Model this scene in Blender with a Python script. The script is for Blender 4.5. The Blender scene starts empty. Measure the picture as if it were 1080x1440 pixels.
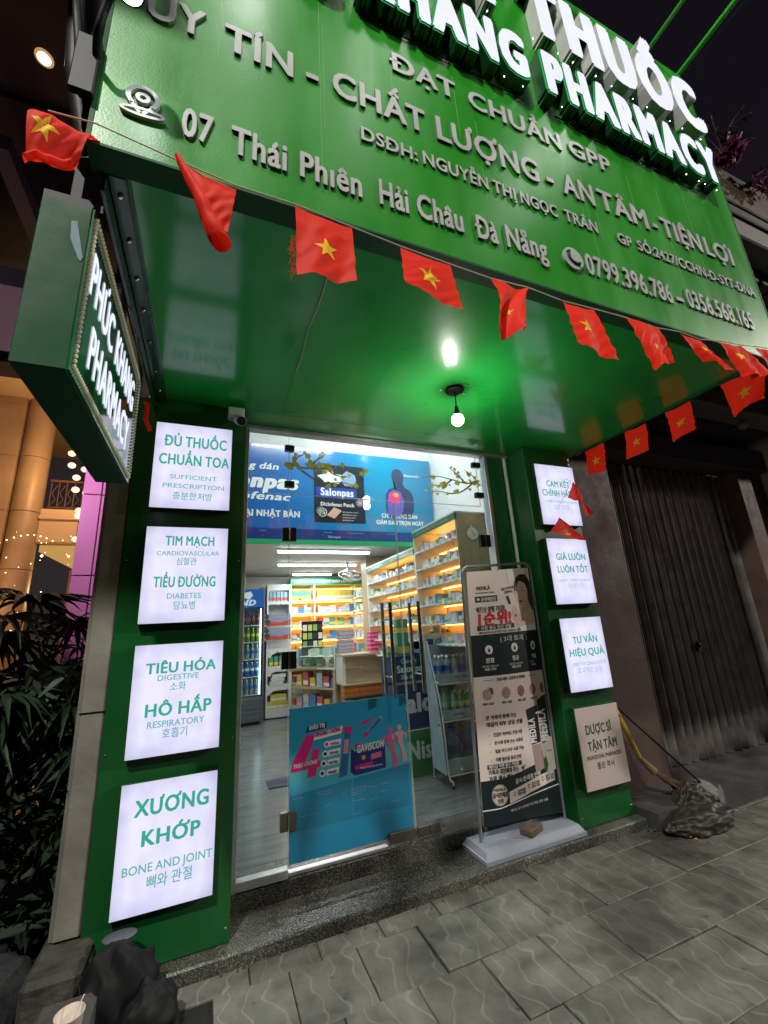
import bpy, math, random, unicodedata
from mathutils import Vector, Matrix
random.seed(7)
S = bpy.context.scene
COL = S.collection
PI = math.pi

# ------------------------------------------------------------------ camera
cd = bpy.data.cameras.new('camera'); cam = bpy.data.objects.new('camera', cd); COL.objects.link(cam)
S.camera = cam
yaw, pitch, roll = math.radians(22.8725), math.radians(15.3969), math.radians(-3.3762)
fw = Vector((math.sin(yaw)*math.cos(pitch), math.cos(yaw)*math.cos(pitch), math.sin(pitch)))
rt = Vector((math.cos(yaw), -math.sin(yaw), 0)); up = rt.cross(fw)
r2 = math.cos(roll)*rt + math.sin(roll)*up; u2 = -math.sin(roll)*rt + math.cos(roll)*up
cam.matrix_world = Matrix(((r2.x, u2.x, -fw.x, 0), (r2.y, u2.y, -fw.y, -2.55), (r2.z, u2.z, -fw.z, 1.47), (0, 0, 0, 1)))
cd.sensor_fit = 'VERTICAL'; cd.sensor_height = 36; cd.lens = 14.673
cd.clip_start = 0.02; cd.clip_end = 500

# ------------------------------------------------------------------ night sky, exposure
W = bpy.data.worlds.new('World'); S.world = W; W.use_nodes = True
wn = W.node_tree; bg = wn.nodes['Background']
tc = wn.nodes.new('ShaderNodeTexCoord'); sx = wn.nodes.new('ShaderNodeSeparateXYZ'); cr = wn.nodes.new('ShaderNodeValToRGB')
wn.links.new(tc.outputs['Generated'], sx.inputs[0]); wn.links.new(sx.outputs['Z'], cr.inputs[0])
cr.color_ramp.elements[0].position = 0.0; cr.color_ramp.elements[0].color = (.030, .024, .024, 1)
cr.color_ramp.elements[1].position = 0.7; cr.color_ramp.elements[1].color = (.0065, .005, .0085, 1)
wn.links.new(cr.outputs[0], bg.inputs['Color']); bg.inputs['Strength'].default_value = 1.0
S.view_settings.view_transform = 'Standard'; S.view_settings.look = 'None'
S.view_settings.exposure = 0; S.view_settings.gamma = 1; S.view_settings.use_curve_mapping = False
S.render.engine = 'CYCLES'
try:
    S.cycles.use_denoising = True; S.cycles.max_bounces = 7; S.cycles.transparent_max_bounces = 12
    S.cycles.sample_clamp_indirect = 6.0; S.cycles.caustics_reflective = False; S.cycles.caustics_refractive = False
except Exception: pass

def lamp(name, kind, loc, power, color, size=.1, aim=None, angle=None, blend=.5):
    L = bpy.data.lights.new(name, kind); L.energy = power; L.color = color
    if kind == 'SPOT': L.spot_size = math.radians(angle or 90); L.spot_blend = blend; L.shadow_soft_size = size
    elif kind == 'AREA': L.size = size
    else: L.shadow_soft_size = size
    o = bpy.data.objects.new(name, L); COL.objects.link(o); o.location = loc
    if aim is not None:
        o.rotation_euler = (Vector(aim)-Vector(loc)).to_track_quat('-Z', 'Y').to_euler()
    return o
# street lamp of the road behind the photographer, one more added for the shutter, and the floods that the sign's arms carry
lamp('street_lamp_light', 'SPOT', (-3.0, -6.0, 9.0), 3300, (1, .98, .90), .16, (2.4, -1.6, 0), 80)
lamp('street_lamp_light', 'SPOT', (20.0, -9.0, 9.0), 8500, (1, .93, .86), .22, (4.0, 0, 1.0), 60)  # added lamp, brightens the shutter from far right
for fx in (0, 1.07, 2.88):
    lamp('flood_light', 'SPOT', (fx, -2.36, 5.86), 34, (.97, 1, .93), .14, (fx, -1.2, 3.6), 125, .6)

# ------------------------------------------------------------------ materials
def mat(name, c, rough=.5, metal=0, spec=.5, noise=0, nscale=8, bump=0, bscale=30, coat=0, emit=None, es=0, trans=0, alpha=1, noise2=None):
    m = bpy.data.materials.new(name); m.use_nodes = True; t = m.node_tree; b = t.nodes['Principled BSDF']
    b.inputs['Base Color'].default_value = (*c, 1); b.inputs['Roughness'].default_value = rough
    b.inputs['Metallic'].default_value = metal; b.inputs['Specular IOR Level'].default_value = spec
    b.inputs['Coat Weight'].default_value = coat; b.inputs['Coat Roughness'].default_value = .06
    if emit: b.inputs['Emission Color'].default_value = (*emit, 1); b.inputs['Emission Strength'].default_value = es
    if trans: b.inputs['Transmission Weight'].default_value = trans
    if noise or bump:
        co = t.nodes.new('ShaderNodeTexCoord')
    if noise:
        n = t.nodes.new('ShaderNodeTexNoise'); n.inputs['Scale'].default_value = nscale; n.inputs['Detail'].default_value = 6
        t.links.new(co.outputs['Object'], n.inputs['Vector'])
        r = t.nodes.new('ShaderNodeMapRange'); r.inputs['From Min'].default_value = .3; r.inputs['From Max'].default_value = .7
        r.inputs['To Min'].default_value = 1-noise; r.inputs['To Max'].default_value = 1+noise
        t.links.new(n.outputs['Fac'], r.inputs['Value'])
        x = t.nodes.new('ShaderNodeMix'); x.data_type = 'RGBA'; x.blend_type = 'MULTIPLY'; x.inputs['Factor'].default_value = 1
        x.inputs['A'].default_value = (*c, 1); t.links.new(r.outputs[0], x.inputs['B']); t.links.new(x.outputs['Result'], b.inputs['Base Color'])
        r3 = t.nodes.new('ShaderNodeMapRange'); r3.inputs['From Min'].default_value = .3; r3.inputs['From Max'].default_value = .7
        r3.inputs['To Min'].default_value = rough*.8; r3.inputs['To Max'].default_value = min(1, rough*1.25)
        t.links.new(n.outputs['Fac'], r3.inputs['Value']); t.links.new(r3.outputs[0], b.inputs['Roughness'])
    if bump:
        n2 = t.nodes.new('ShaderNodeTexNoise'); n2.inputs['Scale'].default_value = bscale; n2.inputs['Detail'].default_value = 5
        t.links.new(co.outputs['Object'], n2.inputs['Vector'])
        bp = t.nodes.new('ShaderNodeBump'); bp.inputs['Strength'].default_value = bump; bp.inputs['Distance'].default_value = .01
        t.links.new(n2.outputs['Fac'], bp.inputs['Height']); t.links.new(bp.outputs[0], b.inputs['Normal'])
    return m

def emis(name, c, s, noise=0, nscale=7, tint=None):
    m = bpy.data.materials.new(name); m.use_nodes = True; t = m.node_tree; t.nodes.clear()
    o = t.nodes.new('ShaderNodeOutputMaterial'); e = t.nodes.new('ShaderNodeEmission')
    e.inputs[0].default_value = (*c, 1); e.inputs[1].default_value = s
    t.links.new(e.outputs[0], o.inputs[0])
    if noise:   # cloudy diffuser film of an LED panel
        co = t.nodes.new('ShaderNodeTexCoord'); n = t.nodes.new('ShaderNodeTexNoise'); n.inputs['Scale'].default_value = nscale; n.inputs['Detail'].default_value = 1.5
        t.links.new(co.outputs['Object'], n.inputs['Vector'])
        k = t.nodes.new('ShaderNodeValToRGB'); k.color_ramp.elements[0].position = .34; k.color_ramp.elements[1].position = .66
        k.color_ramp.elements[0].color = (c[0]*(1-noise), c[1]*(1-noise), c[2]*(1-noise*.3), 1)
        k.color_ramp.elements[1].color = (*c, 1)
        t.links.new(n.outputs['Fac'], k.inputs[0]); t.links.new(k.outputs[0], e.inputs[0])
    return m

def glass_mat(name, tint=(.93, .98, .95), refl=1.0, rough=0.0):
    m = bpy.data.materials.new(name); m.use_nodes = True; t = m.node_tree; t.nodes.clear()
    o = t.nodes.new('ShaderNodeOutputMaterial'); tr = t.nodes.new('ShaderNodeBsdfTransparent'); gl = t.nodes.new('ShaderNodeBsdfGlossy')
    tr.inputs[0].default_value = (*tint, 1); gl.inputs['Roughness'].default_value = rough; gl.inputs[0].default_value = (refl, refl, refl, 1)
    # Schlick reflectance of a thin pane, the same from both sides
    ge = t.nodes.new('ShaderNodeNewGeometry'); dt = t.nodes.new('ShaderNodeVectorMath'); dt.operation = 'DOT_PRODUCT'; t.links.new(ge.outputs['Normal'], dt.inputs[0]); t.links.new(ge.outputs['Incoming'], dt.inputs[1])
    ab = t.nodes.new('ShaderNodeMath'); ab.operation = 'ABSOLUTE'; t.links.new(dt.outputs['Value'], ab.inputs[0])
    om = t.nodes.new('ShaderNodeMath'); om.operation = 'SUBTRACT'; om.inputs[0].default_value = 1; t.links.new(ab.outputs[0], om.inputs[1])
    pw = t.nodes.new('ShaderNodeMath'); pw.operation = 'POWER'; pw.inputs[1].default_value = 5; t.links.new(om.outputs[0], pw.inputs[0])
    fr = t.nodes.new('ShaderNodeMath'); fr.operation = 'MULTIPLY_ADD'; fr.inputs[1].default_value = .96; fr.inputs[2].default_value = .04; t.links.new(pw.outputs[0], fr.inputs[0])
    mx = t.nodes.new('ShaderNodeMixShader'); t.links.new(fr.outputs[0], mx.inputs[0]); t.links.new(tr.outputs[0], mx.inputs[1]); t.links.new(gl.outputs[0], mx.inputs[2])
    t.links.new(mx.outputs[0], o.inputs[0]); return m

def cloth_mat(name, c, tr=.35):
    m = bpy.data.materials.new(name); m.use_nodes = True; t = m.node_tree; t.nodes.clear()
    o = t.nodes.new('ShaderNodeOutputMaterial'); b = t.nodes.new('ShaderNodeBsdfPrincipled'); b.inputs['Base Color'].default_value = (*c, 1)
    b.inputs['Roughness'].default_value = .6; b.inputs['Specular IOR Level'].default_value = .2
    tl = t.nodes.new('ShaderNodeBsdfTranslucent'); tl.inputs[0].default_value = (*c, 1)
    mx = t.nodes.new('ShaderNodeMixShader'); mx.inputs[0].default_value = tr
    co = t.nodes.new('ShaderNodeTexCoord'); n = t.nodes.new('ShaderNodeTexNoise'); n.inputs['Scale'].default_value = 22; n.inputs['Detail'].default_value = 3
    bp = t.nodes.new('ShaderNodeBump'); bp.inputs['Strength'].default_value = .35; bp.inputs['Distance'].default_value = .01
    t.links.new(co.outputs['Object'], n.inputs['Vector']); t.links.new(n.outputs['Fac'], bp.inputs['Height']); t.links.new(bp.outputs[0], b.inputs['Normal'])
    t.links.new(b.outputs[0], mx.inputs[1]); t.links.new(tl.outputs[0], mx.inputs[2]); t.links.new(mx.outputs[0], o.inputs[0])
    return m

def green_paint(name, c, rough, streak, coat=0, bump=.06, orange=200, sp=.5):
    # brushed / rolled gloss paint: broad mottling, roller marks and dust
    m = bpy.data.materials.new(name); m.use_nodes = True; t = m.node_tree; b = t.nodes['Principled BSDF']
    co = t.nodes.new('ShaderNodeTexCoord'); mp = t.nodes.new('ShaderNodeMapping'); mp.inputs['Scale'].default_value = streak
    t.links.new(co.outputs['Object'], mp.inputs['Vector'])
    n = t.nodes.new('ShaderNodeTexNoise'); n.inputs['Scale'].default_value = 1.6; n.inputs['Detail'].default_value = 8; n.inputs['Roughness'].default_value = .6
    t.links.new(mp.outputs[0], n.inputs['Vector'])
    k = t.nodes.new('ShaderNodeValToRGB'); k.color_ramp.elements[0].position = .3; k.color_ramp.elements[1].position = .72
    k.color_ramp.elements[0].color = (c[0]*.8, c[1]*.82, c[2]*.8, 1); k.color_ramp.elements[1].color = (c[0]*1.25+.002, c[1]*1.12, c[2]*1.25+.002, 1)
    t.links.new(n.outputs['Fac'], k.inputs[0]); t.links.new(k.outputs[0], b.inputs['Base Color'])
    r = t.nodes.new('ShaderNodeMapRange'); r.inputs['From Min'].default_value = .3; r.inputs['From Max'].default_value = .7
    r.inputs['To Min'].default_value = rough*.75; r.inputs['To Max'].default_value = rough*1.4
    t.links.new(n.outputs['Fac'], r.inputs['Value']); t.links.new(r.outputs[0], b.inputs['Roughness'])
    b.inputs['Coat Weight'].default_value = coat; b.inputs['Coat Roughness'].default_value = .115 if coat == .75 else .12; b.inputs['Coat IOR'].default_value = 1.65 if coat == .75 else 1.5
    b.inputs['Specular IOR Level'].default_value = sp
    n2 = t.nodes.new('ShaderNodeTexNoise'); n2.inputs['Scale'].default_value = orange; n2.inputs['Detail'].default_value = 2
    n3 = t.nodes.new('ShaderNodeTexNoise'); n3.inputs['Scale'].default_value = 3.0; n3.inputs['Detail'].default_value = 2
    t.links.new(co.outputs['Object'], n2.inputs['Vector']); t.links.new(co.outputs['Object'], n3.inputs['Vector'])
    ad = t.nodes.new('ShaderNodeMath'); ad.operation = 'MULTIPLY_ADD'; ad.inputs[1].default_value = 6.0
    t.links.new(n3.outputs['Fac'], ad.inputs[0]); t.links.new(n2.outputs['Fac'], ad.inputs[2])
    bp = t.nodes.new('ShaderNodeBump'); bp.inputs['Strength'].default_value = bump; bp.inputs['Distance'].default_value = .004
    t.links.new(ad.outputs[0], bp.inputs['Height']); t.links.new(bp.outputs[0], b.inputs['Normal'])
    return m

def wood(name, c1, c2, axis=(1, 12, 1), rough=.45):
    m = bpy.data.materials.new(name); m.use_nodes = True; t = m.node_tree; b = t.nodes['Principled BSDF']; b.inputs['Roughness'].default_value = rough
    co = t.nodes.new('ShaderNodeTexCoord'); mp = t.nodes.new('ShaderNodeMapping'); mp.inputs['Scale'].default_value = axis
    n = t.nodes.new('ShaderNodeTexNoise'); n.inputs['Scale'].default_value = 3; n.inputs['Detail'].default_value = 8; n.inputs['Distortion'].default_value = .6
    k = t.nodes.new('ShaderNodeValToRGB'); k.color_ramp.elements[0].position = .3; k.color_ramp.elements[1].position = .7
    k.color_ramp.elements[0].color = (*c1, 1); k.color_ramp.elements[1].color = (*c2, 1)
    t.links.new(co.outputs['Object'], mp.inputs[0]); t.links.new(mp.outputs[0], n.inputs['Vector']); t.links.new(n.outputs['Fac'], k.inputs[0]); t.links.new(k.outputs[0], b.inputs['Base Color'])
    return m

G = (.008, .135, .014)
M = {}
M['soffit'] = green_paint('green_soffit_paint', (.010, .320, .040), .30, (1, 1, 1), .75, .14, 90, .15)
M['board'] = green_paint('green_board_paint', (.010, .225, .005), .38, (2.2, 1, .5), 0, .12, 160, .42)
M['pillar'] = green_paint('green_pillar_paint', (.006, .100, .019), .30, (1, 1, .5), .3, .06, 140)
M['box_green'] = green_paint('green_box_sheet', (.004, .066, .017), .6, (1, 1, 1), 0, .05, 120, .25)
M['case'] = green_paint('letter_case_green', (.006, .055, .012), .25, (1, 1, 1), .2, .03, 120)
M['case_white'] = mat('letter_case_grey', (.42, .42, .40), .35, noise=.1)
M['letter_acrylic'] = mat('silver_acrylic_letter', (.40, .41, .39), .45, noise=.10)
M['letter_edge'] = mat('letter_edge', (.12, .14, .12), .5)
def led_panel():
    m = emis('led_panel_film', (.80, .78, 1.0), 1.08, .13, 11); t = m.node_tree; e = [n for n in t.nodes if n.type == 'EMISSION'][0]
    co = t.nodes.new('ShaderNodeTexCoord'); sp = t.nodes.new('ShaderNodeSeparateXYZ'); t.links.new(co.outputs['Generated'], sp.inputs[0]); out = []
    for ax in ('X', 'Z'):
        a = t.nodes.new('ShaderNodeMath'); a.operation = 'SUBTRACT'; a.inputs[1].default_value = .5; t.links.new(sp.outputs[ax], a.inputs[0])
        q = t.nodes.new('ShaderNodeMath'); q.operation = 'ABSOLUTE'; t.links.new(a.outputs[0], q.inputs[0])
        r = t.nodes.new('ShaderNodeMapRange'); r.inputs['From Min'].default_value = .36; r.inputs['From Max'].default_value = .5; r.inputs['To Min'].default_value = 1.0; r.inputs['To Max'].default_value = .80; t.links.new(q.outputs[0], r.inputs['Value']); out.append(r)
    k = t.nodes.new('ShaderNodeMath'); k.operation = 'MULTIPLY'; t.links.new(out[0].outputs[0], k.inputs[0]); t.links.new(out[1].outputs[0], k.inputs[1])
    k2 = t.nodes.new('ShaderNodeMath'); k2.operation = 'MULTIPLY'; k2.inputs[1].default_value = 1.10; t.links.new(k.outputs[0], k2.inputs[0]); t.links.new(k2.outputs[0], e.inputs[1]); return m
M['led_face'] = led_panel()
M['off_face'] = mat('unlit_panel_film', (.62, .50, .46), .35)
M['teal'] = emis('backlit_teal_print', (.055, .50, .34), .80)
M['teal_faint'] = emis('backlit_thin_print', (.16, .58, .48), .78)
M['blue_faint'] = emis('backlit_pale_print', (.50, .56, .80), .85)
M['dkgreen_print'] = mat('dark_green_print', (.01, .10, .05), .5)
M['face_white'] = emis('channel_letter_face', (.86, .88, 1.0), 1.10, .07, 5)
M['face_rim'] = emis('channel_letter_green_rim', (.06, .80, .22), .5)
M['led_dot'] = emis('led_dot_glow', (.75, .8, 1), 9)
M['bead'] = mat('pearl_led_bead', (.75, .72, .50), .3, emit=(.8, .75, .5), es=.12)
M['alu'] = mat('brushed_aluminium', (.48, .49, .50), .38, metal=.8, noise=.12, nscale=14)
M['pvc'] = mat('white_pvc_conduit', (.62, .66, .64), .35, noise=.08)
M['black_metal'] = mat('black_patch_metal', (.015, .015, .017), .3, metal=.4)
M['steel'] = mat('stainless_steel', (.45, .42, .38), .22, metal=1, noise=.1)
M['bronze'] = mat('aged_hinge_metal', (.22, .19, .15), .35, metal=.9, noise=.2)
M['glass'] = glass_mat('clear_door_glass')
M['glass_case'] = glass_mat('display_case_glass', (.90, .97, .94))
M['black'] = mat('black_plastic', (.006, .006, .007), .55, spec=.2)
M['grey_pl'] = mat('grey_plastic', (.25, .26, .28), .4)
M['white_pl'] = mat('white_plastic', (.72, .72, .72), .35)
M['bulb'] = emis('lit_bulb', (1, .95, .86), 26)
M['tube'] = emis('lit_tube', (.97, .98, 1), 14)
M['warm'] = emis('warm_shelf_strip', (1, .44, .08), 20)
M['wall_in'] = mat('white_plaster', (.74, .74, .73), .8, noise=.04, nscale=2)
M['ceil_in'] = mat('grey_ceiling_board', (.58, .56, .54), .7, noise=.06, nscale=3)
M['floor_in'] = wood('grey_wood_vinyl', (.10, .104, .11), (.19, .195, .20), (1.2, 9, 1), .22)
M['oak'] = wood('light_oak_laminate', (.40, .29, .19), (.52, .39, .26), (12, 12, 1.2), .4)
M['oak_h'] = wood('light_oak_laminate_flat', (.40, .29, .19), (.52, .39, .26), (1.2, 12, 12), .4)
M['oak_back'] = wood('amber_shelf_back', (.46, .25, .085), (.58, .33, .12), (12, 1.2, 12), .5)
M['shelf_white'] = mat('white_laminate', (.72, .71, .68), .35)
M['header_green'] = mat('green_header_print', (.01, .22, .12), .4)
M['white_print'] = mat('white_print', (.82, .84, .85), .5)
M['wpaint_dim'] = mat('pale_print', (.45, .50, .52), .5)
M['navy'] = mat('navy_print', (.012, .030, .16), .35)
M['nis_green'] = mat('leaf_green_print', (.010, .22, .045), .35)
M['granite'] = None; M['paver'] = None
def gradient(name, stops, axis='X', rough=.3, lo=0, hi=1, coat=0):
    # printed colour gradient over the Generated box of the object
    m = bpy.data.materials.new(name); m.use_nodes = True; t = m.node_tree; b = t.nodes['Principled BSDF']; b.inputs['Roughness'].default_value = rough
    b.inputs['Coat Weight'].default_value = coat; b.inputs['Coat Roughness'].default_value = .1
    co = t.nodes.new('ShaderNodeTexCoord'); s = t.nodes.new('ShaderNodeSeparateXYZ'); k = t.nodes.new('ShaderNodeValToRGB')
    t.links.new(co.outputs['Generated'], s.inputs[0]); t.links.new(s.outputs[axis], k.inputs[0])
    e = k.color_ramp.elements; e[0].position = stops[0][0]; e[0].color = (*stops[0][1], 1); e[1].position = stops[-1][0]; e[1].color = (*stops[-1][1], 1)
    for p, c in stops[1:-1]: q = e.new(p); q.color = (*c, 1)
    t.links.new(k.outputs[0], b.inputs['Base Color']); return m
def speckle(name, cols, scale, rough, bump=.2, big=.25):
    m = bpy.data.materials.new(name); m.use_nodes = True; t = m.node_tree; b = t.nodes['Principled BSDF']
    co = t.nodes.new('ShaderNodeTexCoord'); v = t.nodes.new('ShaderNodeTexVoronoi'); v.inputs['Scale'].default_value = scale
    t.links.new(co.outputs['Object'], v.inputs['Vector'])
    s = t.nodes.new('ShaderNodeSeparateColor'); t.links.new(v.outputs['Color'], s.inputs[0])
    k = t.nodes.new('ShaderNodeValToRGB'); e = k.color_ramp.elements
    e[0].color = (*cols[0], 1); e[0].position = .45; e[1].color = (*cols[2], 1); e[1].position = 1
    q = e.new(.75); q.color = (*cols[1], 1); t.links.new(s.outputs[0], k.inputs[0])
    n = t.nodes.new('ShaderNodeTexNoise'); n.inputs['Scale'].default_value = 2.2; n.inputs['Detail'].default_value = 6; t.links.new(co.outputs['Object'], n.inputs['Vector'])
    r = t.nodes.new('ShaderNodeMapRange'); r.inputs['From Min'].default_value = .3; r.inputs['From Max'].default_value = .7; r.inputs['To Min'].default_value = 1-big*1.6; r.inputs['To Max'].default_value = 1+big
    t.links.new(n.outputs['Fac'], r.inputs['Value'])
    x = t.nodes.new('ShaderNodeMix'); x.data_type = 'RGBA'; x.blend_type = 'MULTIPLY'; x.inputs['Factor'].default_value = 1
    t.links.new(k.outputs[0], x.inputs['A']); t.links.new(r.outputs[0], x.inputs['B']); t.links.new(x.outputs['Result'], b.inputs['Base Color'])
    r2_ = t.nodes.new('ShaderNodeMapRange'); r2_.inputs['To Min'].default_value = rough*.7; r2_.inputs['To Max'].default_value = rough*1.4; t.links.new(n.outputs['Fac'], r2_.inputs['Value']); t.links.new(r2_.outputs[0], b.inputs['Roughness'])
    bp = t.nodes.new('ShaderNodeBump'); bp.inputs['Strength'].default_value = bump; bp.inputs['Distance'].default_value = .003
    n4 = t.nodes.new('ShaderNodeTexNoise'); n4.inputs['Scale'].default_value = scale*.6; n4.inputs['Detail'].default_value = 4; t.links.new(co.outputs['Object'], n4.inputs['Vector'])
    t.links.new(n4.outputs['Fac'], bp.inputs['Height']); t.links.new(bp.outputs[0], b.inputs['Normal'])
    return m
M['granite'] = speckle('dark_speckled_granite', ((.035, .034, .030), (.09, .088, .075), (.26, .25, .22)), 260, .26, .4, .55)
M['old_granite'] = speckle('worn_granite', ((.05, .048, .04), (.10, .095, .08), (.2, .19, .16)), 140, .6, .6, .6)
def paver_mat():
    m = bpy.data.materials.new('wave_ridged_paver'); m.use_nodes = True; t = m.node_tree; b = t.nodes['Principled BSDF']
    co = t.nodes.new('ShaderNodeTexCoord'); oi = t.nodes.new('ShaderNodeObjectInfo')
    ad = t.nodes.new('ShaderNodeVectorMath'); ad.operation = 'MULTIPLY_ADD'
    cb = t.nodes.new('ShaderNodeCombineXYZ'); t.links.new(oi.outputs['Random'], cb.inputs[0]); t.links.new(oi.outputs['Random'], cb.inputs[1])
    ad.inputs[1].default_value = (3, 9, 0); t.links.new(cb.outputs[0], ad.inputs[0]); t.links.new(co.outputs['Object'], ad.inputs[2])
    nd = t.nodes.new('ShaderNodeTexNoise'); nd.inputs['Scale'].default_value = 5.5; nd.inputs['Detail'].default_value = 1.5; t.links.new(ad.outputs[0], nd.inputs['Vector'])
    sp = t.nodes.new('ShaderNodeSeparateXYZ'); t.links.new(co.outputs['Object'], sp.inputs[0])
    # thin wavy ridges: |sin| of a distorted coordinate
    a1 = t.nodes.new('ShaderNodeMath'); a1.operation = 'MULTIPLY_ADD'; a1.inputs[1].default_value = 62; t.links.new(sp.outputs['X'], a1.inputs[0])
    d1 = t.nodes.new('ShaderNodeMath'); d1.operation = 'MULTIPLY'; d1.inputs[1].default_value = 15; t.links.new(nd.outputs['Fac'], d1.inputs[0]); t.links.new(d1.outputs[0], a1.inputs[2])
    sn = t.nodes.new('ShaderNodeMath'); sn.operation = 'SINE'; ph0 = t.nodes.new('ShaderNodeMath'); ph0.operation = 'MULTIPLY_ADD'; ph0.inputs[1].default_value = 40; t.links.new(oi.outputs['Random'], ph0.inputs[0]); t.links.new(a1.outputs[0], ph0.inputs[2]); t.links.new(ph0.outputs[0], sn.inputs[0])
    rg = t.nodes.new('ShaderNodeMapRange'); rg.inputs['From Min'].default_value = .90; rg.inputs['From Max'].default_value = .995; t.links.new(sn.outputs[0], rg.inputs['Value'])
    n = t.nodes.new('ShaderNodeTexNoise'); n.inputs['Scale'].default_value = 7; n.inputs['Detail'].default_value = 9; n.inputs['Roughness'].default_value = .65; t.links.new(ad.outputs[0], n.inputs['Vector'])
    k = t.nodes.new('ShaderNodeValToRGB'); k.color_ramp.elements[0].position = .28; k.color_ramp.elements[1].position = .75
    k.color_ramp.elements[0].color = (.080, .077, .067, 1); k.color_ramp.elements[1].color = (.215, .205, .18, 1); t.links.new(n.outputs['Fac'], k.inputs[0])
    x = t.nodes.new('ShaderNodeMix'); x.data_type = 'RGBA'; x.inputs['B'].default_value = (.32, .31, .28, 1); t.links.new(k.outputs[0], x.inputs['A'])
    ml = t.nodes.new('ShaderNodeMath'); ml.operation = 'MULTIPLY'; ml.inputs[1].default_value = .36; t.links.new(rg.outputs[0], ml.inputs[0]); t.links.new(ml.outputs[0], x.inputs['Factor'])
    rv = t.nodes.new('ShaderNodeMapRange'); rv.inputs['To Min'].default_value = .82; rv.inputs['To Max'].default_value = 1.1; t.links.new(oi.outputs['Random'], rv.inputs['Value'])
    x2 = t.nodes.new('ShaderNodeMix'); x2.data_type = 'RGBA'; x2.blend_type = 'MULTIPLY'; x2.inputs['Factor'].default_value = 1; t.links.new(x.outputs['Result'], x2.inputs['A']); t.links.new(rv.outputs[0], x2.inputs['B'])
    # stains and damp patches that run across the joints
    ge = t.nodes.new('ShaderNodeNewGeometry'); ns = t.nodes.new('ShaderNodeTexNoise'); ns.inputs['Scale'].default_value = 1.7; ns.inputs['Detail'].default_value = 7; ns.inputs['Roughness'].default_value = .62; t.links.new(ge.outputs['Position'], ns.inputs['Vector'])
    rs = t.nodes.new('ShaderNodeMapRange'); rs.inputs['From Min'].default_value = .36; rs.inputs['From Max'].default_value = .62; rs.inputs['To Min'].default_value = .52; rs.inputs['To Max'].default_value = 1.12; t.links.new(ns.outputs['Fac'], rs.inputs['Value'])
    vg = t.nodes.new('ShaderNodeTexVoronoi'); vg.inputs['Scale'].default_value = 7.5; t.links.new(ge.outputs['Position'], vg.inputs['Vector'])
    rg2 = t.nodes.new('ShaderNodeMapRange'); rg2.inputs['From Min'].default_value = .05; rg2.inputs['From Max'].default_value = .085; rg2.inputs['To Min'].default_value = .55; rg2.inputs['To Max'].default_value = 1; t.links.new(vg.outputs['Distance'], rg2.inputs['Value'])
    mm = t.nodes.new('ShaderNodeMath'); mm.operation = 'MULTIPLY'; t.links.new(rs.outputs[0], mm.inputs[0]); t.links.new(rg2.outputs[0], mm.inputs[1])
    x3 = t.nodes.new('ShaderNodeMix'); x3.data_type = 'RGBA'; x3.blend_type = 'MULTIPLY'; x3.inputs['Factor'].default_value = 1; t.links.new(x2.outputs['Result'], x3.inputs['A']); t.links.new(mm.outputs[0], x3.inputs['B'])
    t.links.new(x3.outputs['Result'], b.inputs['Base Color'])
    rr = t.nodes.new('ShaderNodeMapRange'); rr.inputs['From Min'].default_value = .36; rr.inputs['From Max'].default_value = .62; rr.inputs['To Min'].default_value = .42; rr.inputs['To Max'].default_value = .70; t.links.new(ns.outputs['Fac'], rr.inputs['Value']); t.links.new(rr.outputs[0], b.inputs['Roughness'])
    h = t.nodes.new('ShaderNodeMath'); h.operation = 'MULTIPLY_ADD'; h.inputs[1].default_value = .5; t.links.new(n.outputs['Fac'], h.inputs[0]); t.links.new(rg.outputs[0], h.inputs[2])
    bp = t.nodes.new('ShaderNodeBump'); bp.inputs['Strength'].default_value = .45; bp.inputs['Distance'].default_value = .004; t.links.new(h.outputs[0], bp.inputs['Height']); t.links.new(bp.outputs[0], b.inputs['Normal'])
    return m
M['paver'] = paver_mat()
M['mortar'] = mat('dark_joint_soil', (.011, .009, .007), .9, noise=.4, nscale=30, bump=.6, bscale=80)
M['asphalt'] = mat('asphalt', (.045, .045, .045), .85, noise=.2, nscale=5, bump=.5, bscale=120)
M['concrete_dark'] = mat('dark_concrete', (.05, .048, .045), .75, noise=.35, nscale=5, bump=.6, bscale=25)
M['stone'] = mat('grey_rough_stone', (.060, .056, .048), .9, noise=.5, nscale=9, bump=1, bscale=30)
M['red'] = cloth_mat('red_flag_cloth', (.88, .030, .010), .42)
M['star'] = cloth_mat('yellow_star_print', (.95, .62, .02), .25)
M['cord'] = mat('pale_cord', (.55, .50, .35), .7)
M['warm_white'] = emis('warm_pendant_glow', (1, .70, .38), 2.4, .55, 40)

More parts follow.
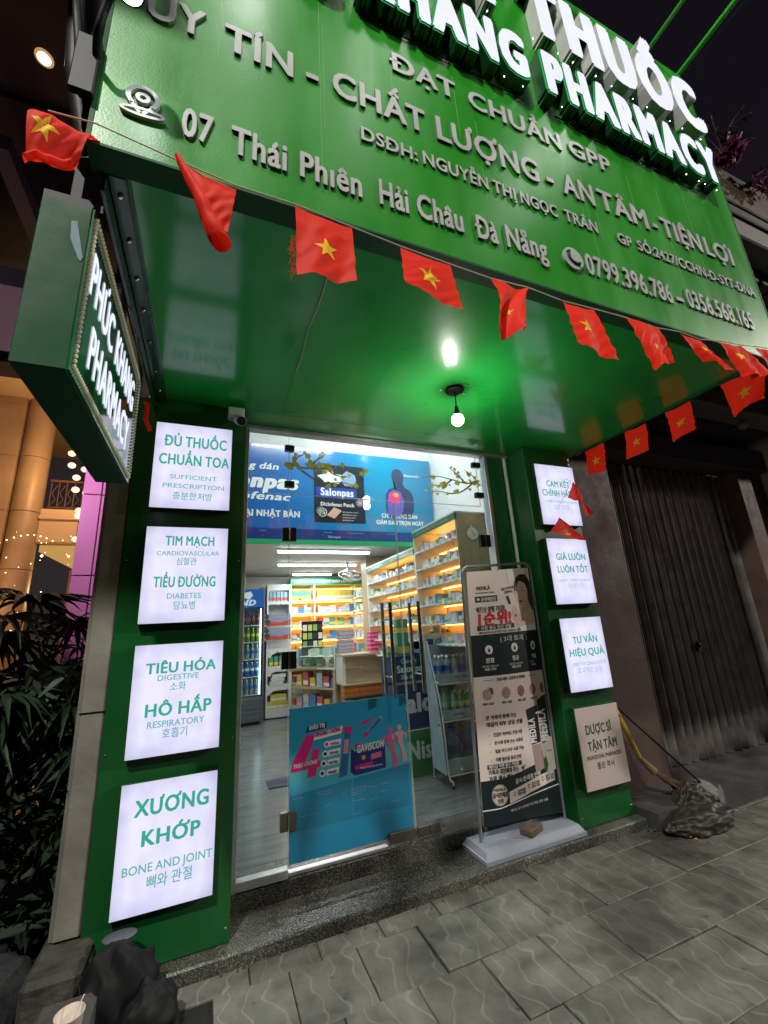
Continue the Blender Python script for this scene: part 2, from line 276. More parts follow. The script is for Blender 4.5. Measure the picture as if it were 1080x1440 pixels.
# ------------------------------------------------------------------ mesh builder
BASE = {}
class MB:
    def __init__(s): s.v = []; s.f = []; s.mi = []; s.sm = []
    def add(s, verts, faces, m=0, smooth=False):
        n = len(s.v); s.v += [tuple(p) for p in verts]; s.f += [tuple(i+n for i in f) for f in faces]
        s.mi += [m]*len(faces); s.sm += [smooth]*len(faces); return s
    def box(s, x0, x1, y0, y1, z0, z1, m=0):
        return s.add([(x0,y0,z0),(x1,y0,z0),(x1,y1,z0),(x0,y1,z0),(x0,y0,z1),(x1,y0,z1),(x1,y1,z1),(x0,y1,z1)],
                     [(0,3,2,1),(4,5,6,7),(0,1,5,4),(1,2,6,5),(2,3,7,6),(3,0,4,7)], m)
    def bbox(s, x0, x1, y0, y1, z0, z1, b=.004, m=0):
        # box with chamfered edges
        X = (x0, x1); Y = (y0, y1); Z = (z0, z1); vs = []; idx = {}
        for i in (0, 1):
            for j in (0, 1):
                for k in (0, 1):
                    sx_, sy_, sz_ = (1, -1)[i], (1, -1)[j], (1, -1)[k]
                    for a in range(3):
                        d = [b*sx_, b*sy_, b*sz_]; d[a] = 0
                        idx[(i, j, k, a)] = len(vs); vs.append((X[i]+d[0], Y[j]+d[1], Z[k]+d[2]))
        fs = []
        for i in (0, 1):
            fs.append([idx[(i,0,0,0)], idx[(i,1,0,0)], idx[(i,1,1,0)], idx[(i,0,1,0)]])
            fs.append([idx[(0,i,0,1)], idx[(0,i,1,1)], idx[(1,i,1,1)], idx[(1,i,0,1)]])
            fs.append([idx[(0,0,i,2)], idx[(1,0,i,2)], idx[(1,1,i,2)], idx[(0,1,i,2)]])
        for j in (0, 1):
            for k in (0, 1):
                fs.append([idx[(0,j,k,1)], idx[(1,j,k,1)], idx[(1,j,k,2)], idx[(0,j,k,2)]])
                fs.append([idx[(j,0,k,0)], idx[(j,1,k,0)], idx[(j,1,k,2)], idx[(j,0,k,2)]])
                fs.append([idx[(j,k,0,0)], idx[(j,k,1,0)], idx[(j,k,1,1)], idx[(j,k,0,1)]])
                for i in (0, 1): fs.append([idx[(i,j,k,0)], idx[(i,j,k,1)], idx[(i,j,k,2)]])
        c = Vector(((x0+x1)/2, (y0+y1)/2, (z0+z1)/2)); out = []
        for f in fs:
            p = [Vector(vs[q]) for q in f]; nn = (p[1]-p[0]).cross(p[2]-p[0]); ctr = sum(p, Vector())/len(p)
            out.append(f if nn.dot(ctr-c) > 0 else f[::-1])
        return s.add(vs, out, m)
    def obox(s, o, ax, ay, az, m=0):
        o, ax, ay, az = Vector(o), Vector(ax), Vector(ay), Vector(az)
        p = [o, o+ax, o+ax+ay, o+ay]; p += [q+az for q in p]
        return s.add(p, [(0,3,2,1),(4,5,6,7),(0,1,5,4),(1,2,6,5),(2,3,7,6),(3,0,4,7)], m)
    def quad(s, a, b, c, d, m=0): return s.add([a, b, c, d], [(0,1,2,3)], m)
    def tube(s, pts, r, n=8, m=0, caps=True, smooth=True):
        pts = [Vector(p) for p in pts]; R = r if isinstance(r, (list, tuple)) else [r]*len(pts)
        d0 = (pts[1]-pts[0]).normalized(); u = d0.orthogonal().normalized(); rings = []
        for i, p in enumerate(pts):
            d = (pts[min(i+1, len(pts)-1)]-pts[max(i-1, 0)]).normalized()
            u = (u-d*u.dot(d)).normalized(); w = d.cross(u)
            rings.append([p+(u*math.cos(2*PI*k/n)+w*math.sin(2*PI*k/n))*R[i] for k in range(n)])
        vs = [q for rg in rings for q in rg]; fs = []
        for i in range(len(pts)-1):
            for k in range(n): a = i*n+k; b = i*n+(k+1) % n; fs.append((a, b, b+n, a+n))
        s.add(vs, fs, m, smooth)
        if caps: s.add(rings[0], [tuple(range(n))[::-1]], m); s.add(rings[-1], [tuple(range(n))], m)
        return s
    def lathe(s, c, prof, n=16, m=0, axis='Z', smooth=True, sq=1.0):
        c = Vector(c); vs = []
        for r, h in prof:
            for k in range(n):
                a = 2*PI*k/n; x, y = r*math.cos(a), r*math.sin(a)*sq
                vs.append(c+(Vector((x, y, h)) if axis == 'Z' else Vector((x, h, y)) if axis == 'Y' else Vector((h, x, y))))
        fs = []
        for i in range(len(prof)-1):
            for k in range(n):
                a = i*n+k; b = i*n+(k+1) % n; fs.append((a, b, b+n, a+n) if axis != 'Y' else (a, a+n, b+n, b))
        s.add(vs, fs, m, smooth)
        if prof[0][0] > 1e-5: s.add(vs[:n], [tuple(range(n))[::-1]], m)
        if prof[-1][0] > 1e-5: s.add(vs[-n:], [tuple(range(n))], m)
        return s
    def ball(s, c, r, m=0, n=10, sz=(1, 1, 1)):
        vs = []; fs = []
        h = max(4, n//2)
        for i in range(h+1):
            for k in range(n):
                t = PI*i/h; a = 2*PI*k/n
                vs.append((c[0]+r*sz[0]*math.sin(t)*math.cos(a), c[1]+r*sz[1]*math.sin(t)*math.sin(a), c[2]+r*sz[2]*math.cos(t)))
        for i in range(h):
            for k in range(n): a = i*n+k; b = i*n+(k+1) % n; fs.append((a, a+n, b+n, b))
        return s.add(vs, fs, m, True)
    def poly(s, pts, m=0): return s.add(pts, [tuple(range(len(pts)))], m)
    def fan(s, c, pts, m=0):
        n = len(pts); return s.add([c]+list(pts), [(0, i+1, (i+1) % n+1) for i in range(n)], m)
    def build(s, name, mats, parent=None, label=None, cat=None, group=None, kind=None, base=None):
        if not isinstance(mats, (list, tuple)): mats = [mats]
        me = bpy.data.meshes.new(name)
        if base is None:
            if parent is not None: base = BASE[parent.name]
            else:
                xs, ys, zs = zip(*s.v); base = ((min(xs)+max(xs))/2, (min(ys)+max(ys))/2, min(zs))
        base = Vector(base)
        me.from_pydata([(p[0]-base.x, p[1]-base.y, p[2]-base.z) for p in s.v], [], s.f)
        for m in mats: me.materials.append(M[m] if isinstance(m, str) else m)
        me.polygons.foreach_set('material_index', s.mi); me.polygons.foreach_set('use_smooth', s.sm); me.update()
        o = bpy.data.objects.new(name, me); COL.objects.link(o); BASE[o.name] = base
        if parent is not None: o.parent = parent; o.location = base-BASE[parent.name]
        else: o.location = base
        tag(o, label, cat, group, kind); return o
def tag(o, label=None, cat=None, group=None, kind=None):
    if label: o['label'] = label
    if cat: o['category'] = cat
    if group: o['group'] = group
    if kind: o['kind'] = kind
    return o
def empty(name, loc, label=None, cat=None, group=None, kind=None):
    o = bpy.data.objects.new(name, None); COL.objects.link(o); o.location = loc; o.empty_display_size = .1
    BASE[o.name] = Vector(loc); return tag(o, label, cat, group, kind)
def dup(root, delta=(0, 0, 0), rz=None, label=None, group=None, parent=None):
    c = root.copy(); COL.objects.link(c)
    if parent is None:
        c.location = root.location+Vector(delta); BASE[c.name] = Vector(c.location)
        if rz is not None: c.rotation_euler = (0, 0, rz)
        if label: c['label'] = label
        if group: c['group'] = group
    else: c.parent = parent
    for ch in list(root.children): dup(ch, parent=c)
    return c
def smooth_pts(pts, n=6):
    P = [Vector(p) for p in pts]; out = []
    for i in range(len(P)-1):
        a, b, c, d = P[max(i-1, 0)], P[i], P[i+1], P[min(i+2, len(P)-1)]
        for k in range(n):
            t = k/n; out.append(.5*((2*b)+(-a+c)*t+(2*a-5*b+4*c-d)*t*t+(-a+3*b-3*c+d)*t**3))
    return out+[P[-1]]

# ------------------------------------------------------------------ lettering
MARKS = {'\u0301': 'acute', '\u0300': 'grave', '\u0309': 'hook', '\u0303': 'tilde', '\u0323': 'dot', '\u0302': 'circ', '\u0306': 'breve', '\u031b': 'horn'}
ALPHA = "ABCDEFGHIJKLMNOPQRSTUVWXYZ"
CH = set(ALPHA) | set(ALPHA.lower()) | set("0123456789") | set("-.:/!&()%+,'?ı")
for word in ("중분한처방 심혈관 당뇨병 소화 호흡기 뼈와 관절 정품 의약품 항상 좋은 가격 효과적인 상담 약사 베트남 여행 기념품 순위 가장 센스 있는 선물",
             "대 진정 항균 보습 이런 피부 고민에 추천해요 온가족이 함께 쓰는 사용감 데일리 건강 매일 간편 휴대 필수품 얼굴 바디 모두 가능 민감한 안심에도",
             "지인에게 주는 가족과 공식판매점 인증 여러분께 피부를 진정시켜"):
    CH |= set(word.replace(" ", ""))
REF = {}
def load_glyphs():
    """read every needed character once: one per line of two text objects, sorted apart by height"""
    chars = sorted(CH); LS = 4.0
    latin = [ch for ch in chars if ord(ch) < 0xAC00]
    def read(suffix, chars):
        c = bpy.data.curves.new('glyph', 'FONT'); c.body = chr(10).join(ch+suffix for ch in ['I']+chars); c.size = 1; c.resolution_u = 3; c.space_line = LS
        o = bpy.data.objects.new('glyph', c); COL.objects.link(o); bpy.context.view_layer.update()
        me = o.evaluated_get(bpy.context.evaluated_depsgraph_get()).to_mesh()
        co = [(p.co.x, p.co.y) for p in me.vertices]; fa = [tuple(p.vertices) for p in me.polygons]
        bpy.data.objects.remove(o); bpy.data.curves.remove(c); return co, fa
    chars = latin+[ch for ch in chars if ord(ch) >= 0xAC00]
    co, fa = read('', chars); rows_ = {}
    ln = lambda y: max(0, math.floor((1.6-y)/LS))
    for f in fa: rows_.setdefault(ln(sum(co[i][1] for i in f)/len(f)), []).append(f)
    cap = max(co[i][1] for f in rows_[0] for i in f)
    co2, fa2 = read('I', latin); mx = {}
    for f in fa2:
        r = ln(sum(co2[i][1] for i in f)/len(f)); mx[r] = max(mx.get(r, -9), max(co2[i][0] for i in f))
    wI = max(co[i][0] for f in rows_[0] for i in f)
    for n, ch in enumerate(chars):
        r = n+1; ids = {}; v = []; fs = []
        for f in rows_.get(r, []):
            q = []
            for i in f:
                if i not in ids: ids[i] = len(v); v.append((co[i][0]/cap, (co[i][1]+LS*r)/cap))
                q.append(ids[i])
            fs.append(tuple(q))
        REF[ch] = (v, fs, (mx[r]-wI)/cap if ord(ch) < 0xAC00 else max(p[0] for p in v)+.10)
load_glyphs()
def stroke(pts, t):
    v = []; f = []
    for i in range(len(pts)-1):
        (x0, y0), (x1, y1) = pts[i], pts[i+1]; L = math.hypot(x1-x0, y1-y0) or 1; nx, ny = -(y1-y0)/L*t/2, (x1-x0)/L*t/2
        e = .25*t/L; ex, ey = (x1-x0)*e, (y1-y0)*e; n = len(v)
        v += [(x0-ex+nx, y0-ey+ny), (x0-ex-nx, y0-ey-ny), (x1+ex-nx, y1+ey-ny), (x1+ex+nx, y1+ey+ny)]; f.append((n, n+1, n+2, n+3))
    return v, f
GC = {}
def glyph(ch):
    """2D outline triangles of a character (cap height = 1) and its advance"""
    if ch in GC: return GC[ch]
    if ch == ' ': return [], [], .32
    bar = ch in 'Đđ'; dec = [ch] if ord(ch) > 0xAC00-1 else list(unicodedata.normalize('NFD', 'D' if ch == 'Đ' else 'd' if ch == 'đ' else ch))
    base = dec[0]; marks = [MARKS[m] for m in dec[1:] if m in MARKS]
    if base == 'i' and any(m != 'dot' for m in marks): base = 'ı'
    v0, f0, adv = REF[base]; v = list(v0); f = list(f0)
    xs = [p[0] for p in v] or [0]; top = max([p[1] for p in v] or [1]); cx = (min(xs)+max(xs))/2
    layers = [(v, f, 0)]
    t = .10
    def put(sv, sf): layers.append((sv, sf, 1+len(layers)))
    if bar: put(*stroke([(min(xs)-.10, .52), (min(xs)+.30, .52)], .09) if ch == 'Đ' else stroke([(max(xs)-.3, .86), (max(xs)+.06, .86)], .08))
    y = top+.07
    for mk_ in [m for m in marks if m in ('circ', 'breve')]:
        if mk_ == 'circ': put(*stroke([(cx-.17, y), (cx, y+.14), (cx+.17, y)], t*.85))
        else: put(*stroke([(cx-.16, y+.14), (cx-.08, y+.03), (cx+.08, y+.03), (cx+.16, y+.14)], t*.85))
        y += .17
    dx = .05 if y > top+.1 else 0
    for mk_ in marks:
        if mk_ == 'acute': put(*stroke([(cx-.05+dx, y), (cx+.10+dx, y+.16)], t))
        elif mk_ == 'grave': put(*stroke([(cx+.05-dx, y), (cx-.10-dx, y+.16)], t))
        elif mk_ == 'hook': put(*stroke([(cx-.07+dx, y+.17), (cx+.04+dx, y+.19), (cx+.07+dx, y+.11), (cx+dx, y+.01)], t*.75))
        elif mk_ == 'tilde': put(*stroke([(cx-.17, y+.03), (cx-.07, y+.11), (cx+.06, y+.04), (cx+.16, y+.12)], t*.8))
        elif mk_ == 'dot': put([(cx+.075*math.cos(a*PI/4), -.17+.075*math.sin(a*PI/4)) for a in range(8)], [tuple(range(8))])
        elif mk_ == 'horn': put(*stroke([(max(xs)-.13, top*.93), (max(xs)+.03, top*.97), (max(xs)+.07, top*1.12)], t))
    GC[ch] = (layers, None, adv + (.04 if 'horn' in marks else 0)); return GC[ch]

def text(mb, s, O, ux, un, h, width=None, x1=None, align='L', bold=0, depth=0, m=0, ms=None, shear=0, track=0, uy=None, per=None, sx=1.0, vbold=None, strikes=None, rise=0.0):
    """set a line of text: O = left end of the baseline, ux = reading direction, un = outward normal, h = cap height.
    width fixes the total length; per(builder, char) receives each character as its own builder"""
    O, ux, un = Vector(O), Vector(ux).normalized(), Vector(un).normalized()
    uy = Vector(uy).normalized() if uy is not None else un.cross(ux)
    x = 0; pl = []
    for ch in s:
        g = glyph(ch); adv = g[2]+track
        if ch != ' ': pl.append((ch, g[0], x))
        x += adv+bold*1.2
    L = [p[0]+q[2] for q in pl for lay in q[1] for p in lay[0]]
    a, b = min(L)-bold, max(L)+bold
    k = h*sx
    if width: k = width/(b-a)
    tot = (b-a)*k
    off = {'L': 0, 'C': -tot/2, 'R': -tot}[align]
    vb = bold*.5 if vbold is None else vbold
    if strikes: sh = strikes
    elif bold == 0: sh = [(0, 0)]
    else:
        nb = max(1, math.ceil(bold/.05)); sh = []
        for i in range(-nb, nb+1): sh.append((bold*i/nb, 0))
        if vb > 0: sh += [(-bold*.7, vb), (bold*.7, vb), (-bold*.7, -vb), (bold*.7, -vb), (0, vb), (0, -vb)]
    for ch, layers, gx in pl:
        tgt = MB() if per else mb; lev = 0
        for dx, dy in sh:
            for v, f, z in layers:
                n = len(v)
                def P(p, d): 
                    X = (p[0]+gx+dx-a+shear*(p[1]+dy))*k+off; Y = (p[1]+dy)*h
                    return O+ux*X+uy*(Y+rise*X)+un*d
                e = .00012*lev+.00006*z
                top = [P(p, depth+e) for p in v]
                tgt.add(top, f, m)
                if depth > .002:
                    cnt = {}
                    for q in f:
                        for i in range(len(q)):
                            a1, b1 = q[i], q[(i+1) % len(q)]; cnt[(a1, b1)] = cnt.get((a1, b1), 0)+1
                    bot = [P(p, 0) for p in v]; ed = [(a1, b1) for (a1, b1) in cnt if (b1, a1) not in cnt]
                    nv = [P(p, depth-.0003) for p in v]+bot; fs = [(a1, a1+n, b1+n, b1) for a1, b1 in ed]
                    tgt.add(nv, fs, m if ms is None else ms)
            lev += 1
        if per: per(tgt, ch)
    return tot
# ================================================================== THE SETTING
g = MB(); g.box(-60, 60, -60, 60, -.30, -.042); g.build('ground', 'asphalt', kind='structure')
sw = MB().box(-1.2, 9, -3.4, 1.2, -.04, -.011).build('sidewalk', 'mortar', kind='structure', base=(0, 0, -.04))
# pavers: chamfered tiles in running bond, each a little out of level
def tile_mesh(w, d):
    b = MB().bbox(0, w, 0, d, -.035, 0, .003); b.v = [(x-w/2, y-d/2, z) for x, y, z in b.v]
    me = bpy.data.meshes.new('paver'); me.from_pydata(b.v, [], b.f); me.materials.append(M['paver']); me.update(); return me
rows = [(0, .1565, .245), (.1615, .330, .41)] + [(.1615+.335*k, .330, .41 + (.16 if k % 2 else 0)) for k in range(1, 9)]
cache = {}
for y0, d, xo in rows:
    w = .3150
    k0 = math.ceil((-.10-xo)/.32) if y0 < .6 else math.ceil((-.75-xo)/.32)
    for k in range(k0, 26):
        x = xo+.32*k
        if x > 7.6 or (y0 > 1.6 and x > 4): break
        key = (round(w, 3), round(d, 3))
        if key not in cache: cache[key] = tile_mesh(*key)
        o = bpy.data.objects.new('paver', cache[key]); COL.objects.link(o); o.parent = sw
        dip = random.uniform(-.0045, .0035)
        o.location = (x+w/2+.0017, -y0-d/2, .04+dip)
        o.rotation_euler = (random.uniform(-.009, .009), random.uniform(-.008, .008), random.uniform(-.006, .006)+(PI if random.random() < .5 else 0))

# granite step and sill of the shop
MB().bbox(-.40, 3.02, -.035, .265, -.03, .058, .008).build('granite_step', 'granite', label='low dark speckled granite step in front of the glass doors', cat='step')
MB().bbox(-.02, 2.42, .267, .50, .0, .15, .01).build('granite_sill', 'granite', label='raised granite sill under the glass shopfront', cat='sill')

# ------------------------------------------------------------------ facade pillars
for x0, x1, lab in ((-.453, .163, 'glossy green pillar with four lit signs left of the doors'), (2.416, 2.935, 'glossy green pillar with signs right of the banner stand')):
    p = empty('facade_pillar', ((x0+x1)/2, .2, .058), lab, 'pillar')
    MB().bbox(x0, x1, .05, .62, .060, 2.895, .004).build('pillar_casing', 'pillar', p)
    q = MB()
    for zz in (.12, .95, 1.9, 2.8):
        for xx in (x0+.02, x1-.02): q.lathe((xx, .05, zz), [(.006, .0), (.005, -.003), (.001, -.004)], 8, axis='Y')
    q.build('rivet', 'steel', p, kind='stuff')
b = MB().bbox(-.56, -.456, .055, .40, .245, 4.6, .006); b.box(-.575, -.562, .075, .40, .245, 4.6)
t = b.build('trim_post', mat('beige_trim_paint', (.21, .20, .165), .55, noise=.25, nscale=4, bump=.3, bscale=20), label='beige stone trim running up beside the left green pillar', cat='trim')
MB().box(-.561, -.455, .052, .056, 1.145, 1.152).build('joint', 'black', t)

# right inner wall panel, conduit, header
MB().box(2.19, 2.414, .285, .33, .152, 2.868).build('jamb_panel', 'pillar', label='narrow green wall panel between glass frame and right pillar', cat='wall panel')
c = MB().tube([(2.385, .262, 2.866), (2.385, .262, 1.95), (2.382, .262, 1.94), (2.385, .262, 1.93), (2.385, .262, .16)], [.016, .016, .019, .016, .016], 10)
c = c.build('conduit', 'pvc', label='white plastic cable conduit running down the corner of the right jamb', cat='conduit')

# ------------------------------------------------------------------ aluminium shopfront frame with fixed panes
sf = empty('shopfront_frame', (1.3, .28, .15), 'aluminium framed glazing with fixed side panes and transoms above the doors', 'shop window')
f = MB(); f.bbox(.166, .198, .245, .315, .152, 2.868, .003); f.bbox(.166, 2.414, .243, .317, 2.868, 2.896, .003); f.bbox(2.152, 2.188, .245, .315, .152, 2.866, .003)
f.bbox(.199, .476, .252, .308, .152, .196, .003); f.bbox(.478, 1.09, .27, .31, .152, .172, .003); f.build('frame', 'alu', sf)
def pane(x0, x1, z0, z1, par, nm='pane', y=.28, th=.010): return MB().box(x0, x1, y-th/2, y+th/2, z0, z1).build(nm, 'glass', par)
pane(.199, .474, .197, 2.405, sf); pane(.199, .476, 2.411, 2.866, sf); pane(.481, 2.083, 2.411, 2.866, sf); pane(2.088, 2.150, .155, 2.866, sf)
def edge(x0, x1, z0, z1, par):   # bright polished glass edges
    e = MB(); e.box(x0, x1, .2748, .2852, z0, z1); e.build('polished_edge', 'glass_edge', par)
M['glass_edge'] = mat('polished_glass_edge', (.42, .50, .46), .15, spec=.8)
edge(.4745, .4760, .20, 2.866, sf); edge(.481, 2.083, 2.4085, 2.4105, sf); edge(2.0840, 2.0855, 2.411, 2.866, sf)
def patch(x0, x1, z0, z1, par, m='black_metal', y0=.262, y1=.298): return MB().bbox(x0, x1, y0, y1, z0, z1, .002).build('patch_fitting', m, par)
for z in (2.735, 2.46): patch(.445, .512, z-.0, z+.045, sf)
for z in (2.76, 2.485): patch(2.045, 2.125, z, z+.045, sf)
# glass doors
def door(x0, x1, hx, lab, left):
    d = empty('glass_door', ((x0+x1)/2, .28, .2), lab, 'door')
    pane(x0, x1, .203, 2.402, d, 'door_pane')
    ex = x1 if left else x0
    MB().box(ex-.0008, ex+.0008, .2748, .2852, .21, 2.40).build('polished_edge', 'glass_edge', d)
    for s_, y in (('o', .205), ('i', .355)):
        h = MB().tube([(hx, y, 1.02), (hx, y, 1.635)], .0135, 12)
        h = h.build('pull_handle', 'steel', d)
        for z in (1.14, 1.52):
            MB().tube([(hx, y, z), (hx, .28, z)], .007, 8).build('standoff', 'steel', h)
    return d
dl = door(.479, 1.279, 1.165, 'left glass door with long steel pull handle and blue medicine poster', True)
dr = door(1.287, 2.082, 1.385, 'right glass door without poster, standing behind the banner stand', False)
for z0, z1, m in ((2.07, 2.165, 'black_metal'), (1.25, 1.355, 'black_metal'), (.375, .47, 'bronze')):
    patch(.432, .477, z0, z1, dl, m); patch(.479, .525, z0, z1, dl, m)
    MB().tube([(.478, .258, z0+.005), (.478, .258, z1-.005)], .006, 8).build('hinge_pin', 'steel', dl)
for z0, z1 in ((2.06, 2.16), (1.25, 1.35)):
    patch(2.035, 2.078, z0, z1, dr); patch(2.090, 2.133, z0, z1, dr)
MB().bbox(1.095, 1.272, .255, .305, .178, .238, .003).build('floor_latch', 'bronze', dl)
MB().bbox(1.29, 1.37, .255, .305, .178, .232, .003).build('floor_latch', 'bronze', dr)
MB().bbox(1.375, 1.45, .255, .305, .178, .232, .003).build('floor_latch', 'bronze', dr)

# ------------------------------------------------------------------ canopy (soffit) and its edges
ca = empty('canopy', (1.35, -.7, 2.9), 'glossy green canopy soffit spanning over the shop entrance', 'canopy')
for x0, x1 in ((-.358, .384), (.386, 1.708), (1.710, 3.05)):
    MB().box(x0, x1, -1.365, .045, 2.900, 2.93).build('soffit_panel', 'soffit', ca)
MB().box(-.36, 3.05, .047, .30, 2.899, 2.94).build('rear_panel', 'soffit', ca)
l = MB(); l.bbox(-.36, -.312, -1.36, .04, 2.868, 2.898, .002); l.box(-.372, -.362, -1.36, .04, 2.80, 2.93); l.box(-.312, -.306, -1.36, .04, 2.884, 2.898)
l = l.build('edge_angle', 'case', ca)
bo = MB()
for y in (-1.30, -1.13, -.95, -.77, -.55, -.3, -.1): bo.lathe((-.334, y, 2.868), [(.009, 0), (.009, -.006), (.004, -.012)], 8)
bo.build('bolt', 'steel', ca, kind='stuff')
MB().box(3.04, 3.055, -1.36, .045, 2.885, 2.935).build('edge_strip', 'box_green', ca)
MB().box(-.36, 3.05, -1.368, .3, 2.945, 3.0).build('deck', 'black', ca)
w = MB(); pts = [(.386+.004*math.sin(i*.9), -.46-.07*i, 2.897+.0012*(i % 2)) for i in range(11)]
w.tube(pts, .0022, 5); w.build('sealant_bead', 'cord', ca)

# ------------------------------------------------------------------ big signboard
sg = empty('signboard', (1.37, -1.41, 2.86), 'large green signboard with raised silver lettering over the entrance', 'signboard')
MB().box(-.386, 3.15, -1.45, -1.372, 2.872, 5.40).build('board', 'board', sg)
s = MB(); s.box(-.386, 3.15, -1.452, -1.37, 2.862, 2.8715); s.box(-.399, -.387, -1.452, -1.36, 2.862, 5.40); s.box(3.151, 3.162, -1.452, -1.36, 2.862, 5.40)
s.build('edge_trim', 'box_green', sg)
MB().box(-.38, 3.14, -1.368, -1.30, 2.95, 5.35).build('rear_frame', 'black', sg)
UX, UN = (1, 0, 0), (0, -1, 0)
def raised(s_, x0, x1, z, cap, depth=.007, bold=.045, vb=.026, track=.0):
    """one raised letter = one part"""
    def per(b, ch):
        b.build('letter', ['letter_acrylic', 'letter_edge'], sg)
    text(None, s_, (x0, -1.4515, z), UX, UN, cap, width=x1-x0, bold=bold, vbold=vb, depth=depth, ms=1, per=per, track=track)
raised('07', -.159, -.066, 3.008, .118); raised('Thái', -.011, .173, 3.007, .118); raised('Phıên', .218, .449, 3.008, .115)
raised('Hải', .519, .642, 3.010, .120); raised('Châu', .679, .892, 3.012, .118); raised('Đà', 1.045-.015, 1.10-.02, 3.016, .118) if 0 else None
raised('Đà', .953, 1.066, 3.014, .118); raised('Nẵng', 1.112, 1.341, 3.020, .118)
raised('0799.396.786', 1.578, 2.196, 3.030, .118, bold=.045); raised('-', 2.226, 2.290, 3.035, .118); raised('0356.568.165', 2.321, 2.930, 3.048, .118, bold=.045)
raised('UY', -.295, -.115, 3.492, .130); raised('TÍN', -.052, .194, 3.493, .130); raised('-', .243, .292, 3.497, .14, bold=.06)
raised('CHẤT', .348, .764, 3.503, .134); raised('LƯỢNG', .818, 1.388, 3.508, .136); raised('-', 1.434, 1.482, 3.512, .14, bold=.06)
raised('AN', 1.542, 1.758, 3.515, .136); raised('TÂM', 1.789, 2.168, 3.520, .134); raised('-', 2.206, 2.250, 3.522, .14, bold=.06)
raised('TIỆN', 2.285, 2.640, 3.525, .132); raised('LỢI', 2.675, 2.950, 3.528, .130)
raised('DSĐH:', .459, .706, 3.314, .068, .006, .035); raised('NGUYỄN', .732, 1.060, 3.318, .070, .006, .035); raised('THỊ', 1.084, 1.212, 3.320, .070, .006, .035)
raised('NGỌC', 1.240, 1.463, 3.321, .070, .006, .035); raised('TRÂN', 1.507, 1.728, 3.324, .070, .006, .035)
raised('GP', 1.868, 1.975, 3.322, .066, .006, .035); raised('SỐ:2427/CCHN-D-SYT-ĐNA', 2.02, 3.075, 3.326, .066, .006, .035)
raised('ĐẠT', .614, .955, 3.826, .112, .006, .045); raised('CHUẨN', 1.023, 1.600, 3.832, .112, .006, .045); raised('GPP', 1.655, 1.967, 3.840, .110, .006, .045)
# location pin and phone badge
def ring(mb, cx, cz, rx, rz, t, y0, y1, n=28, a0=0, a1=2*PI, rot=0):
    P = []
    for i in range(n+1):
        a = a0+(a1-a0)*i/n
        for q in (1, 0):
            ex, ez = (rx-t*q)*math.cos(a), (rz-t*q)*math.sin(a)
            P.append((cx+ex*math.cos(rot)-ez*math.sin(rot), cz+ex*math.sin(rot)+ez*math.cos(rot)))
    v = [(p[0], y0, p[1]) for p in P]+[(p[0], y1, p[1]) for p in P]; k = len(P); f = []
    for i in range(n):
        a, b_, c_, d_ = 2*i, 2*i+1, 2*i+3, 2*i+2
        f += [(a, b_, c_, d_), (a, d_, d_+k, a+k), (b_, b_+k, c_+k, c_)]
    mb.add(v, f)
pin = MB(); cx, cz = -.270, 3.097
ring(pin, cx, cz, .047, .050, .014, -1.462, -1.4515, a0=math.radians(-52), a1=math.radians(232)); ring(pin, cx, cz, .021, .021, .012, -1.462, -1.4515)
for sgn in (-1, 1):
    p0 = Vector((cx+sgn*.040*math.cos(math.radians(-50)) if 0 else cx+sgn*.030, 0, cz-.032)); p1 = Vector((cx, 0, cz-.072))
    pin.obox((p0.x-.007, -1.4515, p0.z), (.014, 0, 0), (p1.x-p0.x, 0, p1.z-p0.z), (0, -.0105, 0))
ring(pin, cx+.004, cz-.062, .062, .019, .011, -1.4625, -1.4515, rot=math.radians(3))
pin.build('pin_emblem', 'letter_acrylic', sg)
ph = MB(); n = 32; cx, cz = 1.499, 3.084
vs = [(cx+.060*math.cos(2*PI*i/n), -1.462, cz+.062*math.sin(2*PI*i/n)) for i in range(n)]; vb_ = [(x, -1.4515, z) for x, y, z in vs]
ph.add(vs, [tuple(range(n))]); ph.add(vs+vb_, [(i, (i+1) % n, (i+1) % n+n, i+n) for i in range(n)])
ph = ph.build('phone_badge', 'letter_acrylic', sg)
hs = MB(); arc = [(cx-.034+.0*i, cz) for i in range(1)]
pts = [(cx-.030, -1.4635, cz+.028), (cx-.030, -1.4635, cz-.004), (cx-.008, -1.4635, cz-.026), (cx+.026, -1.4635, cz-.030)]
sp_ = smooth_pts(pts, 5); hs.tube(sp_, [.012, .012]+[.007]*(len(sp_)-4)+[.012, .012], 8); hs.build('handset', 'box_green', ph)

# illuminated channel letters: green or grey cans with glowing faces, LED dots on the undersides
def channel(s_, x0, x1, z, cap, mats, bold, vb, dots=1, y=-1.4515, D=.072, track=0):
    def per(b, ch):
        o = b.build('channel_letter', mats, sg)
        xs = [p[0] for p in b.v]; a, c_ = min(xs), max(xs)
        zb = min(p[2] for p in b.v if p[1] < y-D*.8)
        if dots and ch not in "'":
            nd = 1 if (c_-a) < cap*.28 else 2
            for i in range(nd):
                xx = a+(c_-a)*((i+.5)/nd if nd == 1 else (.17+.66*i)); dd = MB(); dd.ball((xx, y-D*.55, zb-.0015), .0032, n=6); dd.build('led_dot', 'led_dot', o)
    # green back rim slightly larger, white face on top
    text(None, s_, (x0, y, z), UX, UN, cap, width=x1-x0, bold=bold, vbold=vb, depth=D, ms=1, per=per, track=track)
channel('NHÀ', .52, 1.255, 4.628, .447, ['face_white', 'case_white'], .140, .055, track=.055)
channel('THUỐC', 1.475, 3.037, 4.628, .447, ['face_white', 'case_white'], .140, .055, track=.055)
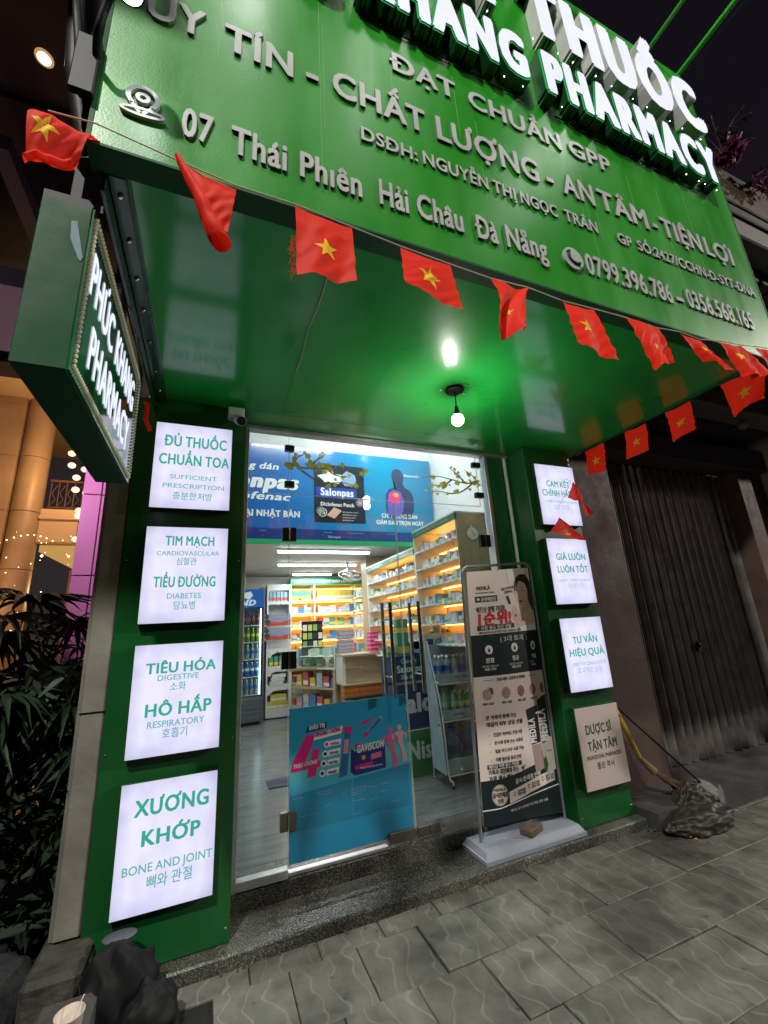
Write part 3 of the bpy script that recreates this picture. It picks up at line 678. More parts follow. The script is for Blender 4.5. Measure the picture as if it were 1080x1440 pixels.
def channel2(s_, x0, x1):
    channel(s_, x0, x1, 4.137, .296, ['face_white', 'case'], .125, .055, track=.045)
    rim = MB(); text(rim, s_, (x0-.012, -1.4515, 4.137), UX, UN, .296, width=x1-x0+.020, bold=.155, vbold=.08, depth=.066, ms=1, track=.045-.036)
    rim.build('green_return', ['face_rim', 'case'], sg)
channel2('PHÚC', -.36, .36); channel2('KHANG', .47, 1.393); channel2('PHARMACY', 1.510, 2.990)
wi = MB()
for a, b_ in ((.48, 1.39), (1.60, 2.9)):
    wi.tube([(a+(b_-a)*i/14, -1.4575, 4.085+.008*math.sin(i*2.1)) for i in range(15)], .003, 5)
wi.build('cable', 'black', sg)
# rain streaks: thin pale drips of lime on the paint
dr_ = MB()
for x, z0, z1 in ((1.05, 3.75, 3.2), (2.35, 3.9, 3.1), (2.1, 3.9, 3.5), (.95, 4.0, 3.6), (2.62, 4.0, 3.4), (.30, 4.05, 3.02), (.315, 3.9, 3.3), (.62, 3.9, 3.55), (1.70, 3.72, 3.15), (1.76, 3.7, 3.3), (1.66, 3.62, 3.4), (-.07, 3.75, 3.45), (1.45, 4.1, 3.95)):
    dr_.box(x-.0008, x+.0008, -1.4507, -1.4497, z1, z0)
dr_.build('drip_mark', mat('lime_drip', (.16, .34, .10), .5), sg, kind='stuff')
# arms and flood lamps above
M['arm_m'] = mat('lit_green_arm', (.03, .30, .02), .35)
def flood(x, hx, lab):
    a = empty('flood_lamp', (x, -1.45, 5.42), lab, 'flood lamp', 'flood lamps on arms over the signboard')
    MB().tube([(x, -1.40, 5.41), (x, -2.30, 5.50)], .017, 8).build('arm', 'arm_m', a)
    MB().tube([(x+.03, -1.42, 5.38), (x+.035, -1.9, 5.41), (x+.03, -2.3, 5.47)], .006, 6).build('cable', 'black', a)
    MB().tube([(x, -2.30, 5.50), ((x+hx)/2, -2.34, 5.72), (hx, -2.36, 5.93)], .012, 8).build('post', 'arm_m', a)
    MB().obox((hx-.09, -2.42, 5.90), (.18, 0, 0), (0, .12, .04), (0, .02, .06)).build('housing', 'black', a)
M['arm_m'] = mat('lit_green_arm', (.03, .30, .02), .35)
flood(0, 0, 'flood lamp above the left end of the signboard'); flood(1.07, 1.07, 'flood lamp above the middle of the signboard'); flood(3.12, 2.88, 'flood lamp whose thin green arm leaves the top right corner of the signboard')
MB().tube([(2.76, -1.40, 5.41), (2.76, -2.30, 5.48)], .014, 8).build('stay_rod', 'arm_m', label='thin green stay rod beside the outermost arm above the signboard', cat='rod')
# the small lamp at the board's left end
sl = empty('spot_lamp', (-.40, -1.46, 3.2), 'black spot lamp clamped to the left end of the signboard', 'spot lamp')
MB().bbox(-.455, -.392, -1.475, -1.453, 3.02, 3.26, .004).build('bracket', 'black', sl)
MB().tube(smooth_pts([(-.40, -1.47, 3.18), (-.385, -1.53, 3.20), (-.36, -1.57, 3.27), (-.335, -1.60, 3.30)], 4), .011, 8).build('arm', 'black', sl)
hd = MB(); 
hd.lathe((-.30, -1.62, 3.262), [(.0, .055), (.022, .05), (.034, .02), (.040, 0), (.036, .0)], 18); hd.build('lamp_head', 'black', sl)
MB().lathe((-.30, -1.62, 3.2615), [(.035, 0), (.0, -.002)], 18).build('lens', emis('spot_lens', (.85, .9, 1), 9), sl)
lamp('spot_lamp_light', 'SPOT', (-.30, -1.62, 3.255), 1.6, (.9, .95, 1), .03, (-.25, -1.5, 2.4), 120)

# ------------------------------------------------------------------ lit panels on the pillars
TE, TF, BF, DG = 0, 1, 2, 3
PANELS = [
 (-.3435, .0761, 2.191, 2.716, 'ĐỦ THUỐC', [('ĐỦ THUỐC', .15, .275, .82, .52, 0, .05), ('CHUẨN TOA', .375, .495, .91, .52, 0, .05), ('SUFFICIENT', .615, .665, .60, .52, 1, 0.012), ('PRESCRIPTION', .72, .77, .78, .53, 1, .012), ('중분한처방', .83, .895, .50, .52, 1, .02)], 'topmost lit white sign on the left pillar, about prescriptions'),
 (-.3435, .0761, 1.557, 2.079, '', [('TIM MẠCH', .10, .20, .60, .53, 0, .05), ('CARDIOVASCULAR', .262, .308, .76, .52, 1, .02), ('심혈관', .345, .405, .245, .50, 1, .02), ('TIỂU ĐƯỜNG', .535, .64, .74, .50, 0, .05), ('DIABETES', .705, .76, .40, .50, 1, .02), ('당뇨병', .80, .865, .25, .51, 1, .02)], 'second lit white sign from the top on the left pillar, about heart and diabetes'),
 (-.3435, .0761, .925, 1.449, '', [('TIÊU HÓA', .175, .27, .79, .53, 0, .05), ('DIGESTIVE', .29, .34, .46, .50, 1, .02), ('소화', .375, .435, .18, .50, 1, .02), ('HÔ HẤP', .545, .655, .73, .53, 0, .05), ('RESPIRATORY', .70, .755, .62, .51, 1, .02), ('호흡기', .785, .85, .27, .50, 1, .02)], 'third lit white sign from the top on the left pillar, about digestion and breathing'),
 (-.3435, .0761, .2925, .8185, '', [('XƯƠNG', .14, .265, .77, .53, 0, .055), ('KHỚP', .385, .50, .60, .54, 0, .055), ('BONE AND JOINT', .635, .70, .90, .53, 1, .02), ('뼈와 관절', .745, .82, .45, .55, 1, .02)], 'lowest lit white sign on the left pillar, about bone and joint'),
 (2.477, 2.900, 2.2025, 2.729, '', [('CAM KẾT', .27, .37, .60, .53, 0, .03), ('CHÍNH HÃNG', .425, .53, .88, .53, 0, .03), ('AUTHENTIC PRESCRIPTION DRUGS', .60, .64, .80, .53, 1, 0), ('정품 의약품', .68, .745, .40, .53, 2, 0)], 'topmost lit white sign on the right pillar, partly covered by red flags'),
 (2.477, 2.900, 1.563, 2.084, '', [('GIÁ LUÔN', .235, .335, .74, .53, 0, .04), ('LUÔN TỐT', .43, .53, .76, .53, 0, .04), ('ALWAYS COMPETITIVE PRICES', .63, .67, .78, .53, 1, 0), ('항상 좋은 가격', .70, .76, .38, .53, 2, 0)], 'second lit white sign from the top on the right pillar'),
 (2.477, 2.900, .929, 1.454, '', [('TƯ VẤN', .265, .355, .60, .52, 0, .04), ('HIỆU QUẢ', .435, .53, .84, .52, 0, .04), ('EFFECTIVE CONSULTATION', .62, .665, .80, .53, 1, 0), ('효과적인 상담', .70, .76, .60, .52, 2, 0)], 'third lit white sign from the top on the right pillar'),
 (2.477, 2.900, .290, .818, '', [('DƯỢC SĨ', .225, .335, .60, .47, 3, .05), ('TẬN TÂM', .43, .535, .68, .50, 3, .05), ('PROFESSIONAL PHARMACISTS', .595, .64, .80, .50, 3, .015), ('좋은 약사', .70, .76, .40, .50, 3, .02)], 'unlit pinkish white sign lowest on the right pillar with dark green words'),
]
for i, (x0, x1, z0, z1, _, lines, lab) in enumerate(PANELS):
    t = empty('light_box', ((x0+x1)/2, .048, z0), lab, 'light box', 'sign boxes on the two green pillars')
    MB().bbox(x0-.004, x1+.004, .004, .0485, z0-.004, z1+.004, .002).build('case', 'case', t)
    off = i == 7
    MB().bbox(x0, x1, 0, .006, z0, z1, .0015).build('face', 'off_face' if off else 'led_face', t)
    H = z1-z0; Wd = x1-x0
    for s_, f0, f1, w, cxf, mi, bold in lines:
        b = MB(); text(b, s_, (x0+Wd*cxf, -.0006, z1-H*f1), UX, UN, H*(f1-f0), width=Wd*w, align='C', bold=bold)
        b.build('lettering', ('teal', 'teal_faint', 'blue_faint', 'dkgreen_print')[mi], t)

# ------------------------------------------------------------------ hanging side sign with pearl LED border
hsn = empty('hanging_sign', (-.47, -.8, 2.21), 'green double sided box sign hanging left of the entrance with a beaded LED border', 'hanging sign')
M['sign_gloss'] = green_paint('glossy_green_acrylic', (.010, .14, .045), .08, (1, 1, 1), .6, .01, 60)
MB().bbox(-.535, -.404, -1.290, -.31, 2.212, 2.80, .003).build('case', 'box_green', hsn)
MB().box(-.4035, -.399, -1.287, -.313, 2.215, 2.797).build('face', 'sign_gloss', hsn)
b = MB()
text(b, 'PHÚC', (-.3985, -1.232, 2.535), (0, 1, 0), (1, 0, 0), .150, width=.335, bold=.045, vbold=.015, depth=.0012)
text(b, 'KHANG', (-.3985, -.842, 2.540), (0, 1, 0), (1, 0, 0), .150, width=.42, bold=.045, vbold=.015, depth=.0012)
text(b, 'PHARMACY', (-.3985, -1.150, 2.318), (0, 1, 0), (1, 0, 0), .150, width=.70, bold=.045, vbold=.015, depth=.0012)
b.build('lettering', emis('side_sign_letter_glow', (.82, .85, 1), 1.15), hsn)
b = MB()
def beads(a, c_, n):
    for i in range(n): b.ball((-.394, a[0]+(c_[0]-a[0])*i/n, a[1]+(c_[1]-a[1])*i/n), .0065, n=6)
beads((-1.268, 2.775), (-1.268, 2.240), 32); beads((-1.268, 2.240), (-.335, 2.240), 56); beads((-.335, 2.240), (-.335, 2.775), 32); beads((-.335, 2.775), (-1.268, 2.775), 56)
b.build('bead_border', 'bead', hsn, kind='stuff')
t_ = MB().quad((-.452, -1.2925, 2.725), (-.437, -1.2925, 2.73), (-.409, -1.2925, 2.60), (-.412, -1.2925, 2.585)); t_.quad((-.452, -1.2925, 2.725), (-.412, -1.2925, 2.585), (-.418, -1.2925, 2.588), (-.447, -1.2925, 2.66)); t_.build('tape_strip', mat('blue_grey_tape', (.20, .30, .34), .8, spec=.2), hsn)
b = MB(); b.box(-.50, -.47, -1.2, -1.17, 2.80, 4.5); b.box(-.50, -.47, -.45, -.42, 2.80, 4.5); b.box(-.535, -.405, -1.285, -.315, 2.802, 2.83); b.box(-.405, -.372, -1.22, -1.15, 2.86, 2.89)
b.build('hanger_frame', 'black', hsn)
b = MB()
for k in range(3):
    b.tube(smooth_pts([(-.385, -.95+.03*k, 2.83), (-.375+.01*k, -.72, 2.78-.03*k), (-.378, -.55+.04*k, 2.80), (-.372, -.40, 2.70+.03*k)], 5), .003, 5)
b.build('cable', ['black'], hsn)

# ------------------------------------------------------------------ security camera on the left pillar, pendant bulb
sc_ = empty('security_camera', (.115, .03, 2.84), 'small white security camera under the soffit above the left pillar', 'camera')
MB().bbox(.045, .145, -.02, .048, 2.80, 2.872, .006).build('mount_box', 'white_pl', sc_)
MB().tube([(.10, -.02, 2.80), (.115, -.045, 2.765)], .014, 8).build('bracket', 'white_pl', sc_)
MB().tube([(.103, .0, 2.795), (.122, -.075, 2.750), (.1235, -.081, 2.7465)], [.030, .032, .031], 14).build('body', 'white_pl', sc_)
MB().tube([(.1235, -.081, 2.7465), (.1245, -.085, 2.744)], .028, 14).build('lens', 'black', sc_)
pb = empty('pendant_bulb', (1.372, -.566, 2.9), 'single lit bulb hanging on a short cord from the green soffit', 'lamp')
MB().lathe((1.372, -.566, 2.900), [(.058, 0), (.060, -.010), (.050, -.016), (.012, -.020), (0, -.021)], 20).build('ceiling_rose', 'black', pb)
MB().tube([(1.372, -.566, 2.885), (1.371, -.566, 2.775)], .004, 6).build('cord', 'black', pb)
MB().lathe((1.371, -.566, 2.72), [(.0, .062), (.010, .060), (.014, .035), (.019, .010), (.019, 0)], 14).build('socket', 'black', pb)
MB().lathe((1.371, -.566, 2.650), [(0, 0), (.018, .002), (.033, .014), (.037, .03), (.036, .050), (.028, .063), (.019, .070)], 18).build('bulb', 'bulb', pb)
b = MB(); 
for dx, dy in ((.085, .02), (-.08, .03), (.05, -.07)): b.ball((1.372+dx, -.566+dy, 2.897), .006, n=6, sz=(1.6, 1, .6))
b.build('filler_blob', 'cord', pb)
lamp('pendant_bulb_light', 'POINT', (1.371, -.566, 2.62), 14, (1, .95, .86), .03)
# ================================================================== SHOP INTERIOR
MB().box(-.02, 2.74, .50, 5.4, .10, .148).build('shop_floor', 'floor_in', kind='structure')
MB().box(-.10, -.02, .32, 5.4, .0, 4.3).build('interior_wall', 'wall_in', label='white left wall inside the shop', cat='wall')
MB().box(2.74, 2.84, .34, 5.4, .0, 4.3).build('interior_wall', 'wall_in', label='white right wall inside the shop behind the tall shelves', cat='wall')
MB().box(-.02, 2.74, 5.30, 5.4, .0, 2.47).build('interior_wall', 'wall_in', label='white back wall inside the shop', cat='wall')
MB().box(-.10, 2.84, .33, 5.4, 4.24, 4.3).build('upper_ceiling', 'wall_in', kind='structure')
MB().box(2.191, 2.739, .332, .38, .151, 4.23).build('interior_wall', 'wall_in', label='white return wall behind the right door jamb', cat='wall')
MB().box(-.10, 2.84, .321, .329, 2.96, 4.3).build('facade_wall', 'pillar', kind='structure')
mz = MB().box(-.02, 2.74, 2.22, 5.30, 2.475, 2.60).build('mezzanine', 'ceil_in', label='grey mezzanine slab over the back half of the shop', cat='mezzanine')
MB().box(-.02, 2.74, 2.20, 2.30, 2.601, 4.24).build('mezzanine_wall', 'wall_in', mz)
# -- billboard on the mezzanine front
M['bb'] = gradient('blue_billboard_print', [(0, (.03, .09, .42)), (.35, (.02, .16, .50)), (.75, (.01, .28, .52)), (1, (.02, .20, .42))], 'X', .22, coat=.5)
M['bb_low'] = gradient('deep_blue_band', [(0, (.02, .035, .22)), (1, (.01, .06, .24))], 'X', .25)
bb = empty('billboard', (1.3, 2.18, 2.43), 'wide blue pain patch advertisement board across the mezzanine front inside', 'billboard')
MB().box(-.01, 2.705, 2.165, 2.198, 2.495, 3.64).build('panel', 'bb', bb)
MB().box(-.01, 2.705, 2.163, 2.1649, 2.495, 2.62).build('lower_band', 'bb_low', bb)
MB().box(-.01, 2.735, 2.160, 2.198, 2.44, 2.494).build('green_strip', mat('green_strip_print', (.02, .38, .14), .35), bb)
BX, BN = (1, 0, 0), (0, -1, 0); Yb = 2.1625
b = MB()
text(b, 'Miếng dán', (.02, Yb, 3.328), BX, BN, .078, width=.645, bold=.05, shear=.2)
text(b, 'Salonpas', (-.17, Yb, 3.100), BX, BN, .165, width=1.065, bold=.10, shear=.2)
text(b, 'diclofenac', (-.06, Yb, 2.955), BX, BN, .085, width=.86, bold=.05, shear=.2)
text(b, 'SỐ 1 TẠI NHẬT BẢN', (.02, Yb, 2.757), BX, BN, .072, width=.90, bold=.07)
text(b, 'CHỈ 1 MIẾNG DÁN', (1.955, Yb, 2.805), BX, BN, .052, width=.50, bold=.08)
text(b, 'GIẢM ĐAU TRỌN NGÀY', (1.876, Yb, 2.717), BX, BN, .052, width=.665, bold=.08)
text(b, 'Hisamitsu', (2.28, Yb, 3.385), BX, BN, .030, width=.27, bold=.03)
b.build('lettering', 'white_print', bb)
b = MB(); text(b, 'Salonpas', (1.25, 2.1605, 2.523), BX, BN, .028, width=.16, bold=.04)
for k, (x, w) in enumerate(((.47, .07), (1.5, .2), (2.0, .14), (1.2, .1))): text(b, 'thuoc giam dau', (x, 2.1605, 2.585), BX, BN, .012, width=w)
for i in range(9): b.ball((.5+.24*i+.05*math.sin(i*4), 2.160, 2.53+.03*math.sin(i*7)), .0035, n=5)
b.build('small_print', 'wpaint_dim', bb)
# printed pack on the board
b = MB(); b.box(1.093, 1.735, 2.160, 2.1627, 2.715, 3.455); b.build('pack_print', mat('black_pack_print', (.012, .014, .03), .3), bb)
b = MB(); b.box(1.115, 1.628, 2.158, 2.1598, 3.02, 3.152); b.build('pack_label', mat('royal_blue_print', (.03, .06, .42), .3), bb)
b = MB(); text(b, 'Salonpas', (1.17, 2.1575, 3.05), BX, BN, .092, width=.42, bold=.07); text(b, 'Diclofenac Patch', (1.17, 2.1592, 2.918), BX, BN, .045, width=.42, bold=.05)
ring(b, 1.19, 2.835, .055, .055, .008, 2.158, 2.1595); text(b, '15', (1.155, 2.1592, 2.81), BX, BN, .05, width=.07, bold=.07)
for k in range(4): text(b, 'diclofenac natri', (1.44, 2.1592, 2.842-.034*k), BX, BN, .015, width=.20-.02*k, bold=.02)
b.fan((1.30, 2.159, 3.30), [(1.30+.13*math.cos(a*.5)*(1+.35*math.sin(a*2.3)), 2.159, 3.29+.085*math.sin(a*.5)*(1+.35*math.cos(a*1.7))) for a in range(13)])
b.build('pack_lettering', 'white_print', bb)
b = MB(); b.add([(1.243, 2.1585, 2.80), (1.335, 2.1585, 2.905), (1.432, 2.1585, 2.865), (1.335, 2.1585, 2.762)], [(0, 3, 2, 1)]); b.build('patch_print', mat('skin_print', (.70, .42, .32), .5), bb)
b = MB(); b.fan((1.53, 2.1585, 3.28), [(1.53+.10*math.cos(a*.6), 2.1585, 3.28+.09*math.sin(a*.6)*(1+.2*(a % 2))) for a in range(11)]); b.build('leg_print', mat('grey_blue_print', (.25, .34, .55), .4), bb)
# printed back of a figure with a sore shoulder
b = MB(); body = [(2.035, 2.81), (2.02, 2.95), (2.03, 3.12), (2.075, 3.19), (2.15, 3.22), (2.165, 3.27), (2.135, 3.32), (2.118, 3.385), (2.14, 3.45), (2.20, 3.485), (2.265, 3.46), (2.295, 3.40), (2.292, 3.34), (2.275, 3.28), (2.30, 3.23), (2.38, 3.18), (2.42, 3.10), (2.42, 2.95), (2.385, 2.81)]
b.fan((2.2, 2.1615, 3.02), [(x, 2.1615, z) for x, z in body][::-1]); b.build('figure_print', mat('dark_figure_print', (.035, .05, .14), .4), bb)
b = MB(); b.fan((2.16, 2.1605, 3.02), [(x, 2.1605, z) for x, z in [(2.05, 2.84), (2.045, 3.0), (2.06, 3.13), (2.14, 3.19), (2.24, 3.16), (2.28, 3.05), (2.26, 2.9), (2.20, 2.83)]][::-1]); b.build('torso_print', mat('violet_print', (.16, .12, .50), .4), bb)
b = MB(); b.fan((2.15, 2.1597, 3.08), [(2.15+.085*math.cos(a*.5)*(1+.15*math.sin(a*3)), 2.1597, 3.075+.085*math.sin(a*.5)) for a in range(13)]); b.build('sore_spot_print', mat('hot_pink_print', (.75, .05, .22), .4), bb)
b = MB(); b.fan((2.17, 2.1590, 3.10), [(2.17+.035*math.cos(a*.7), 2.1590, 3.115+.035*math.sin(a*.7)) for a in range(9)]); b.build('hot_spot_print', mat('orange_print', (.85, .38, .12), .4), bb)

# -- tubes
def tube(x0, x1, y, z, lab, P_=18):
    t = empty('tube_lamp', ((x0+x1)/2, y, z), lab, 'tube lamp')
    MB().box(x0-.02, x1+.02, y-.02, y+.02, z+.016, z+.04).build('fitting', 'white_pl', t)
    MB().tube([(x0, y, z), (x1, y, z)], .014, 10).build('tube', 'tube', t)
    L = bpy.data.lights.new('tube_light', 'AREA'); L.shape = 'RECTANGLE'; L.size = x1-x0; L.size_y = .05; L.energy = P_; L.color = (.97, .985, 1); L.spread = PI
    o = bpy.data.objects.new('tube_light', L); COL.objects.link(o); o.location = ((x0+x1)/2, y, z-.02)
tube(.74, 1.93, 2.62, 2.434, 'long lit tube under the mezzanine near the billboard')
tube(1.30, 1.98, 4.75, 2.43, 'short lit tube near the back shelves')
tube(.45, 1.65, 1.0, 4.18, 'lit tube high in the front bay of the shop, nearer the left', 25)
tube(1.3, 2.5, 1.6, 4.18, 'lit tube high in the front bay of the shop, nearer the right', 25)
tube(.9, 2.1, 3.7, 2.434, 'lit tube in the middle of the mezzanine ceiling')

# -- goods
PAL = [(.78, .78, .76), (.72, .75, .80), (.80, .76, .68), (.10, .28, .60), (.10, .42, .26), (.70, .12, .10), (.80, .62, .10), (.30, .55, .70), (.65, .40, .60), (.85, .85, .88)]
def pack_mesh(c, c2, name='medicine_box'):
    me = MB(); me.box(-.5, .5, -.5, .5, 0, 1); me.box(-.5, .5, -.503, -.5005, .12, .42, 1); me.box(-.5005, -.502, -.5, .5, .12, .42, 1)
    m = bpy.data.meshes.new(name); m.from_pydata(me.v, [], me.f); k = len(bpy.data.materials)
    m.materials.append(mat('carton', c, .4)); m.materials.append(mat('carton_band', c2, .4)); m.polygons.foreach_set('material_index', me.mi); m.update(); return m
PK = [pack_mesh(tuple(c*.8 for c in PAL[i]), PAL[(i*3+4) % 10]) for i in range(10)]
WHITE = [0, 0, 1, 2, 9, 9, 1, 3, 4, 7, 0, 8]; MIX = [0, 3, 4, 5, 6, 7, 8, 2, 6, 5]
def goods(kind, at, size, rz=0, which=None, label=None, group=None, cat='box'):
    o = bpy.data.objects.new(kind, PK[which]); COL.objects.link(o); o.location = at; o.scale = size; o.rotation_euler = (0, 0, rz)
    tag(o, label, cat, group); return o
# -- right wall shelving: cabinets along Y, open towards -X
SHN = ('first', 'second', 'third', 'fourth', 'fifth', 'sixth')
def side_cabinet(y0, y1, ztop, levels, lab, group, depth=.34, xf=2.055, endpanel=False, fill=True):
    c = empty('shelf_cabinet', (xf+depth/2, (y0+y1)/2, .15), lab, 'shelves')
    MB().box(xf+depth, xf+depth+.015, y0, y1, .15, ztop-.06).build('back_panel', 'oak_back', c)
    MB().bbox(xf, xf+depth+.28, y0-.022, y0-.001, .15, ztop, .002).build('end_panel', 'oak', c)
    MB().bbox(xf, xf+depth, y1+.001, y1+.020, .15, ztop, .002).build('end_panel', 'shelf_white', c)
    MB().bbox(xf-.012, xf+depth+.28, y0-.023, y1+.02, ztop+.001, ztop+.02, .002).build('top_panel', 'shelf_white', c)
    h = MB().box(xf-.012, xf+.012, y0-.022, y1+.02, ztop-.055, ztop-.001).build('header', 'header_green', c)
    b = MB(); text(b, 'THUỐC KHÔNG KÊ ĐƠN - THỰC PHẨM CHỨC NĂNG', (xf-.0135, y1-.08, ztop-.042), (0, -1, 0), (-1, 0, 0), .024, width=(y1-y0)*.8, bold=.05); b.build('lettering', 'wpaint_dim', h)
    for z in levels:
        MB().bbox(xf, xf+depth-.003, y0+.001, y1-.001, z-.018, z, .002).build('shelf', 'shelf_white', c)
        MB().box(xf+depth-.05, xf+depth-.035, y0+.03, y1-.03, z+(.165 if z != levels[0] else .13), z+(.177 if z != levels[0] else .142)).build('light_strip', 'warm', c)
        q = MB()
        for j in range(int((y1-y0)/.11)): q.box(xf-.0035, xf-.0005, y0+.05+.11*j, y0+.09+.11*j, z-.0165, z-.002)
        q.build('price_tags', 'wpaint_dim', c, kind='stuff')
        if not fill: continue
        y = y1-.03
        while y > y0+.06:
            w = random.uniform(.022, .062); hgt = random.uniform(.035, .100)
            if random.random() < .06: y -= .03; continue
            for q in range(1):
                goods('medicine_box', (xf+.035+.05+random.uniform(0, .012), y-w/2, z+.0005), (.09, w*.94, hgt), random.uniform(-.12, .12), random.choice(WHITE),
                      'small medicine box, '+SHN[levels.index(z)]+' shelf of the '+group, 'medicine boxes on the '+group)
            y -= w
    return c
side_cabinet(.66, 1.52, 2.452, (2.235, 2.045, 1.855, 1.665, 1.475, 1.285), 'tall amber lit medicine cabinet nearest the door on the right wall', 'cabinet nearest the door')
side_cabinet(1.56, 3.08, 2.285, (2.075, 1.885, 1.695, 1.505, 1.315, 1.125), 'longer and lower amber lit medicine cabinet further in on the right wall', 'longer cabinet on the right wall')
MB().bbox(2.06, 2.72, 3.12, 3.34, .15, 2.47, .003).build('wood_column', 'oak', label='plain wooden column between the right cabinets and the back shelves', cat='column')
# wall clock on the end panel of the near cabinet
ck = MB(); ck.lathe((2.215, .636, 2.255), [(.058, 0), (.062, -.006), (.060, -.014), (.052, -.016)], 24, axis='Y'); ck.lathe((2.208, .636, 2.325), [(.016, 0), (.016, -.008), (.008, -.010)], 12, axis='Y')
ck = ck.build('wall_clock', 'white_pl', label='small round white clock hung on the wooden end of the near cabinet', cat='clock')
b = MB(); b.lathe((2.215, .621, 2.255), [(.051, 0), (0, -.001)], 24, axis='Y'); b.build('dial', mat('grey_dial', (.35, .42, .42), .4), ck)
b = MB(); b.tube([(2.215, .619, 2.255), (2.235, .619, 2.24)], .003, 5); b.tube([(2.215, .619, 2.255), (2.205, .619, 2.29)], .002, 5); b.build('hands', 'black', ck)
# -- back wall shelving
bc = empty('shelf_cabinet', (1.95, 5.1, .15), 'amber lit shelf wall at the very back of the shop', 'shelves')
MB().box(1.325, 2.70, 5.272, 5.285, .15, 2.26).build('back_panel', 'oak_back', bc)
for x in (1.300, 1.72, 2.49): MB().bbox(x, x+.022, 4.985, 5.27, .15, 2.28, .002).build('upright', 'shelf_white', bc)
MB().box(1.30, 2.72, 4.975, 5.28, 2.281, 2.40).build('header', 'header_green', bc)
b = MB(); text(b, 'THIẾT BỊ Y TẾ - DƯỢC MỸ PHẨM LÀM ĐẸP', (1.36, 4.974, 2.315), BX, BN, .045, width=1.10, bold=.06); b.build('lettering', 'white_print', bc)
for i, z in enumerate((2.02, 1.79, 1.56, 1.33, 1.10, .87)):
    MB().box(1.323, 2.70, 4.99, 5.26, z-.02, z).build('shelf', 'shelf_white', bc)
    MB().box(1.34, 2.69, 5.20, 5.215, z+.19, z+.202).build('light_strip', 'warm', bc)
    x = 1.34
    while x < 2.60:
        w = random.uniform(.04, .12)
        if abs(x+w/2-1.73) < w/2+.02: x += .06; continue
        tall = .155 if i == 0 else random.uniform(.07, .15)
        wh = (6 if 1.75 < x < 2.35 else 4) if i == 0 else random.choice(MIX if i > 1 else WHITE)
        goods('health_product_box', (x+w/2, 5.08, z+.0005), (w*.95, .12, tall), 0, wh, 'coloured carton on the '+SHN[i]+' amber lit shelf from the top at the very back', 'cartons on the shelves at the very back')
        x += w
MB().box(2.06, 2.70, 3.36, 5.26, 1.0, 1.02).build('wall_shelf', 'shelf_white', label='white shelf beyond the wooden column at the right', cat='shelf')
for k in range(9):
    for z in (1.021,):
        goods('remedy_box', (2.2+.03*random.random(), 3.5+.19*k, z), (.14, .12, random.uniform(.12, .3)), 0, random.choice(MIX), 'remedy box on the white shelf beyond the wooden column', 'boxes beyond the wooden column')
sdc = empty('shelf_cabinet', (2.56, 4.2, 1.2), 'amber shelves on the right wall beyond the wooden column', 'shelves')
MB().box(2.715, 2.73, 3.36, 5.2, 1.03, 2.3).build('back_panel', 'oak_back', sdc)
for z in (2.02, 1.79, 1.56, 1.33):
    MB().box(2.42, 2.71, 3.36, 4.95, z-.02, z).build('shelf', 'shelf_white', sdc); MB().box(2.66, 2.675, 3.4, 4.9, z+.18, z+.192).build('light_strip', 'warm', sdc)
    y = 3.4
    while y < 4.9:
        w = random.uniform(.05, .11); goods('remedy_box', (2.50, y+w/2, z+.0005), (.1, w*.94, random.uniform(.08, .15)), 0, random.choice(WHITE), 'pale remedy box, '+SHN[(2.02, 1.79, 1.56, 1.33).index(z)]+' amber shelf beyond the wooden column', 'boxes on amber shelves beyond the column'); y += w

# -- drinks fridge
fr = empty('drinks_fridge', (.56, 4.9, .15), 'upright glass door drinks fridge with blue lit header at the back left', 'fridge')
b = MB(); b.box(.28, .31, 4.68, 5.26, .20, 2.19); b.box(.81, .835, 4.68, 5.26, .20, 2.19); b.box(.28, .835, 5.24, 5.26, .20, 2.19); b.box(.31, .81, 4.68, 5.24, 2.16, 2.19); b.box(.31, .81, 4.68, 5.24, .52, .55)
b.build('cabinet', mat('fridge_grey', (.16, .17, .20), .35), fr)
MB().box(.31, .81, 4.655, 4.68, 1.90, 2.185).build('header', emis('fridge_header_glow', (.03, .12, .42), .9), fr)
b = MB(); text(b, 'IND', (.40, 4.653, 1.93), BX, BN, .085, width=.28, bold=.1, shear=.2); b.fan((.56, 4.653, 2.09), [(.56+.08*math.cos(a), 4.653, 2.09+.05*math.sin(a)*(1+.5*(a % 2))) for a in (0, 1, 2, 3, 4, 5)]); b.build('header_lettering', emis('fridge_letter_glow', (.7, .8, .9), .8), fr)
b = MB(); b.box(.28, .835, 4.66, 4.68, .20, .52)
for k in range(4): b.box(.31, .81, 4.652, 4.66, .24+.07*k, .27+.07*k)
b.build('grille', mat('grille_grey', (.10, .11, .13), .4), fr)
b = MB(); b.box(.31, .33, 4.66, 4.679, .55, 1.89); b.box(.79, .81, 4.66, 4.679, .55, 1.89); b.build('door_frame', 'black', fr)
MB().box(.331, .789, 4.668, 4.674, .551, 1.89).build('door_glass', 'glass', fr)
MB().box(.765, .78, 4.69, 4.70, .58, 1.88).build('light_strip', emis('cold_strip', (.75, .9, 1), 9), fr)
MB().box(.32, .80, 5.22, 5.235, .56, 2.1).build('liner', mat('cold_liner', (.55, .68, .80), .4), fr)
for x, z in ((.29, 1.0),): MB().box(.335, .35, 4.63, 4.655, .95, 1.35).build('handle', 'black', fr)
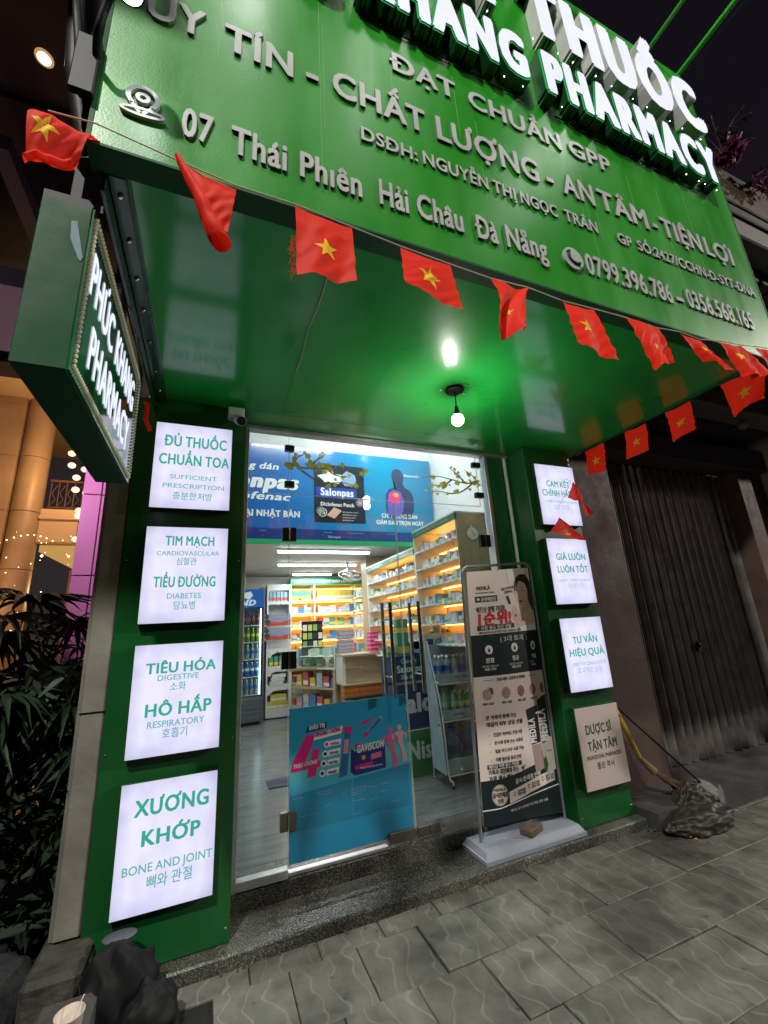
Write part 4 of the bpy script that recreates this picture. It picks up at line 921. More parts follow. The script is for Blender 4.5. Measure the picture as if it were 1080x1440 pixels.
def bottle_mesh(name, body, capc, h=.22, r=.031, label=None, big=False):
    b = MB(); 
    b.lathe((0, 0, 0), [(r*.9, 0), (r, .01), (r, h*.30), (r*.93, h*.34), (r, h*.38), (r, h*.62), (r*.85, h*.74), (r*.42, h*.86), (r*.40, h*.92)], 10, m=0)
    b.lathe((0, 0, h*.92), [(r*.46, 0), (r*.46, h*.08), (0, h*.081)], 8, m=1)
    if label: b.lathe((0, 0, 0), [(r*1.02, h*.40), (r*1.02, h*.60)], 10, m=2)
    me = bpy.data.meshes.new(name); me.from_pydata(b.v, [], b.f)
    for m in (body, capc, label or capc): me.materials.append(m)
    me.polygons.foreach_set('material_index', b.mi); me.polygons.foreach_set('use_smooth', b.sm); me.update(); return me
m_clear = mat('clear_bottle_water', (.55, .68, .78), .08, trans=.6); m_blue = mat('blue_label', (.02, .10, .45), .35); m_capw = mat('white_cap', (.75, .77, .8), .4)
m_green = mat('green_bottle', (.10, .30, .08), .12, trans=.3); m_yel = mat('yellow_label', (.65, .60, .05), .35); m_dark = mat('dark_bottle', (.02, .03, .06), .15); m_red = mat('red_label', (.55, .04, .03), .35)
BT = {'water': bottle_mesh('water', m_clear, m_capw, .22, .030, m_blue), 'tea': bottle_mesh('tea', m_green, m_yel, .22, .030, m_yel), 'dark': bottle_mesh('dark', m_dark, m_red, .2, .028, m_red), 'blue': bottle_mesh('blue', m_blue, m_capw, .22, .03, m_capw),
      'jug': bottle_mesh('jug', mat('blue_tinted_jug', (.16, .26, .38), .1, trans=.5), m_blue, .33, .085, mat('jug_label', (.02, .05, .16), .4)), 'grn': bottle_mesh('grn', mat('pale_green_bottle', (.45, .62, .50), .1, trans=.5), m_green, .23, .031, mat('mint_label', (.25, .55, .40), .4))}
def bottle(k, at, label, group, s=1):
    o = bpy.data.objects.new({'jug': 'water_jug'}.get(k, 'drink_bottle'), BT[k]); COL.objects.link(o); o.location = at; o.scale = (s, s, s); tag(o, label, 'bottle' if k != 'jug' else 'jug', group); return o
for zi, z in enumerate((1.62, 1.36, 1.10, .84, .58)):
    MB().box(.32, .80, 4.72, 5.20, z-.012, z).build('rack', 'white_pl', fr)
    for k in range(6): bottle(('dark', 'tea', 'water', 'blue', 'water')[zi], (.365+.074*k, 4.75, z+.001), 'bottle on the '+SHN[zi]+' rack from the top of the lit drinks fridge', 'bottles in the drinks fridge', .98)

# -- white display rack with openings, left back
wr = empty('display_rack', (1.09, 4.98, .15), 'white cardboard display rack with arched openings beside the fridge', 'display rack')
b = MB(); b.box(.90, .925, 4.95, 5.25, .17, 2.29); b.box(1.275, 1.296, 4.95, 5.25, .17, 2.29); b.box(.925, 1.275, 5.235, 5.25, .17, 2.29)
for z0, z1 in ((.17, .30), (.57, .66), (.86, .95), (1.16, 1.70), (1.95, 2.0), (2.19, 2.29)): b.box(.925, 1.275, 4.951, 4.965, z0, z1)
for z in (.30, .66, .95, 1.20, 2.0): b.box(.925, 1.275, 4.966, 5.234, z-.02, z)
b.build('rack_body', mat('white_board', (.70, .72, .74), .4), wr)
for z0, z1 in ((.57, .62), (.86, .92), (1.15, 1.17)):
    MB().add([(.926, 4.948, z1), (.926, 4.948, z0-.07), (.97, 4.948, z0-.06), (1.0, 4.948, z0-.015), (1.08, 4.948, z0+.01), (1.274, 4.948, z1)], [(0, 1, 2, 3, 4, 5)]).build('arch_flap', 'shelf_white', wr)
for k in range(4): goods('yellow_carton', (.965+.085*k, 5.0, .301), (.080, .09, .11), 0, 6, 'yellow carton in the lowest opening of the white rack', 'yellow cartons in the white rack')
for k in range(3): goods('yellow_carton', (1.02+.085*k, 5.0, .412), (.080, .09, .10), 0, 6, 'yellow carton in the lowest opening of the white rack', 'yellow cartons in the white rack')
for k in range(3): goods('white_carton', (1.07+.02*k, 5.0, .661+.055*k), (.22, .11, .05), 0, 9, 'flat white carton stacked in the middle opening of the white rack', 'white cartons in the white rack')
for k in range(4): goods('mint_carton', (.98+.08*k, 5.0, .951), (.06, .09, .15), 0, 4, 'green carton in the upper arched opening of the white rack', 'green cartons in the white rack')
for k in range(5): goods('blue_tin', (.965+.062*k, 5.0, 2.001), (.052, .09, .16), 0, 7, 'pale blue carton in the top opening of the white rack', 'blue cartons in the white rack')
for z, nm in ((1.595, 'upper'), (1.37, 'lower')):
    t = empty('shelf_advert', (.98, 4.80, z), nm+' red and blue product advert strip before the white rack', 'advert')
    MB().box(.72, 1.27, 4.80, 4.81, z, z+.19).build('card', mat('slate_blue_card', (.22, .30, .48), .4), t)
    b = MB(); b.add([(.72, 4.798, z), (1.27, 4.798, z), (1.27, 4.798, z+.09), (1.1, 4.798, z+.05), (.95, 4.798, z+.07), (.82, 4.798, z+.03)], [(0, 1, 2, 3, 4, 5)]); b.build('red_wave', mat('red_wave_print', (.50, .06, .03), .4), t)
    b = MB(); text(b, 'THUỐC BỔ MẮT', (.95, 4.797, z+.12), BX, BN, .03, width=.25, bold=.06); b.build('lettering', mat('pale_red_print', (.7, .3, .25), .5), t)
    b = MB(); b.lathe((.82, 4.797, z+.04), [(.07, 0), (0, -.002)], 16, axis='Y'); b.build('fruit_print', mat('orange_fruit_print', (.55, .33, .22), .5), t)
    b = MB(); b.lathe((.89, 4.7965, z+.06), [(.05, 0), (0, -.002)], 14, axis='Y'); b.lathe((.88, 4.7965, z+.15), [(.04, 0), (0, -.002)], 12, axis='Y'); b.build('portrait_print', mat('dark_brown_print', (.05, .035, .03), .5), t)
    MB().box(.70, .74, 4.79, 4.80, z+.03, z+.14).build('leaf_tab', mat('olive_tab', (.20, .28, .08), .5), t)
# low rack between white rack and counter: dark red tins and blue packs on oak shelves going back
lr = empty('low_display', (1.35, 4.0, .15), 'low oak shelf unit with snack packs left of the counter', 'shelves')
b = MB()
for z in (.45, .72, .98): b.obox((1.16, 3.95, z-.02), (.42, -.72, 0), (.30, .175, 0), (0, 0, .02))
b.obox((1.56, 3.24, .15), (.022, -.037, 0), (.30, .175, 0), (0, 0, .83)); b.obox((1.40, 4.10, .15), (.42, -.72, 0), (.02, .012, 0), (0, 0, .83)); b.build('shelf_unit', 'oak_h', lr)
for zi, z in enumerate((.15, .45, .72)):
    for k in range(6):
        f_ = (k+.5)/6; goods('snack_pack', (1.16+.42*f_+.09, 3.95-.72*f_+.05, z+.001), (.10, .10, random.uniform(.12, .2)), -1.0, random.choice((3, 3, 5, 1, 8, 6)), 'snack pack on the low oak shelves left of the counter', 'packs on the low oak shelves')
# gift box tower
for k in range(4): goods('gift_box', (1.355, 4.62, .15+.165*k), (.14, .2, .16), 0, (2, 5, 0, 5)[k], ('lowest', 'second', 'third', 'topmost')[k]+' box of the small tower behind the yellow cartons')
# -- glass display case and oak counter
gc = empty('display_case', (1.4, 3.6, .98), 'glass display case on the counter left of the oak front', 'display case')
A = Vector((1.58, 3.20, 0)); Bv = Vector((-.36, .68, 0)); Nn = Vector((.28, .15, 0))
b = MB(); b.obox(A+Vector((0, 0, .985)), Bv, (.006, .003, 0), (0, 0, .27)); b.obox(A+Vector((0, 0, 1.255)), Bv, Nn, (0, 0, .006)); b.obox(A+Vector((0, 0, .985)), (.003, -.006, 0), Nn, (0, 0, .27)); b.build('case_glass', 'glass_case', gc)
b = MB(); 
for q in (A, A+Bv, A+Nn, A+Bv+Nn): b.obox(q+Vector((-.005, -.005, .985)), (.012, 0, 0), (0, .012, 0), (0, 0, .28))
b.obox(A+Vector((0, 0, 1.12)), Bv, Nn, (0, 0, .006)); b.obox(A+Vector((0, 0, .96)), Bv, Nn, (0, 0, .02)); b.obox(A+Vector((-.004, -.004, 1.262)), Bv, (.014, .006, 0), (0, 0, .010)); b.build('case_frame', 'shelf_white', gc)
for k in range(6):
    f_ = (k+.5)/6; q = A+Bv*f_+Nn*.5; goods('remedy_box', (q.x, q.y, .981 if k % 2 else 1.127), (.10, .08, .1), -1.05, (4, 4, 1, 4, 2, 4)[k], 'green and pale remedy box inside the glass display case', 'boxes in the glass display case')
ct = empty('counter', (1.95, 3.05, .15), 'oak fronted sales counter in the middle of the shop', 'counter')
MB().bbox(1.645, 2.30, 2.905, 2.925, .80, 1.125, .002).build('front_panel', 'oak_h', ct)
MB().bbox(1.60, 2.32, 2.86, 3.35, 1.126, 1.155, .003).build('counter_top', 'oak_h', ct)
MB().bbox(1.60, 2.32, 2.87, 3.30, .775, .80, .003).build('ledge', 'oak_h', ct)
MB().box(1.60, 1.644, 2.91, 3.30, .80, 1.125).build('side_panel', 'shelf_white', ct)
MB().box(1.66, 2.32, 3.05, 3.28, .15, .775).build('base', 'oak', ct)
for k in range(3): 
    o = goods('orange_carton', (1.71+.205*k, 2.96, .665), (.20, .14, .105), 0, 6, 'orange carton in the row under the counter ledge', 'orange cartons under the counter')
    o.data = PKO if k else pack_mesh((.72, .22, .03), (.60, .16, .02), 'orange_carton'); PKO = o.data
MB().box(1.64, 2.3, 2.90, 3.04, .64, .664).build('under_shelf', 'oak_h', ct)
for k in range(6): goods('snack_pack', (1.69+.10*k, 2.96, .151), (.09, .1, .45), 0, (0, 5, 0, 6, 0, 3)[k], 'pack standing on the floor below the orange cartons', 'packs below the orange cartons')
for k in range(7):
    o = goods('blue_tray', (1.735+.004*(k % 2), 3.20, 1.156+.046*k), (.21, .12, .043), .03*(k % 3-1), 7, 'pale blue and lilac carton in the stack on the counter', 'stack of pale blue cartons on the counter')
PM = pack_mesh((.55, .02, .20), (.80, .30, .45), 'magenta_carton')
for k in range(5):
    o = goods('magenta_carton', (2.10, 2.98, 1.156+.052*k), (.20, .13, .050), .02*(k % 2), 8, 'magenta carton in the stack at the front of the counter', 'stack of magenta cartons on the counter'); 
    o.data = PM
MB().box(1.62, 1.98, 2.9, 3.1, 1.156, 1.160).build('paper_sheet', 'white_pl', label='white paper lying on the oak counter top', cat='paper')
# monitor, dark rack with sachets behind the counter
mr = empty('counter_stand', (1.45, 3.9, 1.15), 'dark sachet rack standing behind the glass display case', 'stand')
MB().box(1.30, 1.62, 3.99, 4.01, .98, 1.62).build('stand_board', 'black', mr)
b = MB(); 
for i in range(4):
    for j in range(5): b.box(1.315+.078*i, 1.375+.078*i, 3.975, 3.985, 1.0+.12*j, 1.09+.12*j, (i*3+j*5) % 4)
b.build('sachet', [mat('sachet_white', (.7, .7, .7), .4), mat('sachet_black', (.03, .03, .03), .4), mat('sachet_green', (.2, .4, .15), .4), mat('sachet_yellow', (.65, .55, .1), .4)], mr)
for k in range(7): goods('remedy_box', (1.24+.13*k, 4.35, .98+.0), (.11, .12, .22+.08*math.sin(k*3)), 0, MIX[k], 'remedy box standing behind the counter', 'boxes behind the counter')
MB().box(1.15, 2.05, 4.25, 4.45, .90, .979).build('back_counter', 'oak_h', label='narrow oak worktop behind the counter', cat='worktop')
# wall fan
wf = empty('wall_fan', (1.95, 3.55, 2.3), 'white oscillating fan under the ceiling before the back shelves', 'fan')
b = MB(); 
for rr, zz in ((.19, 0), (.15, -.03), (.10, -.045), (.19, .012)):
    b.tube([(1.95+rr*math.cos(a*PI/12), 3.5+rr*math.sin(a*PI/12)*.7, 2.25+zz+rr*math.sin(a*PI/12)*.45) for a in range(25)], .004, 5, caps=False)
for a in range(12): b.tube([(1.95, 3.5, 2.205), (1.95+.19*math.cos(a*PI/6), 3.5+.133*math.sin(a*PI/6), 2.25+.085*math.sin(a*PI/6))], .002, 4)
b.build('guard', 'white_pl', wf)
b = MB(); b.ball((1.95, 3.5, 2.235), .04, n=10); b.tube([(1.95, 3.5, 2.25), (1.94, 3.56, 2.34), (1.92, 3.6, 2.47)], .022, 8); b.ball((1.94, 3.56, 2.33), .05, n=10); b.build('motor', 'white_pl', wf)
b = MB()
for a in range(3):
    t0 = a*2*PI/3; b.fan((1.95, 3.5, 2.24), [(1.95+.15*math.cos(t0+q*.22), 3.5+.11*math.sin(t0+q*.22), 2.245+.068*math.sin(t0+q*.22)) for q in range(4)])
b.build('blade', mat('fan_blade', (.5, .55, .6), .3), wf)
MB().bbox(2.15, 2.42, 3.40, 3.55, 2.28, 2.42, .01).build('wall_unit', 'grey_pl', label='grey box fixed under the ceiling beside the wooden column', cat='box')

# -- posters and boxes on the floor behind the right door
pd = empty('poster_stack', (1.8, 1.33, .15), 'counter base wrapped in blue and green medicine posters', 'poster')
MB().box(1.62, 2.03, 1.33, 1.60, .152, 1.19).build('base', 'navy', pd)
MB().box(1.62, 2.03, 1.322, 1.329, .155, .530).build('green_poster', 'nis_green', pd)
MB().box(1.62, 2.03, 1.321, 1.329, .540, .935).build('navy_poster', 'navy', pd)
MB().box(1.62, 2.03, 1.315, 1.329, .96, 1.19).build('upper_poster', mat('petrol_print', (.015, .06, .17), .35), pd)
MB().box(1.62, 2.05, 1.31, 1.61, .937, .957).build('wood_ledge', 'oak_h', pd)
MB().box(1.62, 2.03, 1.3205, 1.322, .530, .540).build('white_line', 'white_print', pd)
b = MB(); text(b, 'Salonpas', (1.645, 1.3195, .690), BX, BN, .155, width=.80, bold=.10); text(b, 'Nis', (1.735, 1.3195, .295), BX, BN, .145, width=.24, bold=.07)
text(b, 'Cao dán', (1.715, 1.3145, 1.125), BX, BN, .04, width=.16, bold=.05); text(b, 'Salonpas', (1.665, 1.3145, 1.045), BX, BN, .06, width=.30, bold=.09); text(b, 'Dịu đau', (1.71, 1.3145, .985), BX, BN, .035, width=.15, bold=.06)
b.build('lettering', 'white_print', pd)
for k, (x, w, h, c) in enumerate(((1.78, .12, .20, 4), (1.78, .12, .145, 4), (1.93, .10, .13, 1), (1.66, .1, .1, 0))):
    goods('green_pack', (x, 1.42, 1.191+(.2 if k == 1 else 0)), (w, .08, h), 0, c, ('lower green carton standing on the blue postered counter', 'upper green carton stacked on another over the blue posters', 'pale carton right of the green cartons above the blue posters', 'small pale carton left of the green cartons')[k])
b = MB(); b.box(1.83, 2.02, 1.38, 1.5, 1.191, 1.31); b.build('grey_bag', 'grey_pl', label='grey bag on the postered counter behind the right handle', cat='bag')
# -- water rack
rk = empty('water_rack', (2.08, .98, .15), 'white wire drinks rack with pale blue side panel and three tiers of bottles', 'drinks rack')
M['rack_blue'] = mat('pale_blue_print', (.40, .53, .66), .35, noise=.15, nscale=9)
zs = [(1.36, 1.16), (1.10, 1.13), (.93, 1.0), (.70, .95), (.27, .92)]
b = MB(); side = [(1.915, 1.165, 1.31), (1.915, 1.20, .25), (1.915, .955, .24), (1.915, .975, .55), (1.915, 1.02, .85), (1.915, 1.12, 1.15)]
b.add(side+[(x-.006, y, z) for x, y, z in side], [(0, 1, 2, 3, 4, 5), (11, 10, 9, 8, 7, 6)]+[(i, (i+1) % 6, (i+1) % 6+6, i+6) for i in range(6)]); b.build('side_panel', 'rack_blue', rk)
b = MB(); b.tube(smooth_pts([(1.922, 1.15, 1.32), (1.922, 1.10, 1.13), (1.922, 1.0, .85), (1.922, .955, .55), (1.922, .94, .24), (1.935, .905, .20), (1.935, .90, .16)], 5), .007, 8); b.tube([(1.922, 1.2, 1.31), (1.922, 1.21, .16)], .007, 8)
b.tube([(2.40, 1.15, 1.32), (2.40, 1.0, .85), (2.40, .94, .24), (2.40, .90, .16)], .007, 8); b.build('side_rail', 'white_pl', rk)
b = MB(); b.tube([(1.935, .90, .152), (1.935, .90, .175)], .009, 8); b.build('foot', 'black', rk)
MB().box(1.915, 2.41, 1.20, 1.21, 1.12, 1.385).build('header_board', 'rack_blue', rk)
b = MB(); b.box(1.94, 2.015, 1.193, 1.199, 1.285, 1.335); b.build('header_badge', 'navy', rk)
b = MB(); text(b, 'AQUAFINA', (2.035, 1.1985, 1.285), BX, BN, .05, width=.21, bold=.03, track=.05); text(b, 'nuoc tinh khiet', (2.045, 1.1985, 1.262), BX, BN, .010, width=.17); b.build('header_lettering', 'navy', rk)
for i, (z, y0) in enumerate(((.955, 1.00), (.66, .955), (.25, .935))):
    MB().box(1.925, 2.40, y0, 1.2, z, z+.008).build('tier', 'white_pl', rk)
    b = MB(); b.box(1.925, 2.40, y0-.008, y0, z-.0, z+.075 if i < 2 else z+.11); b = b.build('tier_front', 'rack_blue', rk)
    b = MB(); b.tube([(1.925, y0-.012, z-.012), (2.40, y0-.012, z-.012)], .006, 6); b.build('tier_rail', 'white_pl', rk)
b = MB(); text(b, 'PURE WATER', (2.10, .9905, .985), BX, BN, .022, width=.16, bold=.05); text(b, 'sparkling', (2.03, .9455, .69), BX, BN, .022, width=.10, bold=.05); b.build('tier_lettering', 'navy', rk)
for i in range(6):
    for j in range(2):
        bottle('water', (1.975+.078*i, 1.035+.075*j, .964), 'water bottle with white cap on the top tier of the rack', 'water bottles on the top tier of the rack', 1.02)
        bottle(('grn', 'grn', 'tea', 'tea', 'tea', 'water')[i], (1.975+.078*i, .995+.075*j, .669), 'green or yellow drink bottle on the middle tier of the rack', 'drink bottles on the middle tier of the rack', .95)
for i in range(3): bottle('jug', (2.03+.175*i, 1.03, .259), ('leftmost', 'middle', 'right')[i]+' large water jug on the lowest tier of the rack', 'large water jugs on the lowest tier')
plush = empty('plush_toy', (2.17, 1.35, 1.4), 'small white and brown plush toys sitting above the drinks rack', 'toy')
MB().box(1.95, 2.045, 1.24, 1.5, 1.35, 1.382).build('ledge', 'oak_h', plush)
b = MB()
for x, s_ in ((2.07, .028), (2.13, .045), (2.20, .03)): b.ball((x, 1.30, 1.40), s_, n=10); b.ball((x-s_*.6, 1.30, 1.40+s_*.9), s_*.35, n=6); b.ball((x+s_*.6, 1.30, 1.40+s_*.9), s_*.35, n=6)
b.build('plush_body', mat('plush_white', (.6, .5, .45), .9), plush)
b = MB(); b.ball((2.05, 1.29, 1.38), .03, n=8); b.ball((2.24, 1.29, 1.385), .03, n=8); b.build('plush_brown', mat('plush_brown', (.25, .08, .04), .9), plush)
MB().box(.56, .86, 1.75, 1.98, .149, .156).build('floor_mat', mat('navy_mat', (.03, .035, .09), .8), label='small dark blue mat on the grey shop floor', cat='mat')

# ------------------------------------------------------------------ poster on the left door
pp = empty('door_poster', (.88, .272, .205), 'blue medicine poster covering the lower half of the left glass door', 'poster')
M['poster'] = gradient('teal_blue_poster', [(0, (.018, .22, .40)), (.40, (.020, .27, .45)), (.58, (.10, .48, .56)), (.70, (.018, .32, .52)), (1, (.014, .28, .50))], 'Z', .3, coat=.3)
MB().box(.481, 1.268, .2725, .2745, .207, 1.018).build('print', 'poster', pp)
def pl(pts, name, m, y=.2718): 
    b = MB(); b.add([(x, y, z) for x, z in pts], [tuple(range(len(pts)))]); return b.build(name, m, pp)
M['mag'] = mat('magenta_print', (.68, .012, .20), .35); M['pnavy'] = mat('poster_navy_print', (.015, .015, .16), .35); M['pwhite'] = mat('poster_white_print', (.78, .78, .80), .4)
pl([(.490, .665), (.500, .722), (.590, .862), (.648, .850), (.578, .712), (.610, .710), (.625, .770), (.668, .778), (.655, .712), (.672, .710), (.668, .672), (.650, .672), (.642, .628), (.590, .628), (.600, .672)], 'big_four', 'mag')
pl([(.582, .872), (.597, .906), (.720, .918), (.712, .882)], 'navy_tab', 'pnavy', .2714)
pl([(.630, .822), (.640, .862), (.818, .882), (.808, .840)], 'white_tab', 'pwhite', .2712)
b = MB(); text(b, 'ĐIỀU TRỊ', (.602, .2708, .884), BX, BN, .022, width=.10, bold=.09, shear=.15, rise=.06); text(b, 'TRIỆU CHỨNG', (.505, .2708, .688), BX, BN, .019, width=.145, bold=.09, shear=.15, rise=.05)
text(b, 'GAVISCON', (.905, .2702, .712), BX, BN, .040, width=.185, bold=.08, shear=.15, rise=.06)
text(b, 'Mang lai cam giac de chiu', (.925, .2700, .620), BX, BN, .009, width=.15, bold=.05)
b.build('lettering', 'pwhite', pp)
b = MB(); text(b, 'NHANH CHÓNG', (.642, .2706, .840), BX, BN, .024, width=.162, bold=.09, shear=.15, rise=.09); b.build('red_lettering', 'mag', pp)
for k in range(4):
    z = .790-.052*k; pl([(.725-.006*k, z-.016), (.728-.006*k, z+.016), (.805-.006*k, z+.020), (.802-.006*k, z-.012)], 'symptom_tab', 'pwhite', .2714)
    b = MB(); b.lathe((.712-.010*k, .2713, z), [(.019, 0), (0, -.001)], 14, axis='Y'); b.build('symptom_icon', 'pwhite', pp)
    b = MB(); b.lathe((.712-.010*k, .2708, z), [(.011, 0), (0, -.001)], 10, axis='Y'); text(b, ('Ợ NÓNG', 'ĐẦY HƠI', 'KHÓ TIÊU', 'ĐAU RÁT')[k], (.738-.006*k, .2706, z-.008), BX, BN, .013, width=.055, bold=.04); b.build('symptom_lettering', 'mag' if k == 0 else 'pnavy', pp)
pl([(.785, .592), (.832, .840), (.872, .845), (.838, .600)], 'sachet_print', mat('sachet_blue_print', (.03, .12, .32), .35)); pl([(.825, .840), (.833, .872), (.882, .872), (.875, .832)], 'sachet_cap', 'mag', .2714); pl([(.815, .72), (.828, .80), (.860, .80), (.850, .72)], 'sachet_label', mat('pale_pink_print', (.55, .25, .35), .4), .2712)
pl([(.862, .612), (.868, .745), (.895, .72), (.890, .588)], 'pack_side', 'pnavy'); pl([(.890, .588), (.895, .72), (1.100, .735), (1.100, .600)], 'pack_front', mat('deep_pack_blue', (.02, .03, .18), .35))
pl([(.890, .618), (.892, .640), (1.01, .650), (1.01, .630)], 'pack_band', 'mag', .2713); pl([(.895, .735), (.895, .765), (.935, .770), (.935, .742)], 'pack_flap', 'mag', .2713)
b = MB(); b.lathe((.950, .2710, .680), [(.014, 0), (0, -.001)], 12, axis='Y'); b.build('sun_print', mat('amber_print', (.70, .32, .03), .4), pp); pl([(1.0, .660), (1.0, .692), (1.07, .70), (1.075, .668)], 'pink_label', mat('pink_print', (.60, .15, .28), .4), .2711)
pl([(.935, .865), (.94, .885), (1.02, .905), (1.02, .888)], 'stick_print', 'mag'); pl([(.955, .795), (.965, .815), (1.08, .912), (1.09, .890)], 'stick_glow', mat('icy_print', (.18, .42, .52), .35), .2716); pl([(.965, .80), (.973, .815), (1.07, .898), (1.078, .880)], 'stick_print', mat('violet_stick_print', (.12, .05, .30), .35), .2712); pl([(.955, .79), (.965, .825), (.99, .825), (.985, .80)], 'stick_tip', 'mag', .2710)
def small_man(cx, zf, s_, m):
    b = MB()
    q = lambda pts: b.add([(cx+x*s_, .2712-.00006*len(b.f), zf+z*s_) for x, z in pts], [tuple(range(len(pts)))])
    q([(-.10, .60), (-.13, .80), (-.10, .84), (.10, .84), (.13, .80), (.09, .55)]); q([(-.08, .58), (.09, .56), (.13, .28), (.10, .02), (.03, .0), (.04, .28)]); q([(-.09, .6), (.02, .58), (.16, .30), (.20, .04), (.12, .0), (.08, .24)])
    q([(-.05, .86), (-.06, .93), (-.03, .97), (.03, .97), (.06, .93), (.05, .86)]); q([(-.09, .93), (-.05, .99), (.0, 1.01), (.05, .99), (.09, .93)]); q([(-.13, .82), (-.27, .74), (-.22, .62), (-.17, .66), (-.20, .72), (-.11, .74)]); q([(.13, .82), (.24, .72), (.20, .60), (.15, .64), (.18, .70), (.11, .74)])
    return b.build('worker_print', m, pp)
small_man(1.140, .590, .24, mat('pink_worker_print', (.62, .10, .28), .4)); small_man(1.208, .612, .225, mat('pale_worker_print', (.62, .38, .40), .4))
b = MB()
for (x, z, w) in ((.50, .525, .06), (.64, .535, .10), (.66, .52, .08), (.80, .505, .04), (.86, .52, .10), (.86, .508, .14), (.86, .495, .10), (.86, .482, .07), (.99, .505, .04), (1.05, .51, .07), (.55, .43, .09), (.70, .46, .04), (.60, .32, .05), (.87, .38, .05), (.98, .44, .05), (1.12, .40, .06), (.87, .45, .08), (1.06, .47, .05), (1.0, .36, .1)):
    text(b, 'thong tin chi tiet', (x, .2720, z), BX, BN, .006, width=w, bold=.02)
b.build('fine_print', mat('faint_print', (.26, .42, .50), .5), pp)
pl([(.487, .36), (.487, .545), (.868, .575), (.868, .36)], 'info_box', mat('box_tint', (.020, .20, .33), .35), .2722); pl([(.876, .36), (.876, .575), (1.262, .60), (1.262, .36)], 'info_box', mat('box_tint2', (.018, .185, .32), .35), .2722)

# ------------------------------------------------------------------ apricot blossom stickers on the glass
M['petal'] = mat('yellow_sticker', (.46, .42, .045), .5); M['twig'] = mat('brown_sticker', (.12, .05, .03), .5); M['petal2'] = mat('pale_yellow_sticker', (.62, .60, .22), .5)
def blossom(x0, x1, z0, z1, flip, lab, seed):
    rnd = random.Random(seed)
    st = empty('blossom_sticker', ((x0+x1)/2, .273, z0), lab, 'sticker'); Yg = .2736
    tw = MB(); pe = MB()
    def X(u): return x0+(x1-x0)*(1-u if flip else u)
    stems = [[(0, .62), (.22, .52), (.45, .60), (.7, .66), (1, .55)], [(.08, .58), (.3, .25), (.48, .16), (.7, .2), (.86, .12)], [(.22, .52), (.36, .80), (.48, 1.0)], [(.0, .5), (.10, .8), (.22, .95)], [(.45, .60), (.6, .4), (.8, .38)]]
    for s_ in stems:
        P = smooth_pts([(X(u), Yg, z0+(z1-z0)*v) for u, v in s_], 4)
        for i in range(len(P)-1):
            d = (P[i+1]-P[i]); n_ = Vector((-d.z, 0, d.x)).normalized()*(.006*(1-i/len(P))+.0012); tw.add([P[i]+n_, P[i]-n_, P[i+1]-n_, P[i+1]+n_], [(0, 1, 2, 3)])
        for k in range(12):
            p = P[rnd.randrange(len(P))]; r = rnd.choice((.007, .010, .014, .020)); cx = p.x+rnd.uniform(-.02, .02); cz = p.z+rnd.uniform(-.025, .025); e = rnd.uniform(0, .0006)
            pe.fan((cx, Yg-.0006-e, cz), [(cx+r*(1+.28*math.cos(5*a))*math.cos(a), Yg-.0006-e, cz+r*(1+.28*math.cos(5*a))*math.sin(a)) for a in [2*PI*q/20 for q in range(20)]], m=rnd.random() < .25)
    tw.build('twig', 'twig', st); pe.build('blossom', ['petal', 'petal2'], st)
blossom(.475, 1.05, 2.47, 2.745, False, 'yellow apricot blossom sticker at the upper left of the glass', 3)
blossom(1.50, 2.09, 2.46, 2.74, True, 'yellow apricot blossom sticker at the upper right of the glass', 8)
rp = random.Random(5); st = empty('petal_sticker', (1.2, .273, 1.4), 'loose yellow petal stickers scattered over the two glass doors', 'sticker')
b = MB()
for i in range(46):
    cx, cz = rp.uniform(.22, 2.05), rp.uniform(1.03, 2.35) if i < 36 else rp.uniform(.3, 1.0)
    if i >= 36: cx = rp.uniform(1.32, 2.0)
    r = rp.choice((.005, .007, .009, .011)); a0 = rp.random()*3
    b.fan((cx, .2735, cz), [(cx+r*(1+.15*math.sin(3*a))*math.cos(a+a0), .2735, cz+r*.8*math.sin(a+a0)) for a in [2*PI*q/10 for q in range(10)]], m=i % 4 == 0)
b.build('petal', ['petal', 'petal2'], st)
b = MB()
for cx, cz in ((.70, 2.30), (1.0, 2.375)):
    for k in range(6):
        a = k*PI/6; d = Vector((math.cos(a), 0, math.sin(a))); n_ = Vector((-d.z, 0, d.x))*.003; c_ = Vector((cx, .2735-.0002*k, cz)); b.add([c_-d*.032+n_, c_-d*.032-n_, c_+d*.032-n_, c_+d*.032+n_], [(0, 1, 2, 3)])
b.build('snowflake_sticker', 'white_print', label='two white snowflake stickers on the glass above the left door', cat='sticker')
